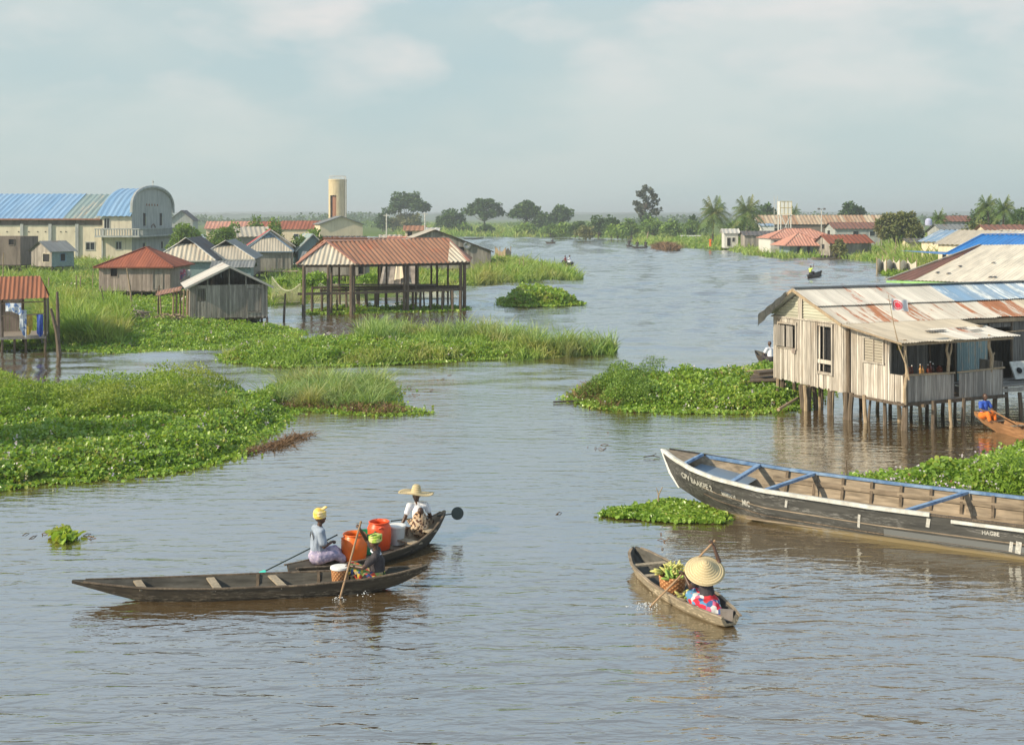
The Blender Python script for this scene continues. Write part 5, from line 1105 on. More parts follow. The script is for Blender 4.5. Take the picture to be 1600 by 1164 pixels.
# firewood / rubble by the huts
for (px, py, n, w, lb) in ((207, 497, 60, 2.2, 'heap of grey stacked sticks below the red-roofed hut'), (265, 502, 60, 1.5, 'heap of reddish sticks under the orange awning')):
    b = P(px, py, .3); m = MB(); rr = random.Random(px)
    for i in range(n):
        x = rr.uniform(-w / 2, w / 2); y = rr.uniform(-.5, .5); z = .1 + rr.random() * .5 * (1 - abs(x) / w); a = rr.uniform(0, 3.1); m.tube((x - .2 * math.cos(a), y - .2 * math.sin(a), z), (x + .2 * math.cos(a), y + .2 * math.sin(a), z + rr.uniform(-.08, .08)), .035, n=5)
    o = m.build('stick_heap', M['wood_pink'] if px < 250 else M['wood_pole']); o.location = (b.x, b.y, .25); tag(o, lb, 'firewood')
# orange awning by plank hut
aw = empty('awning', (XA(262, 73), 73, 0), 0, 'small rusty awning on crooked posts at the left side of the plank hut', 'awning')
m = MB(); m.sheet(Vector((XA(243, 72.2), 72.2, 1.65)), Vector((XA(280, 72), 72, 1.95)), Vector((XA(285, 74.5), 74.5, 2.1)), Vector((XA(246, 74.5), 74.5, 1.8)), pitch=.2, rows=2); m.build('roof', M['tin_orange'], aw, world=True)
for px, Y in ((281, 72.6), (286, 72.2), (292, 71.6), (270, 72.3), (275, 72.4)): m = MB(); m.tube((XA(px, Y), Y, -.3), (XA(px, Y) + .05, Y, 2.), .06, n=6); m.build('post', M['wood_pole'], aw, world=True)
# walkway with clutter by blue trimmed hut
o = empty('walkway', (XA(410, 120), 119, 0), 0, 'rickety plank walkway in front of the blue-trimmed hut', 'walkway'); m = MB()
for i in range(9): m.box((i * .45, 0, .95 + .02 * (i % 3)), (.38, 1.6, .06), M=Matrix.Rotation(.04 * (i % 3 - 1), 3, 'Y'))
m.build('planks', M['wood_pole'], o)
for i in range(6): m = MB(); m.tube((i * .75, -.7, -.3), (i * .75, -.7, .95), .05, n=5); m.build('stilt', M['wood_post'], o)
# ================================================================ the near stilt house on the right
C0 = Vector((11.9, 35.9, 0)); U_ = Vector((.917, .399, 0)); V_ = Vector((-.461, .887, 0))
M['tin_gable'] = m_tin('pale_ribbed_gable_sheet', (.56, .55, .44), (.50, .49, .40), (.30, .24, .16), amt=.3, sheet=9)
def W_(u, v, z=0.): return C0 + U_ * u + V_ * v + Vector((0, 0, z))
H0 = empty('stilt_house', C0, 0, 'large bleached plank stilt house with patched tin roof and veranda on the right', 'stilt house')
def bl_(name, mb, mat, parent=None, **k): return mb.build(name, M[mat] if isinstance(mat, str) else [M[q] for q in mat], parent or H0, world=True, **k)
def vz(v): return 2.70 + (v + .25) * (3.04 - 2.70) / 2.75            # veranda roof underside height
VL = 6.03
def gtop(s):                                                        # main gable wall boards end at the cladding line
    return 3.03
m = MB(); m.boards(W_(0, VL).xy, W_(0, 2.42).xy, lambda s: .92 - .10 * s, gtop, ops=[(VL - 5.69, VL - 4.86, 2.02, 2.78), (VL - 3.70, VL - 3.10, 1.38, 2.86)], bw=.085, var=.016, jag=.05, gap=.013); bl_('wall', m, 'wood_pale')
m = MB(); m.boards(W_(.03, 2.36).xy, W_(.03, 0).xy, lambda s: .80 + .05 * s, lambda s: (vz(2.36 * (1 - s)) - .06) if 2.36 * (1 - s) > .66 else 1.66, ops=[(2.36 - 1.62, 2.36 - .88, 1.98, 2.66)], bw=.09, var=.016, jag=.04, gap=.013); bl_('wall', m, 'wood_pale')
m = MB()
m.roof([W_(-.02, 4.62, 3.03), W_(-.02, 4.62, 3.97), W_(-.02, 6.12, 3.03)], pitch=.10, amp=.014, sub=4)
m.roof([W_(-.02, 4.58, 3.97), W_(-.02, 4.58, 3.03), W_(-.02, 2.35, 3.03)], pitch=.10, amp=.014, sub=4)
bl_('gable_cladding', m, 'tin_gable')
m = MB(); m.beam(W_(-.06, 4.6, 3.0), W_(-.06, 4.6, 3.98), .22, .02, up=U_); m.beam(W_(-.06, VL + .05, 3.03), W_(-.06, 2.35, 3.03), .03, .05); bl_('trim', m, 'wood_pale')
# windows of the gable wall
m = MB()
for v in (5.74, 4.82): m.beam(W_(-.05, v, 1.96), W_(-.05, v, 2.9), .05, .05, up=U_)
for z in (1.99, 2.83): m.beam(W_(-.05, 5.78, z), W_(-.05, 4.78, z), .05, .05)
wd1 = bl_('window', m, 'wood_pale'); m = MB(); m.poly([W_(.10, 5.69, 2.), W_(.10, 4.86, 2.), W_(.10, 4.86, 2.8), W_(.10, 5.69, 2.8)]); bl_('pane', m, 'dark', wd1)
for a, b, sw in ((5.80, 5.32, .05), (5.24, 4.90, .0)):
    m = MB(); m.boards(W_(-.10 - sw, a).xy, W_(-.10, b).xy, 2.04, 2.76, bw=.1, var=.003, jag=0); bl_('shutter', m, 'wood_grey', wd1)
m = MB(); m.boards(W_(-.06, 5.02).xy, W_(-.06, 4.82).xy, 1.86, 2.0, bw=.05); bl_('sill', m, 'wood_pink', wd1)
m = MB()
for v in (3.76, 3.04): m.beam(W_(-.05, v, 1.30), W_(-.05, v, 2.98), .05, .11, up=U_)
for z in (1.34, 2.93): m.beam(W_(-.05, 3.78, z), W_(-.05, 3.02, z), .05, .09)
m.beam(W_(-.06, 3.72, 1.72), W_(-.06, 3.08, 1.72), .05, .13); m.beam(W_(.0, 3.52, 1.4), W_(.0, 3.52, 2.86), .035, .04, up=U_)
wd2 = bl_('window', m, 'wood_pale'); m = MB(); m.poly([W_(.12, 3.74, 1.3), W_(.12, 3.06, 1.3), W_(.12, 3.06, 2.9), W_(.12, 3.74, 2.9)]); bl_('pane', m, 'dark', wd2)
m = MB()
for v in (1.67, .83): m.beam(W_(-.03, v, 1.90), W_(-.03, v, 2.74), .05, .055, up=U_)
m.beam(W_(-.03, 1.25, 1.95), W_(-.03, 1.25, 2.68), .04, .04, up=U_)
for z in (1.93, 2.70): m.beam(W_(-.03, 1.71, z), W_(-.03, .79, z), .05, .055)
wd3 = bl_('window', m, 'wood_pale'); m = MB()
for k in range(8):
    for a, b in ((1.63, 1.28), (1.22, .87)): m.beam(W_(-.02, a, 2.0 + k * .088), W_(-.02, b, 2.0 + k * .088), .016, .075)
bl_('shutter', m, 'tin_cream', wd3)
# corner posts
for (u, v, z0, z1, r) in ((-.02, 2.40, -.7, 3.1, .065), (-.06, 2.33, -.7, 3.0, .05), (.02, .0, -.7, 1.7, .07)):
    m = MB(); m.path([W_(u, v, z0), W_(u + .02, v - .02, (z0 + z1) / 2), W_(u, v, z1)], r, 7); bl_('post', m, 'wood_post')
m = MB(); m.beam(W_(.05, .66, 1.66), W_(.05, .66, vz(.66) - .05), .06, .08, up=U_); bl_('post', m, 'wood_pale')
m = MB(); m.path([W_(-.03, -.05, .8), W_(-.07, -.08, 1.3), W_(.06, -.04, 1.8), W_(.0, -.03, 2.35), W_(.02, 0, 2.76)], [.06, .055, .05, .045, .045], 7); bl_('post', m, 'wood_pole')
m = MB(); m.path([W_(1.72, .02, 1.6), W_(1.75, 0, 2.1), W_(1.68, .02, 2.35), W_(1.74, 0, 2.74)], [.055, .05, .04, .035], 7); m.path([W_(1.75, 0, 2.1), W_(1.86, 0, 2.4), W_(1.88, .02, 2.6)], [.035, .03, .02], 6); bl_('post', m, 'wood_pole')
m = MB(); m.path([W_(3.48, .02, 1.6), W_(3.52, 0, 2.05), W_(3.40, .02, 2.4), W_(3.40, 0, 2.78)], [.06, .06, .05, .04], 7); m.path([W_(3.5, 0, 2.05), W_(3.62, 0, 2.2)], [.04, .03], 6); bl_('post', m, 'wood_pole')
# veranda low wall
m = MB(); m.boards(W_(.04, 0).xy, W_(3.95, 0).xy, .86, lambda s: 1.64 + .03 * math.sin(s * 9), ops=[(1.92, 2.12, .9, 1.8)], bw=.095, var=.012, jag=.04); m.boards(W_(3.95, 0).xy, W_(3.95, .9).xy, .86, 1.9, bw=.1); bl_('low_wall', m, 'wood_grey')
m = MB(); m.beam(W_(.0, -.02, 1.68), W_(1.95, -.02, 1.66), .09, .05); m.beam(W_(2.1, -.02, 1.66), W_(4.0, -.02, 1.72), .09, .05); bl_('rail', m, 'wood_pole')
m = MB(); m.beam(W_(.1, .30, 1.60), W_(1.95, .30, 1.60), .42, .04); bl_('counter', m, 'wood_post')
# inner wall / front of the main house
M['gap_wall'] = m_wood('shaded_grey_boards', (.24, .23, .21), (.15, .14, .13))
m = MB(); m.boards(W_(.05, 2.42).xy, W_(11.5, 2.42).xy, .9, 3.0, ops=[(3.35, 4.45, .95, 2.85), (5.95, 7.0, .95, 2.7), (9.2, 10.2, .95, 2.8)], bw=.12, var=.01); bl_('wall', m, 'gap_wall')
for a, b in ((3.35, 4.45), (5.95, 7.0), (9.2, 10.2)):
    m = MB(); m.beam(W_(a, 2.38, .95), W_(a, 2.38, 2.9), .06, .06, up=U_); m.beam(W_(b, 2.38, .95), W_(b, 2.38, 2.9), .06, .06, up=U_); m.beam(W_(a, 2.38, 2.88), W_(b, 2.38, 2.88), .06, .06); bl_('doorway', m, 'wood_post')
m = MB(); m.roof([W_(4.5, 2.34, .98), W_(5.85, 2.34, .98), W_(5.85, 2.34, 2.8), W_(4.5, 2.34, 2.8)], pitch=.1, amp=.012); bl_('tin_panel', m, 'tin_teal')
m = MB(); m.beam(W_(6.5, 2.15, 2.55), W_(11, 2.15, 2.65), .04, .04); bl_('pole_rail', m, 'wood_pole')
# remaining walls
m = MB(); m.boards(W_(11.5, 2.4).xy, W_(11.5, VL).xy, .9, lambda s: 3.0 + .9 * (1 - abs(2 * s - 1)), bw=.15); m.boards(W_(11.5, VL).xy, W_(0, VL).xy, .9, 3.0, bw=.15); bl_('wall', m, 'wood_grey')
# floors
m = MB(); 
def slab(u0, u1, v0, v1, z, t=.06):
    p = [W_(u0, v0, z), W_(u1, v0, z), W_(u1, v1, z), W_(u0, v1, z)]; q = [a - Vector((0, 0, t)) for a in p]
    m.add(p + q, [(0, 1, 2, 3), (7, 6, 5, 4), (0, 4, 5, 1), (1, 5, 6, 2), (2, 6, 7, 3), (3, 7, 4, 0)])
slab(0.05, 11.4, 2.45, 6.0, .93); slab(.05, 4.0, .02, 2.42, .90)
m.beam(W_(-.1, -.04, .80), W_(4.1, -.04, .82), .08, .10); m.beam(W_(-.02, 0, .78), W_(-.02, 2.4, .78), .08, .08); m.beam(W_(.6, -.2, .74), W_(.6, 2.4, .76), .09, .09)
bl_('floor', m, 'wood_post')
m = MB()
for k in range(9): a = W_(4.05, 1.0 + k * .155, .93 - .01 * (k % 3)); m.beam(a, W_(11.5, 1.0 + k * .155, .92), .145, .05)
m.beam(W_(4.0, .95, .80), W_(11.5, .95, .82), .08, .12); bl_('deck', m, 'wood_grey')
# roof
m = MB(); ks = dict(pitch=.11, amp=.014, sub=4)
def pan(u0, u1, v0, z0, v1, z1, cur, rows=3, jag=.0, u0b=None, u1b=None):
    m.cur = cur; m.sheet(W_(u0, v0, z0), W_(u1, v0, z0), W_(u1 if u1b is None else u1b, v1, z1), W_(u0 if u0b is None else u0b, v1, z1), rows=rows, u0=u0 + 40, jag=jag, **ks)
pan(-.38, 5.5, 3.38, 3.56, 4.6, 4.07, 0, jag=.02); pan(5.5, 11.9, 3.38, 3.56, 4.6, 4.07, 1, jag=.02)
pan(-.38, 8.1, 2.28, 3.06, 3.50, 3.56, 2, jag=.03); pan(8.1, 11.9, 2.28, 3.06, 3.50, 3.56, 3, jag=.03)
pan(-.36, 2.1, -.28, 2.70, 1.15, 2.90, 3, jag=.08); pan(2.05, 4.5, -.26, 2.71, 1.15, 2.91, 0, jag=.10)
pan(-.36, 4.5, 1.05, 2.87, 2.5, 3.10, 3, jag=.03)
pan(11.9, -.38, 6.3, 3.08, 4.6, 4.07, 0)
ro = m.build('roof', [M['tin_white'], M['tin_bluegrey'], M['tin_rustmix'], M['tin_cream']], H0, world=True)
m = MB(); m.beam(W_(-.4, 4.6, 4.10), W_(11.9, 4.6, 4.10), .22, .03); bl_('ridge_cap', m, 'tin_grey')
m = MB(); m.beam(W_(-.38, 4.62, 4.02), W_(-.38, 2.28, 3.02), .03, .10); m.beam(W_(-.38, 4.6, 4.02), W_(-.38, 6.3, 3.04), .03, .10); m.beam(W_(-.36, 2.4, 3.04), W_(-.36, -.28, 2.66), .03, .05); bl_('rake_board', m, 'wood_pole')
M['tar'] = m_plain('black_tar_sheet', (.035, .037, .035), .6, var=.4)
m = MB(); m.sheet(W_(-.45, 6.30, 2.72), W_(-.45, 4.9, 3.76), W_(-.45, 4.8, 3.97), W_(-.45, 6.30, 3.07), pitch=.5, amp=.03, rows=3, jag=.12); bl_('tar_flap', m, 'tar')
m = MB(); m.beam(W_(-.2, -.10, 2.62), W_(4.3, -.08, 2.64), .07, .07); m.beam(W_(4.5, 2.3, 2.94), W_(11.8, 2.3, 2.96), .10, .12); bl_('eave_beam', m, 'wood_pole')
for (u, v, w, d, ss) in ((1.65, .8, .75, .16, .0), (3.3, .62, .45, .10, .1), (3.1, 1.0, .35, .08, -.1), (4.1, 1.1, .22, .16, 0)):
    m = MB(); z = 2.70 + (v + .28) * .14 + .035; m.beam(W_(u, v, z), W_(u + w, v + ss * .3, z + .012), d, .012); bl_('roof_patch', m, 'tin_dark' if w > .3 else 'wood_pole')
# stilts
for i, (px, py, r) in enumerate(((1216, 628, .07), (1223, 630, .09), (1251, 641, .09), (1257, 642, .07), (1265, 641, .09), (1271, 639, .08), (1281, 635, .05), (1284, 640, .04), (1297, 648, .09), (1301, 648, .08), (1322, 655, .085), (1331, 656, .085), (1350, 660, .065), (1361, 657, .04), (1382, 664, .06), (1402, 658, .065), (1414, 672, .075), (1425, 650, .05), (1437, 655, .06), (1447, 652, .06), (1458, 670, .06), (1484, 668, .055), (1506, 666, .055), (1555, 655, .08), (1520, 650, .06), (1475, 645, .06), (1492, 648, .05), (1374, 640, .06), (1390, 645, .06), (1345, 636, .06), (1318, 640, .06), (1593, 655, .07), (1572, 645, .06), (1540, 640, .06), (1285, 625, .06), (1240, 622, .07))):
    b = P(px, py, 0); m = MB(); l = random.uniform(-.12, .12); zt = .86
    m.path([b + Vector((l, 0, -.7)), b + Vector((l * .4 + random.uniform(-.03, .03), 0, .35)), b + Vector((0, 0, zt))], [r * 1.1, r, r * .9], 7); bl_('stilt', m, 'wood_post' if i % 3 else 'wood_pole')
for a, b in ((P(1215, 622, .1), P(1228, 600, .5)), (P(1506, 660), W_(2.6, .2, .8)), (P(1462, 655), W_(1.6, .4, .8))): m = MB(); m.tube(a, b, .05, .04, 6); bl_('brace', m, 'wood_pole')
# flag
fb = W_(.06, -.12, 1.55); ft = Vector((XA(1388, fb.y - .1), fb.y - .1, ZA(461, fb.y - .1)))
fo = empty('flag', (fb.x, fb.y, 0), 0, 'small white flag with red round emblem on a thin crooked pole above the veranda', 'flag')
mid = fb.lerp(ft, .38) + Vector((-.06, 0, 0)); m = MB(); m.path([fb, fb.lerp(mid, .5) + Vector((.05, 0, 0)), mid, mid.lerp(ft, .5) + Vector((-.02, 0, 0)), ft], [.03, .025, .02, .013, .008], 6); bl_('pole', m, 'wood_pole', fo)
p0 = Vector((XA(1391, fb.y), fb.y - .1, ZA(467, fb.y - .1))); M['flag_white'] = m_plain('flag_cloth', (.66, .64, .66), .8, var=.06); M['flag_red'] = m_plain('red_emblem', (.50, .03, .06), .8, var=.3, sc=30)
def flagpt(s, t): return p0 + Vector((s * .50 + .03 * t, .04 * math.sin(s * 8) - .02 * t, -t * .33 - .05 * s + .015 * math.sin(s * 9 + t * 3)))
m = MB(); n1, n2 = 16, 8; m.add([flagpt(i / n1, j / n2) for i in range(n1 + 1) for j in range(n2 + 1)], [(i * 9 + j, i * 9 + j + 1, (i + 1) * 9 + j + 1, (i + 1) * 9 + j) for i in range(n1) for j in range(n2)]); fl = bl_('flag_cloth', m, 'flag_white', fo, smooth=True)
m = MB(); cs, ct = .34, .50
def fd(a, r): return flagpt(cs + r * math.cos(a) * .62, ct + r * math.sin(a)) + Vector((0, -.022, 0))
n = 28
for r0_, r1_ in ((.34, .42), (.0, .24)): m.add([fd(2 * math.pi * k / n, r) for r in (r0_, r1_) for k in range(n)], [(k, (k + 1) % n, n + (k + 1) % n, n + k) for k in range(n)])
for k in range(12): a = k * math.pi / 6; m.add([fd(a, .24), fd(a + .18, .24), fd(a + .12, .34), fd(a + .02, .34)], [(0, 1, 2, 3)])
bl_('emblem', m, 'flag_red', fl)
# bottles
def bottle(u, v, z, h, r, mat, label, capm='white', jar=False):
    b = W_(u, v, z); m = MB()
    pr = [(0, 0), (r, 0), (r, h * .55), (r * .35, h * .75), (r * .3, h), (0, h)] if not jar else [(0, 0), (r, .02), (r * 1.05, h * .7), (r * .7, h * .85), (r * .7, h), (0, h)]
    m.lathe(pr, n=12); o = m.build('bottle' if not jar else 'jar', M[mat], smooth=False); o.location = b; tag(o, label, 'bottle' if not jar else 'jar')
    m = MB(); m.lathe([(0, h), (r * .4, h), (r * .4, h + .03), (0, h + .03)], n=10); m.build('cap', M[capm], o)
M['amber'] = m_plain('amber_glass', (.14, .035, .02), .15, var=.2); M['brownglass'] = m_plain('brown_glass', (.05, .02, .015), .12, var=.2); M['gold'] = m_plain('golden_oil', (.45, .24, .08), .25, var=.2)
cz = 1.62
for u, h, r, mt, cp, jr, lb in ((.42, .24, .085, 'brownglass', 'brownglass', True, 'dark brown jar, leftmost on the veranda counter'), (.53, .28, .05, 'amber', 'whitish', False, 'slim dark bottle right of the brown jar on the counter'), (.86, .30, .045, 'gold', 'whitish', False, 'golden bottle with pale neck on the veranda counter'), (.95, .26, .05, 'gold', 'amber', False, 'shorter golden bottle beside the one with the pale neck'), (1.16, .28, .055, 'amber', 'whitish', False, 'amber bottle left of the tall white-capped one'), (1.26, .36, .05, 'amber', 'white', False, 'tallest amber bottle with bright white cap on the counter'), (1.36, .30, .055, 'brownglass', 'white', False, 'dark bottle just right of the tall white-capped one'), (1.62, .22, .095, 'amber', 'amber', True, 'round reddish jar, rightmost on the veranda counter')): bottle(u, .25, cz, h, r, mt, lb, cp, jr)
o = W_(1.9, 2.2, 2.35); m = MB(); m.box((0, 0, 0), (.16, .05, .42), rz=.4); m.tube((0, 0, .2), (0, 0, .5), .006, n=4); q = m.build('hanging_bag', M['cloth_yellow']); q.location = o; tag(q, 'yellowish bag hanging on the veranda back wall', 'bag')
# white board with holes on the right deck and basin
q = empty('leaning_board', W_(6.3, 1.75, .95), .41, 'dirty white board with two round holes leaning on the right-hand deck', 'board'); m = MB(); Mr = Matrix.Rotation(R(-25), 3, 'X')
m.box((.45, 0, .34), (.85, .05, .62), M=Mr); m.build('panel', M['whitish'], q)
for x in (.28, .62): m = MB(); m.lathe([(0, .04), (.09, .04), (.11, .0)], (x, -.06, .34), 14, M=Mr @ Matrix.Rotation(R(90), 3, 'X')); m.build('hole', M['dark'], q)
q = W_(8.0, 1.8, .95); m = MB(); m.lathe([(0, .02), (.28, .02), (.32, .3), (.34, .32), (.3, .3), (.26, .06), (0, .05)], n=20); o = m.build('wash_tub', M['tarp']); o.location = q; tag(o, 'dark wash tub on the deck at the right edge', 'tub')
# plank landing at the left of the house
lp = empty('plank_landing', P(1195, 592, .5), 0, 'rickety plank landing on sticks at the left side of the bleached stilt house', 'landing')
m = MB(); a = P(1177, 590, .55); 
for k in range(6): m.beam(Vector((XA(1172, 44.4 - k * .35), 44.4 - k * .35, .55 + .02 * (k % 2))), Vector((XA(1216, 44.1 - k * .32), 44.1 - k * .32, .62)), .26, .05)
m.beam(P(1182, 583, .8), P(1212, 580, .85), .5, .10); bl_('planks', m, 'wood_post', lp)
for px, py in ((1184, 610), (1190, 606), (1203, 616), (1208, 612), (1213, 628)): b = P(px, py, .1); m = MB(); m.tube(b + Vector((-.1, 0, -.4)), Vector((b.x + .05, b.y, .56)), .055, .05, 6); bl_('stilt', m, 'wood_post', lp)
for i, (a, b, lb) in enumerate(((P(1083, 584, .45), P(1214, 577, .75), 'upper long bamboo pole lying across the hyacinth to the stilt house'), (P(1120, 588, .4), P(1214, 582, .7), 'lower bamboo pole lying across the hyacinth to the stilt house'))):
    m = MB(); L = (b - a); m.path([Vector(), L * .5 + Vector((0, 0, -.03)), L], [.03, .035, .035], 6); o = m.build('bamboo_pole', M['wood_pole']); o.location = a; tag(o, lb, 'pole')
a, b = P(1216, 640, .15), P(1246, 622, .35); m = MB(); m.tube(Vector(), b - a, .055, .045, 7); o = m.build('log', M['wood_pole']); o.location = a; tag(o, 'pale log leaning out of the hyacinth under the stilt house', 'log')
# ================================================================ boats
def lerp_tab(tab, x, k):
    for a, b in zip(tab[:-1], tab[1:]):
        if x <= b[0]:
            f = (x - a[0]) / (b[0] - a[0]); f2 = f
            return a[k] + (b[k] - a[k]) * f2
    return tab[-1][k]
class Boat:
    """tab rows: x from bow, half beam, gunwale z, keel z, half width of the bottom"""
    def __init__(s, name, label, bow, stern, tab, out, inn, th=.03, curve=0., floor=.035, cat='canoe', group=None, lip=.0, n=48, bank=0.):
        bow = Vector((*bow, 0)); stern = Vector((*stern, 0)); d = stern - bow; s.L = d.length; s.yaw = math.atan2(d.y, d.x); s.tab = tab; s.curve = curve; s.th = th; s.floor = floor
        k = s.L / tab[-1][0]; s.tab = tab = [(r[0] * k, *r[1:]) for r in tab]
        s.o = empty(name, bow, s.yaw, label, cat, group); m = MB(); vs = []; K = 9; sec = []
        for i in range(n + 1):
            t = i / n; x = s.L * (.5 - .5 * math.cos(math.pi * t)) * .6 + s.L * t * .4; sec.append(x); o_, in_ = [], []
            for j in range(K):
                q = j / (K - 1) * 2 - 1; o_.append(s.pt(x, q, 0)); in_.append(s.pt(x, q, 1))
            vs += o_ + in_[::-1]
        R2 = 2 * K; fs = []; mi = []
        for i in range(n):
            for j in range(R2):
                fs.append((i * R2 + j, i * R2 + (j + 1) % R2, (i + 1) * R2 + (j + 1) % R2, (i + 1) * R2 + j)); mi.append(0 if j < K - 1 else 1)
        fs += [tuple(range(K)) + tuple(range(K, R2)), tuple(n * R2 + j for j in range(R2))[::-1]]; mi += [0, 0]
        for f, c in zip(fs, mi): m.cur = c; m.add([], [])  # keep order
        b = len(m.v); m.v += [tuple(v) for v in vs]
        for f, c in zip(fs, mi): m.f.append([b + k for k in f]); m.mi.append(c); m.uv.append([(0, 0)] * len(f))
        s.hull = m.build('hull', [M[out], M[inn]], s.o); s.m = None
    def cy(s, x): t = x / s.L; return s.curve * 4 * t * (1 - t)
    def prof(s, x): return [lerp_tab(s.tab, x, k) for k in (1, 2, 3, 4)]
    def pt(s, x, q, inner=0, lift=0., out=0.):
        hb, zg, zk, bw = s.prof(x); a = abs(q)
        if a > .5:
            f = (a - .5) / .5; y = bw + (hb - bw) * (f ** .8); z = zk + (zg - zk) * f
        else: y = bw * a / .5; z = zk
        if inner: y = max(0, y - s.th); z = max(z + s.th, s.floor) if a < 1 else z
        z = min(z, zg) if inner else z
        return Vector((x, (y + out) * (1 if q >= 0 else -1) + s.cy(x), z + lift))
    def strip(s, name, mat, side, w=.05, t=.03, x0=0., x1=None, off=.0, lift=.01, n=40, parent=None):
        x1 = s.L if x1 is None else x1; m = MB(); pts = [s.pt(x0 + (x1 - x0) * i / n, side, 0, lift, off) for i in range(n + 1)]
        for a, b in zip(pts[:-1], pts[1:]): m.beam(a, b + (b - a) * .02, w, t)
        return m.build(name, M[mat], parent or s.o)
    def thwart(s, x, w, mat, t=.03, drop=.04, skew=0., name='thwart'):
        a = s.pt(x - skew, -1, 1); b = s.pt(x + skew, 1, 1); m = MB(); m.beam(a + Vector((0, .0, -drop)), b + Vector((0, 0, -drop)), w, t); return m.build(name, M[mat], s.o)
    def fit(s, ob, floor=.0):
        """keep what sits inside the hull inside it"""
        T = (Matrix.Translation(s.o.location) @ Matrix.Rotation(s.yaw, 4, 'Z')); Ti = T.inverted(); off = Matrix.Translation(ob.parent.location)
        for v in ob.data.vertices:
            p = Ti @ (off @ v.co)
            if not 0 < p.x < s.L: continue
            hb, zg, zk, bw = s.prof(p.x)
            if p.z < zg + .03:
                f = min(1, max(0, (p.z - zk) / (zg - zk))); w = max(.02, bw + (hb - bw) * f ** .8 - s.th - .012); d = p.y - s.cy(p.x)
                if abs(d) > w: p.y = s.cy(p.x) + (w if d > 0 else -w)
                p.z = max(p.z, max(zk + s.th, s.floor) + .005); v.co = off.inverted() @ (T @ p)
    def rib(s, x, mat, w=.05, d=.04):
        m = MB(); K = 13; pts = [s.pt(x, (j / (K - 1) * 2 - 1) * .97, 1) for j in range(K)]
        c = Vector((x, s.cy(x), .6))
        for a, b in zip(pts[:-1], pts[1:]): m.beam(a + (c - a).normalized() * d * .4, b + (c - b).normalized() * d * .4, w, d, up=(c - (a + b) / 2))
        return m.build('rib', M[mat], s.o)

def m_hull(name, c1, c2, line=(.34, .24, .11), lz=.06, sc=(3, 14, 14)):
    n = NT(name); a = n.noise(n.vec('Object', (1.2, 9, 9)), 1., 5, .65); b = n.noise(n.vec('Object', (7, 34, 34)), 1., 4, .65); wr = n.noise(n.vec('Object', (.7, 2, 7)), 1., 3)
    col = n.mix(n.ramp(a, [(.35, 0.), (.65, 1.)]), c1, c2)
    sp = n.t.nodes.new('ShaderNodeSeparateXYZ'); n.t.links.new(n.vec('Object'), sp.inputs[0])
    zz_ = n.math('ADD', sp.outputs[2], n.math('MULTIPLY', n.math('SUBTRACT', a, .5), .12))
    col = n.mix(n.ramp(zz_, [(max(0, lz - .02), .85), (lz + .03, 0.)]), col, line)
    col = n.mix(n.math('MULTIPLY', n.ramp(b, [(.50, 0.), (.62, .75)]), n.ramp(wr, [(.48, .05), (.62, 1.)])), col, tuple(min(1, c * 2.6 + .04) for c in c2))
    return n.done(col, .75, bump=n.bump(b, .01, .5), spec=.3)
M['hull_black'] = m_hull('tarred_hull_planks', (.042, .042, .040), (.088, .086, .080), (.26, .20, .10), .07)
M['hull_dark'] = m_hull('dark_dugout_wood', (.030, .024, .018), (.060, .048, .033), (.015, .012, .009), .05)
M['hull_canoe3'] = m_hull('wet_brown_canoe', (.20, .17, .12), (.27, .22, .15), (.12, .09, .05), .03)
M['hull_inner'] = m_wood('worn_inner_planks', (.36, .29, .21), (.26, .205, .15), .55, (2, 14, 14))
M['hull_grey'] = m_wood('blackish_canoe_inside', (.11, .105, .09), (.09, .085, .075), .5, (2, 14, 14))
M['hull_orange'] = m_wood('fresh_orange_wood', (.38, .20, .095), (.30, .155, .075), .6, (2, 14, 14))
M['thwart_wood'] = m_wood('thwart_wood', (.42, .36, .27), (.34, .28, .20), .6)
# --- long dark boat
lb = Boat('wooden_boat', 'long tar-black plank boat with white rail and blue gunwale, moored at the right', (3.47, 27.2), (16.46, 19.7),
          [(0, .035, 1.14, .98, .01), (.2, .20, 1.10, .62, .02), (.41, .38, 1.05, .34, .04), (1.0, .76, .93, .12, .22), (1.6, .97, .84, -.03, .48), (2.7, 1.14, .74, -.16, .80), (5, 1.2, .68, -.18, .95), (8, 1.22, .67, -.18, 1.), (11, 1.15, .70, -.16, .9), (13.5, .8, .80, -.03, .5), (15, .45, .95, .2, .2)], 'hull_black', 'hull_inner', th=.05, cat='boat', floor=.05, n=90)
lb.strip('rail', 'rail_white' if 'rail_white' in M else 'whitish', -1, .075, .075, .05, 6.1, .015, .01); lb.strip('rail', 'whitish', -1, .06, .06, 6.5, 14.5, .015, -.07)
lb.strip('gunwale', 'wood_post', -1, .10, .03, 6.0, 14.8, -.03, .0); lb.strip('gunwale', 'blue_paint', 1, .13, .05, 2.0, 14.8, -.03, .015); lb.strip('rail', 'hull_black', 1, .05, .08, .1, 14.8, .02, .0)
m = MB(); a = lb.pt(0, 1, 0); pts = [Vector((-.03, 0, 1.16)), Vector((.18, 0, .64)), Vector((.40, 0, .32))]; m.path(pts, [.04, .045, .03], 6); m.build('stem', M['white'], lb.o)
for x in np.arange(2.6, 14, .62): lb.rib(float(x), 'wood_post', .06, .05)
for side in (-1, 1):
    for q, w in ((.86, .10), (.68, .12), (.58, .05)):
        m = MB(); pts = [lb.pt(x, side * q, 1, 0, -.035) for x in np.linspace(2.3, 13.5, 30)]
        for a, b in zip(pts[:-1], pts[1:]): m.beam(a, b, .02, w, up=(0, 0, 1))
        m.build('stringer', M['hull_inner'], lb.o)
for x, sk in ((2.97, .22), (6.02, .40)): lb.thwart(x, .085, 'blue_paint', .06, .0, sk)
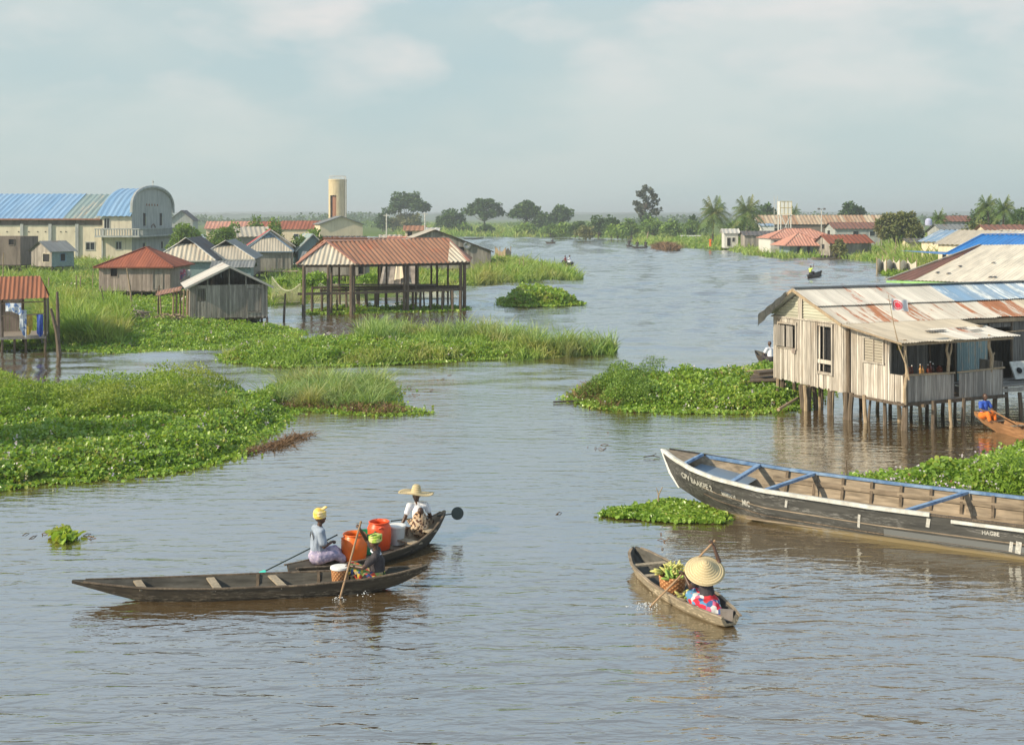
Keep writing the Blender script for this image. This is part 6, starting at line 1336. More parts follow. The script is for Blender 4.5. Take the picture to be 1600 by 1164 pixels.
for x in (3.2, 6.42): m = MB(); m.beam(lb.pt(x, 1, 1) + Vector((0, -.05, -.02)), lb.pt(x + .1, .6, 1), .12, .04, up=(0, 1, 0)); m.build('knee', M['hull_inner'], lb.o)
m = MB()
for (xa, xb) in ((.06, .75),):
    n = 10
    for i in range(n):
        x0, x1 = xa + (xb - xa) * i / n, xa + (xb - xa) * (i + 1) / n; p = [lb.pt(x0, -1, 0, .012, -.02), lb.pt(x1, -1, 0, .012, -.02), lb.pt(x1, 1, 0, .012, -.02), lb.pt(x0, 1, 0, .012, -.02)]; m.add(p, [(0, 1, 2, 3)])
m.build('foredeck', M['hull_inner'], lb.o)
m = MB()
def X(x, q, dz=0.): return lb.pt(x, q, 0, dz)
m.beam(lb.pt(.75, -1, 0, .02, -.08), lb.pt(.75, 1, 0, .03, -.05), .06, .06); m.beam(lb.pt(1.95, -1, 0, -.03, -.10), lb.pt(1.95, 1, 0, .0, -.06), .10, .06); m.beam(X(.8, .98, .02), X(2.0, .98, .03), .06, .07); 
m.build('hatch_frame', M['blue_paint'], lb.o)
m = MB(); p = [lb.pt(.75, -.93, 0, -.06), lb.pt(1.95, -.93, 0, -.16), lb.pt(1.95, .93, 0, -.16), lb.pt(.75, .93, 0, -.06)]; m.add(p, [(0, 1, 2, 3)]); m.build('hatch_floor', M['tin_bluegrey'], lb.o)
m = MB()
for k in range(5): y = -.8 + k * .4; m.beam((2.3, y, .075), (13, y, .075), .36, .02)
m.build('floor_boards', M['hull_inner'], lb.o)
M['letter_white'] = m_plain('white_lettering', (.52, .51, .47), .7, var=.3, sc=25, c2=(.62, .60, .55))
def lettering(boat, txt, x0, size, zf, side=-1, squash=1., name='lettering'):
    cu = bpy.data.curves.new('t', 'FONT'); cu.body = txt; cu.size = size; cu.resolution_u = 2; cu.offset = size * .035; to = bpy.data.objects.new('t', cu); COL.objects.link(to)
    bpy.context.view_layer.update(); me = bpy.data.meshes.new_from_object(to.evaluated_get(bpy.context.evaluated_depsgraph_get())); bpy.data.objects.remove(to)
    for v in me.vertices:
        x = x0 + v.co.x * squash; hb, zg, zk, bw = boat.prof(x); z = zf(x) + v.co.y; f = (z - zk) / (zg - zk); q = .5 + .5 * f; p = boat.pt(x, side * q, 0, 0, .012); v.co = (p.x, p.y, z)
    return link_mesh(name, me, M['letter_white'], boat.o)
lettering(lb, 'CPV BAAKPE 2', .60, .19, lambda x: lerp_tab(lb.tab, x, 2) - .36, squash=.72)
lettering(lb, 'MAMOU VI', 1.72, .11, lambda x: lerp_tab(lb.tab, x, 2) - .36, squash=.62)
lettering(lb, 'MIC', 2.2, .18, lambda x: lerp_tab(lb.tab, x, 2) - .45, squash=.6)
lettering(lb, 'HAGBE', 7.05, .11, lambda x: .42, squash=.9)
for x, z0, z1, w in ((3.2, .44, .60, .05), (4.7, .22, .5, .05), (6.05, .42, .6, .07), (7.55, .14, .34, .06), (7.68, .12, .36, .10), (7.95, .14, .36, .05)):
    hb, zg, zk, bw = lb.prof(x); f = lambda z: .5 + .5 * (z - zk) / (zg - zk); m = MB(); m.beam(lb.pt(x, -f(z0), 0, 0, .008), lb.pt(x + .03, -f(z1), 0, 0, .008), w, .01, up=(0, 1, 0)); m.build('paint_mark', M['letter_white'], lb.o)
for zf in (.30, .50):
    m = MB(); pts = []
    for x in np.linspace(1.2, 14, 50):
        hb, zg, zk, bw = lb.prof(x); z = zk + (zg - zk) * (zf + .08); pts.append(lb.pt(x, -(.5 + .5 * (z - zk) / (zg - zk)), 0, 0, .004))
    for a, b in zip(pts[:-1], pts[1:]): m.beam(a, b, .012, .02)
    m.build('seam', M['hull_inner'] if zf > .4 else M['wood_post'], lb.o)
m = MB(); pts = []
for x in np.linspace(5.2, 8.0, 12):
    hb, zg, zk, bw = lb.prof(x); z = .12; f = (z - zk) / (zg - zk); pts.append((lb.pt(x, -(.5 + .5 * f), 0, 0, .01), lb.pt(x, -(.5 + .5 * (f + .17)), 0, 0, .01)))
for (a, b), (c, d) in zip(pts[:-1], pts[1:]): m.add([a, c, d, b], [(0, 1, 2, 3)])
m.build('hull_patch', M['tin_grey'], lb.o)
# --- long near canoe
TB1 = [(0, .035, .36, .31, .02), (.25, .09, .335, .24, .04), (.7, .19, .30, .11, .08), (1.3, .31, .26, -.03, .17), (2.4, .40, .235, -.12, .27), (3.9, .40, .235, -.12, .27), (5.0, .30, .27, -.04, .18), (5.6, .18, .32, .10, .09), (5.95, .07, .37, .25, .04), (6.1, .03, .40, .33, .02)]
c1 = Boat('canoe', 'long dark dugout canoe in the left foreground with three pale thwarts', (-7.43, 20.0), (-1.48, 20.75), TB1, 'hull_dark', 'hull_grey', th=.03)
for x, sk in ((1.12, -.1), (2.35, -.12), (3.42, -.14)): c1.thwart(x, .13, 'thwart_wood', .025, .035, sk)
c1.strip('gunwale', 'wood_post', -1, .045, .02, .2, 5.9, -.01, .004); c1.strip('gunwale', 'wood_post', 1, .045, .02, .2, 5.9, -.01, .004)
for x in (3.05, 4.1, 4.6): c1.rib(x, 'wood_post', .05, .03)
# --- canoe with barrels
c2 = Boat('canoe', 'shorter dark canoe carrying orange barrels and two women in mid picture', (-1.38, 24.35), (-3.95, 21.35), [(0, .03, .46, .36, .02), (.3, .13, .39, .18, .06), (.8, .27, .29, .0, .15), (1.5, .40, .20, -.10, .26), (2.6, .42, .17, -.13, .28), (3.5, .32, .16, -.08, .2), (4.0, .18, .19, .02, .12)], 'hull_dark', 'hull_inner', th=.03, curve=.28)
for x in (.75, 1.35): c2.thwart(x, .20, 'thwart_wood', .03, .06)
for x in (1.7, 2.5): c2.rib(x, 'wood_post', .05, .03)
c2.strip('gunwale', 'wood_post', 1, .04, .02, .1, 4.0, -.01, .004); c2.strip('gunwale', 'wood_post', -1, .04, .02, .1, 4.0, -.01, .004)
# --- banana canoe
c3 = Boat('canoe', 'short grey-brown canoe carrying bananas and the woman in the big straw hat', (2.30, 22.25), (3.45, 18.72), [(0, .05, .30, .18, .03), (.3, .22, .27, .03, .1), (.9, .38, .24, -.08, .22), (1.9, .44, .22, -.1, .28), (2.9, .38, .20, -.08, .24), (3.5, .26, .19, -.02, .16), (3.8, .17, .18, .03, .1)], 'hull_canoe3' if 'hull_canoe3' in M else 'hull_inner', 'hull_grey', th=.04, curve=-.10)
for x in (.85, 1.45): c3.thwart(x, .12, 'thwart_wood', .03, .03)
c3.strip('gunwale', 'hull_inner', 1, .05, .02, .1, 3.75, -.01, .004); c3.strip('gunwale', 'hull_inner', -1, .05, .02, .1, 3.75, -.01, .004)
# --- orange canoe
TBS = [(0, .04, .46, .34, .02), (.4, .17, .40, .14, .06), (1.1, .33, .33, -.02, .18), (2.5, .42, .28, -.1, .26), (4.2, .36, .30, -.04, .2), (5.0, .12, .42, .2, .05)]
c4 = Boat('canoe', 'orange-brown canoe by the veranda at the right edge', (14.35, 36.7), (16.35, 32.1), TBS, 'hull_orange', 'hull_orange', th=.03)
for x in (.9, 1.6, 2.3): c4.thwart(x, .10, 'thwart_wood', .03, .05)
for x in (1.3, 2.0, 2.8): c4.rib(x, 'hull_orange', .04, .03)
# --- canoe behind the stilt house
a = P(1180, 556, .2); b = P(1235, 566, .2)
c5 = Boat('canoe', 'blackish canoe nosing out behind the left corner of the bleached stilt house', a.xy, b.xy, TBS, 'hull_dark', 'hull_grey')
# --- far canoes
def far_canoe(pa, pb, label, out='hull_dark', sc=1.): 
    a = P(*pa, .15); b = P(*pb, .15); return Boat('canoe', label, a.xy, b.xy, TBS, out, 'hull_grey', n=16)
fc1 = far_canoe((1284, 427), (1262, 433), 'small dark canoe on the channel in front of the right bank', 'hull_dark')
fc2 = far_canoe((880, 414), (896, 412), 'small canoe with two passengers beyond the reed spit')
fc3 = far_canoe((852, 379.4), (868, 379.6), 'tiny dark canoe crossing near the far shore')
fc4 = far_canoe((986, 387), (1012, 387), 'low canoe heaped with weed next to the brown weed raft')
fc5 = far_canoe((978, 384.5), (988, 384.5), 'tiny canoe just left of the weed-laden one')
fc6 = far_canoe((712, 444), (688, 447), 'empty dark canoe beached behind the right end of the pavilion')
fc7 = far_canoe((756, 372.8), (724, 373.2), 'long dark canoe seen above the barn roof slope')
fc8 = far_canoe((1306, 404), (1268, 404.5), 'brown canoe moored below the orange-roofed wooden hut', 'hull_inner')
fc9 = far_canoe((1178, 382), (1150, 384), 'pale canoe drawn up below the plank shed', 'thwart_wood')
fc10 = far_canoe((984, 377.2), (996, 377.4), 'faint canoe hugging the tip of the right bank')

# ================================================================ people
def voxel(mb, size, smooth=3, name='body', mats=None, parent=None, disp=0.):
    me = bpy.data.meshes.new('tmp'); me.from_pydata(mb.v, [], mb.f); ob = bpy.data.objects.new('tmp', me); COL.objects.link(ob)
    r = ob.modifiers.new('r', 'REMESH'); r.mode = 'VOXEL'; r.voxel_size = size; r.use_smooth_shade = True
    s = ob.modifiers.new('s', 'SMOOTH'); s.iterations = smooth; s.factor = .5
    bpy.context.view_layer.update(); dg = bpy.context.evaluated_depsgraph_get(); nm = bpy.data.meshes.new_from_object(ob.evaluated_get(dg)); bpy.data.objects.remove(ob)
    nm.name = name
    if disp:
        for v in nm.vertices:
            c = v.co; k = mnoise.noise(Vector((c.x * 9, c.y * 9, c.z * 4))) + .5 * mnoise.noise(Vector((c.x * 22, c.y * 22, c.z * 9))); v.co = c + v.normal * disp * k
    off = parent.location if parent else Vector()
    for v in nm.vertices: v.co = v.co - off
    for p in nm.polygons: p.use_smooth = True
    o = link_mesh(name, nm, mats, parent); return o
def hand(m, wrist, dirv, palm_n, grip=True, s=1.):
    """palm, four unequal bent fingers and a thumb closing round whatever is held"""
    d = Vector(dirv).normalized(); n = Vector(palm_n); n = (n - d * n.dot(d)).normalized(); w = d.cross(n)
    c = Vector(wrist) + d * .045 * s; Mx = Matrix((w, d, n)).transposed(); m.ball(c, (.038 * s, .05 * s, .018 * s), 12, 8, Mx)
    for i, (off, ln) in enumerate(((-.028, .9), (-.010, 1.), (.009, .95), (.027, .75))):
        p = c + w * off * s + d * .036 * s; l = .034 * ln * s
        ang = (1.1, 1.15, 1.0) if grip else (.25, .3, .3); a = 0; q = p
        for k in range(3):
            a += ang[k] * (.75 if k == 0 else 1); q2 = q + (d * math.cos(a) + n * math.sin(a)) * l * (1, .8, .65)[k]; m.cap2(q, q2, .0095 * s, .0082 * s, 6); q = q2
    t0 = c - w * .030 * s - d * .02 * s; t1 = t0 + (-w * .6 + d * .5 + n * .5).normalized() * .035 * s; t2 = t1 + (d * .5 + n * .8 + w * (.6 if grip else -.1)).normalized() * .030 * s
    m.cap2(t0, t1, .012 * s, .011 * s, 6); m.cap2(t1, t2, .011 * s, .009 * s, 6)
def head(m, c, fwd, s=1., up=(0, 0, 1)):
    f = Vector(fwd).normalized(); u = Vector(up); r = f.cross(u).normalized(); u = r.cross(f); Mx = Matrix((r, f, u)).transposed(); c = Vector(c)
    def q(x, y, z): return c + (r * x + f * y + u * z) * s
    m.ball(q(0, -.01, .02), (.076 * s, .094 * s, .09 * s), 16, 12, Mx); m.ball(q(0, .025, -.045), (.058 * s, .065 * s, .062 * s), 14, 10, Mx)
    m.ball(q(0, .095, -.015), (.016 * s, .020 * s, .024 * s), 8, 6, Mx); m.cap2(q(0, .085, .015), q(0, .1, -.015), .010 * s, .014 * s, 6)
    m.ball(q(0, .082, -.062), (.026 * s, .014 * s, .012 * s), 8, 6, Mx)
    for x in (-1, 1): m.ball(q(x * .078, -.005, -.005), (.012 * s, .02 * s, .032 * s), 8, 6, Mx); m.ball(q(x * .032, .078, .018), (.018 * s, .012 * s, .010 * s), 8, 6, Mx)
    return q, Mx
def person(label, J, fwd, clothes, vox=.008, s=1., hd=None, group=None, headf=None, boat=None):
    """J: world joints; clothes: list of (name, material, builder(m), voxel, displacement)"""
    o = empty('person', (J['hip'].x, J['hip'].y, 0), 0, label, 'person', group); m = MB(); g = J
    m.cap2(g['hip'], g['chest'], .115 * s, .105 * s); m.cap2(g['chest'], g['neck'] - Vector((0, 0, .05 * s)), .10 * s, .07 * s); m.cap2(g['neck'] - Vector((0, 0, .05 * s)), g['head'] - Vector((0, 0, .04 * s)), .048 * s, .044 * s, 10)
    m.ball(g['hip'], (.14 * s, .13 * s, .11 * s))
    for k in 'lr':
        m.cap2(g['neck'] - Vector((0, 0, .07 * s)), g[k + 'sh'], .055 * s, .055 * s, 10); m.cap2(g[k + 'sh'], g[k + 'el'], .050 * s, .038 * s, 10); m.cap2(g[k + 'el'], g[k + 'ha'], .038 * s, .026 * s, 10)
        fa = g[k + 'ha'] - g[k + 'el']; hand(m, g[k + 'ha'], g.get(k + 'hd', fa), g.get(k + 'pn', Vector((0, 0, -1)) + fa * .01), g.get('grip', True), s)
        hp = g['hip'] + (g[k + 'sh'] - g['chest']) * .5; hp.z = g['hip'].z
        m.cap2(hp, g[k + 'kn'], .085 * s, .055 * s, 10); m.cap2(g[k + 'kn'], g[k + 'an'], .055 * s, .035 * s, 10); ft = g[k + 'an'] + g.get(k + 'ft', Vector(fwd) * .16 * s); m.cap2(g[k + 'an'], ft, .038 * s, .028 * s, 8)
    head(m, g['head'], headf or fwd, s); q_ = voxel(m, vox, 3, 'body', M['skin'], o)
    if boat: boat.fit(q_)
    for (nm, mat, fn, vx, dp) in clothes:
        c = MB(); fn(c); q_ = voxel(c, vx, 4, nm, M[mat], o, dp)
        if boat: boat.fit(q_)
    return o
def torso(g, s=1., sleeve=.6, x=.014):
    def fn(c):
        c.cap2(g['hip'] + Vector((0, 0, .03)), g['chest'], .115 * s + x, .108 * s + x); c.cap2(g['chest'], g['neck'] - Vector((0, 0, .055 * s)), .102 * s + x, .06 * s + x)
        for k in 'lr':
            c.cap2(g['neck'] - Vector((0, 0, .075 * s)), g[k + 'sh'], .058 * s + x, .055 * s + x, 10); c.cap2(g[k + 'sh'], g[k + 'sh'].lerp(g[k + 'el'], sleeve), .052 * s + x, .050 * s + x, 10)
    return fn
def skirt(g, s=1., x=.02, low=True):
    def fn(c):
        c.ball(g['hip'], (.15 * s + x, .15 * s + x, .12 * s + x)); c.cap2(g['hip'], g['hip'].lerp(g['chest'], .3), .125 * s + x, .115 * s + x)
        for k in 'lr':
            hp = g['hip'] + (g[k + 'sh'] - g['chest']) * .5; hp.z = g['hip'].z; c.cap2(hp, g[k + 'kn'], .095 * s + x, .065 * s + x, 12); c.cap2(g[k + 'kn'], g[k + 'an'].lerp(g[k + 'kn'], .25), .062 * s + x, .05 * s + x, 10)
        c.cap2(g['hip'], (g['lkn'] + g['rkn']) / 2, .10 * s + x, .075 * s + x)
    return fn
def wrap(g, fwd, s=1., h=.07, knot=None):
    c0 = g['head'] + Vector((0, 0, .055 * s)) - Vector(fwd).normalized() * .012
    def fn(c):
        c.ball(c0, (.096 * s, .104 * s, .075 * s)); c.ball(c0 + Vector((0, 0, h * .8)) - Vector(fwd).normalized() * .02, (.085 * s, .09 * s, h))
        for k in range(3): c.path([c0 + Vector((math.cos(a) * .094 * s, math.sin(a) * .10 * s, -.02 + k * .032 + .02 * math.sin(a + k))) for a in np.linspace(0, 2 * math.pi, 14)], .018, 6)
        if knot: c.cap2(c0 + Vector((0, 0, h)), c0 + Vector(knot), .03, .018); c.cap2(c0 + Vector((0, 0, h)), c0 + Vector(knot) * .8 + Vector((0, .05, .03)), .025, .012)
    return fn
def V(*a): return Vector(a)
M['shirt_blue'] = m_plain('pale_blue_grey_shirt', (.27, .32, .40), .85, var=.12, sc=9); M['skirt_lilac'] = m_print('lilac_check_wrap', [(.36, .32, .46), (.44, .38, .52), (.50, .44, .55), (.30, .28, .42)], 22.)
M['wrap_yellow'] = m_print('yellow_headwrap', [(.72, .50, .10), (.80, .62, .20), (.75, .58, .30)], 12.); M['shirt_white'] = m_plain('white_blouse', (.68, .70, .76), .85, var=.08, sc=9)
M['leopard'] = m_print('leopard_print_cloth', [(.42, .28, .17), (.04, .025, .02), (.50, .36, .24), (.10, .05, .04), (.46, .32, .2), (.55, .45, .34)], 26.)
M['wrap_green'] = m_print('green_headwrap', [(.35, .48, .08), (.45, .55, .12), (.50, .50, .20), (.06, .10, .03)], 18.); M['shirt_black'] = m_plain('charcoal_top', (.035, .03, .035), .8, var=.3, sc=9)
M['skirt_wild'] = m_print('colourful_wax_print', [(.62, .08, .05), (.12, .28, .07), (.62, .42, .08), (.05, .08, .2), (.30, .36, .10), (.42, .34, .2), (.04, .04, .04)], 19.)
M['skirt_red'] = m_print('red_and_blue_flowered_cloth', [(.55, .03, .06), (.50, .04, .05), (.10, .25, .42), (.55, .55, .55), (.58, .12, .22), (.05, .10, .25)], 13.)
M['paddle_wood'] = m_wood('paddle_wood', (.36, .24, .15), (.30, .20, .12), .8); M['paddle_dark'] = m_plain('dark_paddle', (.03, .045, .04), .5); M['turquoise'] = m_plain('turquoise_blade', (.05, .50, .42), .5)
def paddle(label, a, b, r=.017, mat='paddle_wood', blade=None, bm=None, bn=V(0, -1, 0), bs=(.09, .14)):
    a, b = Vector(a), Vector(b); o = empty('paddle', b, 0, label, 'paddle'); m = MB(); m.tube(a, b, r, r, 8); m.build('shaft', M[mat], o, world=False) if False else None
    m2 = MB(); m2.tube(a - b, V(0, 0, 0), r, r, 8); m2.ball(a - b, r * 1.3, 8, 6); m2.build('shaft', M[mat], o)
    if blade:
        d = (b - a).normalized(); n = (bn - d * bn.dot(d)).normalized(); w = d.cross(n); Mx = Matrix((w, d, n)).transposed(); m3 = MB(); m3.ball(d * bs[1] * .8, (bs[0], bs[1], .012), 24, 10, Mx); m3.build('blade', M[bm], o, smooth=True)
    return o

# woman with the yellow headwrap
f = V(.86, .5, 0)
gA = dict(hip=V(-3.60, 21.95, .20), chest=V(-3.60, 21.97, .55), neck=V(-3.58, 21.98, .76), head=V(-3.56, 21.99, .895), rsh=V(-3.52, 21.83, .68), lsh=V(-3.66, 22.12, .68), rel=V(-3.46, 21.80, .42), rha=V(-3.36, 21.98, .45),
          lel=V(-3.58, 22.24, .46), lha=V(-3.48, 22.06, .44), rkn=V(-3.28, 22.00, .22), lkn=V(-3.34, 22.22, .24), ran=V(-3.12, 22.12, .08), lan=V(-3.10, 22.28, .08), rpn=V(.2, .2, -1), lpn=V(.2, .2, -1))
woA = person('woman in pale blue shirt, lilac wrap and yellow headwrap paddling at the canoe stern', gA, f, [('shirt', 'shirt_blue', torso(gA, 1.18, .75), .012, .014), ('skirt', 'skirt_lilac', skirt(gA, 1.15), .013, .010), ('headwrap', 'wrap_yellow', wrap(gA, f, 1.18, .075, (.13, -.03, .15)), .009, .006)], headf=V(.9, .4, .02), boat=c2)
m = MB(); cA = V(-3.595, 21.975, .58); dA = V(-.86, -.5, 0); rA = V(.5, -.86, 0)
for r_ in (.055, .085): m.path([cA + dA * .128 + rA * math.cos(a) * r_ + V(0, 0, 1) * math.sin(a) * r_ for a in np.linspace(0, 2 * math.pi, 22)], .006, 5)
for k in range(3): m.beam(cA + dA * .128 + rA * -.05 + V(0, 0, -.11 - k * .025), cA + dA * .128 + rA * .05 + V(0, 0, -.11 - k * .025), .01, .008)
m.build('shirt_print', M['tin_dark'], woA, world=True)
pe = V(-4.50, 21.62, .03); ps = V(-3.40, 22.04, .50); paddle('dark-shafted paddle with turquoise blade held by the woman in the yellow headwrap', ps + (ps - pe) * .12, pe, .013, 'paddle_dark', True, 'turquoise', V(0, -.3, 1), (.06, .09))
# woman with green headwrap
f = V(-.98, .18, 0)
gB = dict(hip=V(-2.36, 20.62, .19), chest=V(-2.35, 20.62, .50), neck=V(-2.37, 20.62, .70), head=V(-2.39, 20.62, .835), rsh=V(-2.37, 20.79, .63), lsh=V(-2.36, 20.44, .62), rel=V(-2.56, 20.86, .80), rha=V(-2.655, 20.72, 1.02),
          lel=V(-2.56, 20.36, .46), lha=V(-2.79, 20.46, .46), rkn=V(-2.80, 20.78, .36), lkn=V(-2.78, 20.54, .34), ran=V(-2.42, 20.80, .09), lan=V(-2.44, 20.52, .09), rpn=V(-1, -.3, 0), lpn=V(-.2, 0, -1), rft=V(.15, 0, 0), lft=V(.15, 0, 0), rhd=V(-.2, -.5, 1))
person('woman in charcoal top, bright print skirt and green headwrap paddling the long canoe', gB, f, [('blouse', 'shirt_black', torso(gB, 1.1, .6), .012, .012), ('skirt', 'skirt_wild', skirt(gB, 1.12, .02), .013, .012), ('headwrap', 'wrap_green', wrap(gB, f, 1.12, .05), .009, .006), ('collar', 'shirt_white', lambda c: (c.path([gB['neck'] + V(math.cos(a) * .085, math.sin(a) * .10, -.045 - .03 * math.cos(a)) for a in np.linspace(0, 2 * math.pi, 16)], .016, 6), c.path([gB['lsh'].lerp(gB['lel'], .62) + V(math.cos(a) * .05, math.sin(a) * .02, math.sin(a) * .05) for a in np.linspace(0, 2 * math.pi, 12)], .012, 6)), .008, 0)], boat=c1)
paddle('pale wooden pole paddle held upright by the woman in the green headwrap', (-2.64, 20.68, 1.16), (-2.925, 20.12, .01), .018)
# woman with straw hat and baby
f = V(-.35, .94, 0)
gC = dict(hip=V(-1.88, 23.85, .26), chest=V(-1.90, 23.87, .54), neck=V(-1.92, 23.95, .72), head=V(-1.94, 24.02, .83), lsh=V(-2.07, 23.86, .66), rsh=V(-1.74, 23.97, .66), lel=V(-2.16, 23.80, .42), lha=V(-2.26, 23.74, .24),
          rel=V(-1.66, 24.05, .42), rha=V(-1.80, 24.20, .34), lkn=V(-2.10, 24.10, .26), rkn=V(-1.86, 24.20, .28), lan=V(-2.05, 23.92, .12), ran=V(-1.8, 24.0, .12), lft=V(0, -.1, -.02), rft=V(0, -.1, -.02), lpn=V(0, 0, -1), rpn=V(-.3, .3, -1))
woC = person('woman in white blouse and wide straw hat with a baby on her back', gC, f, [('blouse', 'shirt_white', torso(gC, 1.0, .5), .012, .012), ('skirt', 'leopard', (lambda c: (skirt(gC, 1.15, .02)(c), c.cap2(V(-1.86, 23.74, .26), V(-1.85, 23.74, .45), .19, .145))), .013, .006)], headf=V(-.5, .8, -.5), boat=c2)
bb = empty('person', (-1.84, 23.68, .3), 0, 'baby tied in leopard cloth on the back of the woman in the straw hat', 'baby'); m = MB(); m.cap2(V(-1.84, 23.72, .36), V(-1.84, 23.70, .50), .075, .06); m.cap2(V(-1.84, 23.70, .50), V(-1.83, 23.68, .58), .035, .035); head(m, (-1.825, 23.685, .595), (.3, .9, 0), .78)
for k in (-1, 1): m.cap2(V(-1.84 + k * .06, 23.72, .48), V(-1.84 + k * .13, 23.78, .42), .024, .018); m.cap2(V(-1.84 + k * .05, 23.72, .36), V(-1.86 + k * .16, 23.78, .30), .035, .025)
voxel(m, .009, 3, 'body', M['skin'], bb)
def hat(label, c, r, ch, cr, tilt=None, cone=False):
    o = empty('straw_hat', c, 0, label, 'hat'); m = MB(); Mx = tilt or Matrix.Identity(3)
    if cone: pr = [(.0, ch), (cr * .25, ch - .008), (cr * .55, ch * .78), (cr, ch * .42), (r * .62, ch * .22), (r * .85, ch * .07), (r, 0), (r - .006, -.012), (r * .6, ch * .18), (cr, ch * .36), (cr * .5, ch * .7)]
    else: pr = [(0, ch), (cr * .5, ch - .004), (cr * .78, ch - .03), (cr * .95, ch * .5), (cr * 1.1, .01), (r * .6, -.012), (r * .9, -.008), (r, .008), (r, -.004), (r * .6, -.024), (cr * 1.05, -.004)]
    vs = []; arc = 0; n = 48
    for i, (a, z) in enumerate(pr):
        if i: arc += math.hypot(a - pr[i - 1][0], z - pr[i - 1][1])
        for k in range(n):
            t = 2 * math.pi * k / n; w = .018 * math.sin(3 * t + 1) * (a / r) ** 2 * (0 if cone else 1); vs.append((Mx @ V(a * math.cos(t), a * math.sin(t), z + w), (k / n, arc)))
    m.add([v for v, u in vs], [(i * n + k, i * n + (k + 1) % n, (i + 1) * n + (k + 1) % n, (i + 1) * n + k) for i in range(len(pr) - 1) for k in range(n)], [u for v, u in vs]); m.build('brim_and_crown', M['straw'], o, smooth=True); return o
hat('wide-brimmed straw hat with tall crown worn by the woman with the baby', V(-1.945, 24.02, .895), .365, .17, .10, Matrix.Rotation(R(-5), 3, 'X') @ Matrix.Rotation(R(4), 3, 'Y'))
paddle('round dark-bladed paddle lying across the canoe behind the woman with the baby', (-2.44, 23.95, .34), (-1.22, 24.28, .40), .014, 'paddle_dark', True, 'paddle_dark', V(0, -1, .2), (.13, .13))
# woman with conical hat
f = V(-.35, .92, 0)
gD = dict(hip=V(3.20, 19.28, .20), chest=V(3.17, 19.34, .46), neck=V(3.16, 19.42, .62), head=V(3.15, 19.47, .72), lsh=V(3.02, 19.34, .56), rsh=V(3.33, 19.44, .58), lel=V(2.94, 19.48, .40), lha=V(2.86, 19.60, .56), rel=V(3.42, 19.55, .80), rha=V(3.34, 19.62, 1.04),
          lkn=V(2.95, 19.55, .24), rkn=V(3.14, 19.66, .26), lan=V(3.02, 19.3, .10), ran=V(3.2, 19.4, .10), lft=V(0, -.1, -.02), rft=V(0, -.1, -.02), lpn=V(-.6, .3, -.5), rpn=V(-1, .2, 0), rhd=V(-.35, .1, 1), lhd=V(-.5, .3, .5))
person('woman in black top and red flowered skirt under a conical hat, paddling with bananas aboard', gD, f, [('blouse', 'shirt_black', torso(gD, .98, .35), .012, .004), ('skirt', 'skirt_red', (lambda c: (skirt(gD, 1., .025)(c), c.cap2(V(3.24, 19.10, .17), V(3.02, 19.2, .20), .15, .11), c.cap2(V(3.24, 19.1, .16), V(3.36, 18.96, .13), .12, .07))), .013, .012)], boat=c3)
hat('large conical straw hat of the woman in the banana canoe', V(3.16, 19.40, .70), .33, .20, .17, Matrix.Rotation(R(30), 3, 'X') @ Matrix.Rotation(R(-3), 3, 'Y'), cone=True)
paddle('dark wooden paddle slanting into the water beside the banana canoe', (3.36, 19.63, 1.12), (2.30, 19.72, .0), .017, 'paddle_wood')
# small figures
def seated(px, Y, z, yaw, label, top, bottom, s=1., vox=.02, wrapm=None, arm=.0, group=None, hatm=None):
    o = V(XA(px, Y), Y, z); ca, sa = math.cos(yaw), math.sin(yaw); fw = V(-sa, ca, 0); rt = V(ca, sa, 0)
    def q(x, y, h): return o + (rt * x + fw * y) * s + V(0, 0, h * s)
    g = dict(hip=q(0, 0, .14), chest=q(0, .03, .46), neck=q(0, .05, .66), head=q(0, .08, .80), lsh=q(-.17, .03, .58), rsh=q(.17, .03, .58), lel=q(-.24, .14, .36), rel=q(.24, .14, .36 + arm * .4), lha=q(-.14, .36, .32), rha=q(.12, .36, .34 + arm * .9),
             lkn=q(-.13, .36, .26), rkn=q(.13, .36, .26), lan=q(-.1, .42, .0), ran=q(.1, .42, .0)); g['grip'] = True
    cl = [('shirt', top, torso(g, s, .6, .016), vox, .0), ('trousers' if bottom != 'skirt_red' else 'skirt', bottom, skirt(g, s, .02), vox, 0)]
    if wrapm: cl.append(('headwrap', wrapm, wrap(g, fw, s, .05), vox, 0))
    return person(label, g, fw, cl, vox, s, group=group)
M['shirt_bluebright'] = m_plain('bright_blue_cloth', (.03, .09, .45), .8, var=.2); M['cloth_orange'] = m_plain('orange_cloth', (.75, .17, .02), .8, var=.15); M['shirt_lime'] = m_plain('lime_shirt', (.55, .72, .12), .8, var=.1)
M['cloth_darkred'] = m_plain('wine_red_cloth', (.30, .05, .06), .8, var=.2)
seated(1537, 36.15, .30, R(200), 'person in blue top and orange wrap sitting in the orange canoe', 'shirt_bluebright', 'cloth_orange', .88, .014)
paddle('thin stick paddle resting in the orange canoe', (14.55, 35.95, .62), (15.05, 35.2, .30), .02, 'hull_orange')
seated(1204, 50.6, .25, R(20), 'person in white shirt sitting in the canoe behind the bleached stilt house', 'shirt_white', 'shirt_black', 1., .02)
seated(1266, 128.6, .15, R(-60), 'person in lime yellow shirt paddling the small canoe before the right bank', 'shirt_lime', 'shirt_black', 1.1, .03, arm=.8)
seated(884, 160.5, .15, R(60), 'passenger in dark red on the canoe beyond the reed spit', 'cloth_darkred', 'shirt_black', 1.15, .035)
seated(891, 160.5, .15, R(60), 'passenger in white on the canoe beyond the reed spit', 'shirt_white', 'shirt_white', 1.2, .035)
seated(864, 290, .15, R(90), 'distant paddler near the far shore', 'shirt_black', 'shirt_black', 1.2, .05)
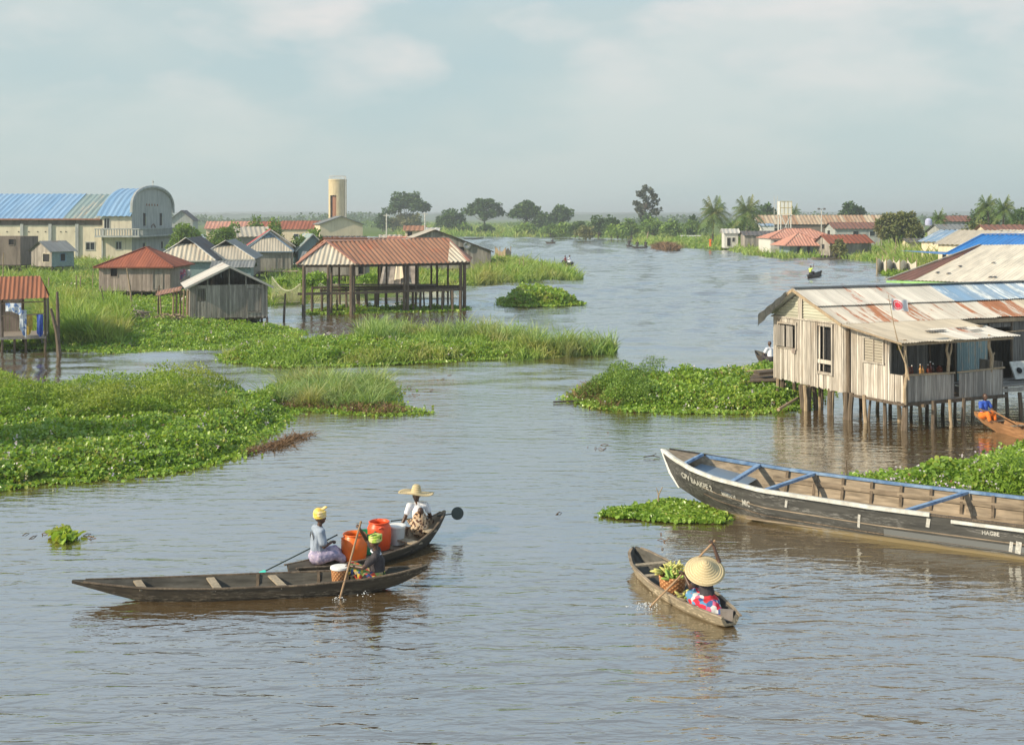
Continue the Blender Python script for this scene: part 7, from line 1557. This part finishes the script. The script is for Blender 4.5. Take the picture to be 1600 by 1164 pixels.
for px, lb_ in ((996, 'dark figure standing at the left end of the weed-laden canoe'), (1009, 'dark figure at the right end of the weed-laden canoe')): seated(px, 245, .2, R(0), lb_, 'shirt_black', 'shirt_black', 1.5, .05)
seated(983, 257, .2, R(0), 'dark paddler in the tiny canoe left of the weed-laden one', 'shirt_black', 'shirt_black', 1.5, .05)
seated(987, 305, .2, R(0), 'faint dark figure in the canoe by the tip of the right bank', 'shirt_black', 'shirt_black', 1.3, .05)
def standing(px, Y, z, label, top, bottom, s=1., vox=.04):
    o = V(XA(px, Y), Y, z); q = lambda x, y, h: o + V(x, y, h) * s
    g = dict(hip=q(0, 0, .92), chest=q(0, 0, 1.22), neck=q(0, 0, 1.46), head=q(0, 0, 1.60), lsh=q(-.19, 0, 1.38), rsh=q(.19, 0, 1.38), lel=q(-.24, 0, 1.1), rel=q(.24, 0, 1.1), lha=q(-.24, -.08, .85), rha=q(.24, -.08, .85), lkn=q(-.1, 0, .5), rkn=q(.1, 0, .5), lan=q(-.1, 0, .08), ran=q(.1, 0, .08), grip=False)
    return person(label, g, V(0, -1, 0), [('shirt', top, torso(g, s, .6), vox, 0), ('skirt', bottom, skirt(g, s, .03), vox, 0)], vox, s)
standing(1110, 232, .4, 'person dressed in orange standing on the right bank below the palms', 'cloth_orange', 'cloth_orange', 1.1)
standing(1283, 96 * 2.0, .5, 'person at the porch of the blue-grey walled hut', 'cloth_orange', 'cloth_darkred', 1.)

# ================================================================ cargo
M['barrel'] = m_plain('orange_plastic', (.80, .15, .015), .38, var=.10, sc=5); M['barrel2'] = m_plain('deep_orange_plastic', (.72, .08, .015), .4, var=.10, sc=5); M['bucket'] = m_plain('translucent_white_plastic', (.50, .52, .53), .5, var=.1); M['green_plastic'] = m_plain('green_plastic', (.02, .26, .12), .4)
def barrel(loc, r, h, mat, label):
    o = empty('barrel', loc, random.uniform(0, 3), label, 'barrel'); m = MB()
    m.lathe([(0, 0), (r * .84, 0), (r * .90, .02), (r * .96, h * .25), (r, h * .5), (r * .98, h * .78), (r * .86, h * .90), (r * .80, h * .93), (r * .80, h), (r * .76, h), (r * .76, h * .9), (r * .9, h * .7), (r * .8, .05), (0, .04)], n=32); m.build('body', M[mat], o, smooth=True)
    m = MB(); m.path([(r * .82 * math.cos(a), r * .82 * math.sin(a), h) for a in np.linspace(0, 2 * math.pi, 33)], .014, 6); m.build('rim', M[mat], o, smooth=True)
    for k in (0, math.pi): m = MB(); m.path([(r * .9 * math.cos(k), r * .9 * math.sin(k) + .05, h * .84), (r * 1.03 * math.cos(k), r * 1.03 * math.sin(k), h * .9), (r * .9 * math.cos(k), r * .9 * math.sin(k) - .05, h * .84)], .014, 6); m.build('handle', M[mat], o)
barrel((-2.97, 22.28, .05), .245, .48, 'barrel', 'bright orange barrel next to the woman in the yellow headwrap')
barrel((-2.58, 23.0, .05), .235, .52, 'barrel2', 'deeper orange open barrel behind the green headwrap')
def bucket(loc, r, h, mat, label, lid=None, name='bucket', n=28):
    o = empty(name, loc, 0, label, name); m = MB(); m.lathe([(0, 0), (r * .85, 0), (r, h), (r * 1.05, h), (r * 1.05, h - .03), (r * 1.01, h - .03)], n=n)
    if not lid: m.lathe([(r * .97, h), (r * .84, .02), (0, .02)], n=n)
    m.build('body', M[mat], o, smooth=False)
    if lid: m = MB(); m.lathe([(0, h + .02), (r * .8, h + .022), (r * 1.08, h + .012), (r * 1.08, h - .02), (0, h - .02)], n=n); m.build('lid', M[lid], o)
    return o
bucket((-2.27, 23.33, .05), .165, .36, 'bucket', 'milky white bucket right of the deeper orange barrel', 'white')
bucket((-2.83, 22.72, .05), .20, .40, 'green_plastic', 'green plastic basin wedged between the two orange barrels')
bk = bucket((-2.985, 20.50, .14), .150, .29, 'basket', 'tan woven-look bucket with white lid in the long canoe', 'white')
m = MB(); m.box((0, 0, 0), (.36, .26, .02)); o = m.build('tray', M['white'], bevel=.01); o.location = (-2.97, 20.50, .125); o.rotation_euler = (0, 0, .12); tag(o, 'white tray under the tan bucket in the long canoe', 'tray')
# banana basket
bo = empty('basket', (2.74, 20.22, .05), 0, 'round woven basket piled with green-yellow bananas in the small canoe', 'basket'); m = MB()
m.lathe([(0, 0), (.17, 0), (.21, .12), (.235, .30), (.225, .33), (.21, .30), (.19, .1), (0, .04)], n=30); m.build('weave', M['basket'], bo)
M['banana'] = m_plain('banana_skin', (.50, .52, .13), .55, var=.25, sc=5, c2=(.66, .60, .24)); M['banana_g'] = m_plain('green_banana_skin', (.28, .42, .08), .55, var=.25, sc=5)
def hand_of(loc, n, l, label, seed, mat='banana', spread=1.):
    rr = random.Random(seed); m = MB(); c = Vector(loc)
    for i in range(n):
        a = rr.uniform(0, 6.28); e = rr.uniform(-.05, .95); d = V(math.cos(a) * math.cos(e), math.sin(a) * math.cos(e), math.sin(e)); b = V(rr.uniform(-.09, .09), rr.uniform(-.08, .08), rr.uniform(-.02, .03)) * spread; s2 = V(-d.y, d.x, .4) * .25
        m.path([b + d * l * t + s2 * l * (t - t * t) * 1.2 for t in (0, .15, .4, .7, .9, 1)], [.010, .019, .025, .024, .015, .006], 7)
    o = m.build('banana_bunch', M[mat], smooth=True); o.location = c; return tag(o, label, 'bananas')
hand_of((2.66, 20.30, .38), 24, .21, 'bunch of bananas at the left of the basket, tips pointing up', 1); hand_of((2.80, 20.32, .39), 26, .20, 'central heap of bananas on top of the basket', 2); hand_of((2.92, 20.20, .37), 22, .20, 'bananas spilling over the right side of the basket', 3); hand_of((2.74, 20.10, .36), 18, .18, 'greener bananas at the front rim of the basket', 4, 'banana_g')
bucket((2.90, 19.80, .06), .15, .10, 'thwart_wood', 'shallow wooden bowl in front of the basket', name='bowl'); hand_of((2.90, 19.80, .14), 12, .14, 'few ripe bananas in the shallow bowl', 5, 'banana', .8)
hand_of((3.02, 19.72, .12), 8, .15, 'small bunch of green bananas beside the bowl', 6, 'banana_g', .6)
m = MB(); m.box((0, 0, 0), (.20, .12, .16)); m.box((0, -.02, .085), (.22, .05, .012)); o = m.build('box', M['tarp'], bevel=.008); o.location = (3.43, 18.90, .14); o.rotation_euler = (0, 0, -.2); tag(o, 'small grey box at the stern of the banana canoe', 'box')
m = MB(); m.path([(-.14, -.02, 0), (-.05, 0, .015), (.12, .03, 0)], [.015, .028, .01], 7); o = m.build('plantain', M['banana_g']); o.location = (2.98, 19.52, .22); tag(o, 'single long green plantain near the skirt of the hatted woman', 'plantain')
# splashes
def splash(loc, n, r, label, seed):
    rr = random.Random(seed); m = MB()
    for i in range(n): a = rr.uniform(0, 6.28); q = r * rr.random() ** .6; m.ball((q * math.cos(a), q * math.sin(a) * .7, rr.uniform(0, .07) * (1 - q / r) + .005), (rr.uniform(.004, .012), rr.uniform(.004, .012), rr.uniform(.003, .008)), 6, 4)
    o = m.build('water_splash', M['foam'], smooth=True); o.location = loc; return tag(o, label, 'splash', kind='stuff')
M['foam'] = m_plain('foam', (.75, .78, .8), .2, var=.05)
splash((2.20, 19.72, 0), 60, .30, 'white splash where the paddle of the banana canoe meets the water', 1); splash((-2.93, 20.1, 0), 24, .12, 'small splash at the foot of the upright paddle', 2); splash((-2.5, 20.22, .04), 14, .16, 'drops flicked beside the long canoe hull', 3)
# floating scraps on open water
def scraps(label, spots, n, seed, mat='dry'):
    rr = random.Random(seed); m = MB()
    for i in range(n):
        px, py, w, h = rr.choice(spots); b = P(px + rr.uniform(-w, w), py + rr.uniform(-h, h)); a = rr.uniform(0, 3.14); l = rr.uniform(.03, .16)
        m.path([b + V(-l * math.cos(a), -l * math.sin(a), .0), b + V(0, 0, rr.uniform(.01, .04)), b + V(l * math.cos(a), l * math.sin(a), .0)], [.006, .010, .004], 4)
    tag(m.build('floating_scraps', M[mat]), label, 'debris', kind='stuff')
scraps('dark twigs and weed scraps drifting off the reed tongue', [(670, 600, 40, 16), (640, 612, 20, 8), (690, 590, 20, 5)], 20, 1)
scraps('brown scraps drifting near the near left bank', [(500, 690, 30, 12), (430, 712, 30, 10), (60, 835, 30, 6), (130, 838, 20, 5)], 10, 2)
scraps('dark scraps floating in front of the hyacinth raft', [(1000, 835, 40, 10), (1030, 850, 20, 8), (870, 800, 6, 4), (935, 690, 20, 15)], 14, 3)
# unseen tree added left of the frame to shade the lower left mat
M['leaf_shade'] = M['leaf_tree']
o = tree(-730, 28.0, .1, 120, 330, 'unseen leafy tree added beyond the left edge to shade the near hyacinth', 'bush', 'leaf_tree', trunk=.3, n=5200, seed=77, lsz=.22)
# ================================================================ air, sky, sun, camera
HZ = NT('thin_haze'); pvn = HZ.t.nodes.new('ShaderNodeVolumePrincipled'); pvn.inputs['Density'].default_value = .00056; pvn.inputs['Color'].default_value = (.86, .93, .97, 1); pvn.inputs['Anisotropy'].default_value = .2
HZ.t.links.new(pvn.outputs[0], HZ.out.inputs['Volume'])
hz = MB(); hz.box((0, 1650, 13.5), (3400, 3500, 31)); tag(hz.build('haze', HZ.m), 'thin pale haze over the lagoon', 'haze', kind='stuff')

SUN = Vector((-.90, -.43, math.tan(R(31)))).normalized()
el = math.asin(SUN.z); az = math.atan2(SUN.x, SUN.y)
wd = bpy.data.worlds.new('World'); SC.world = wd; wd.use_nodes = True; t = wd.node_tree; t.nodes.clear()
out = t.nodes.new('ShaderNodeOutputWorld'); bg = t.nodes.new('ShaderNodeBackground'); t.links.new(bg.outputs[0], out.inputs[0]); bg.inputs[1].default_value = .102
sk = t.nodes.new('ShaderNodeTexSky'); sk.sky_type = 'NISHITA'; sk.sun_disc = False; sk.sun_elevation = el; sk.sun_rotation = az; sk.air_density = 1.; sk.dust_density = 2.5; sk.ozone_density = 1.5
tc = t.nodes.new('ShaderNodeTexCoord'); sep = t.nodes.new('ShaderNodeSeparateXYZ'); t.links.new(tc.outputs['Generated'], sep.inputs[0])
def mth(op, a, b=None):
    n = t.nodes.new('ShaderNodeMath'); n.operation = op
    for i, v in enumerate((a, b)):
        if v is None: continue
        if isinstance(v, bpy.types.NodeSocket): t.links.new(v, n.inputs[i])
        else: n.inputs[i].default_value = v
    return n.outputs[0]
zz = mth('ADD', mth('MAXIMUM', sep.outputs[2], 0.), .30)
cv = t.nodes.new('ShaderNodeCombineXYZ'); t.links.new(mth('DIVIDE', sep.outputs[0], zz), cv.inputs[0]); t.links.new(mth('DIVIDE', sep.outputs[1], zz), cv.inputs[1]); cv.inputs[2].default_value = .37
def nse(sc, det, off=(0, 0, 0), dist=0.):
    mp = t.nodes.new('ShaderNodeMapping'); t.links.new(cv.outputs[0], mp.inputs[0]); mp.inputs['Location'].default_value = off; mp.inputs['Scale'].default_value = (1, 1, 1)
    n = t.nodes.new('ShaderNodeTexNoise'); t.links.new(mp.outputs[0], n.inputs['Vector']); n.inputs['Scale'].default_value = sc; n.inputs['Detail'].default_value = det; n.inputs['Roughness'].default_value = .5; n.inputs['Distortion'].default_value = dist; return n.outputs[0]
def rmp(f, st):
    n = t.nodes.new('ShaderNodeValToRGB'); t.links.new(f, n.inputs[0])
    while len(n.color_ramp.elements) < len(st): n.color_ramp.elements.new(.5)
    for e, (p, c) in zip(n.color_ramp.elements, st): e.position = p; e.color = (c, c, c, 1) if isinstance(c, float) else (*c, 1)
    return n.outputs[0]
def mx(f, a, b):
    n = t.nodes.new('ShaderNodeMix'); n.data_type = 'RGBA'
    for i, v in ((0, f), (6, a), (7, b)):
        if isinstance(v, bpy.types.NodeSocket): t.links.new(v, n.inputs[i])
        else: n.inputs[i].default_value = v if isinstance(v, float) else (*v, 1)
    return n.outputs[2]
soft = rmp(nse(1.6, 4, (3.1, 1.7, 0)), [(.36, (4.3, 5.65, 5.95)), (.5, (5.0, 6.0, 6.05)), (.64, (6.4, 6.8, 6.6))])      # blue-grey veil of cloud
puff = mth('MULTIPLY', rmp(nse(3.0, 4, (6.2, 2.9, 0), .2), [(.47, 0.), (.68, .95)]), rmp(sep.outputs[2], [(.04, 0.), (.14, 1.)]))
col = mx(puff, soft, (8.2, 7.6, 7.25))
hor = rmp(sep.outputs[2], [(.0, 1.), (.10, .55), (.2, 0.)])
col = mx(mth('MULTIPLY', hor, .78), col, (5.0, 6.05, 6.0))
col = mx(rmp(sep.outputs[2], [(.17, 0.), (.26, .75), (.42, .7), (.6, .0)]), col, (5.2, 7.1, 8.9))
col = mx(rmp(sep.outputs[2], [(.38, 0.), (.62, .75)]), col, (3.0, 4.2, 5.6))
col = mx(.88, sk.outputs[0], col)
t.links.new(col, bg.inputs[0])
sl = bpy.data.lights.new('sun', 'SUN'); sl.energy = 5.0; sl.angle = R(.6); sl.color = (1, .86, .64); so = bpy.data.objects.new('sun', sl); COL.objects.link(so); so.rotation_euler = SUN.to_track_quat('Z', 'Y').to_euler()
cam = bpy.data.cameras.new('camera'); co = bpy.data.objects.new('camera', cam); COL.objects.link(co); co.location = (0, 0, CH); co.rotation_euler = (math.pi / 2, 0, 0)
cam.sensor_width = 36; cam.lens = 36 * F / 1600; cam.shift_y = -(582 - HY) / 1600; cam.clip_end = 20000; cam.clip_start = .1
SC.camera = co
SC.view_settings.view_transform = 'Standard'; SC.view_settings.look = 'None'; SC.view_settings.exposure = .2; SC.view_settings.gamma = 1
SC.cycles.volume_bounces = 0; SC.cycles.max_bounces = 6; SC.cycles.use_denoising = True
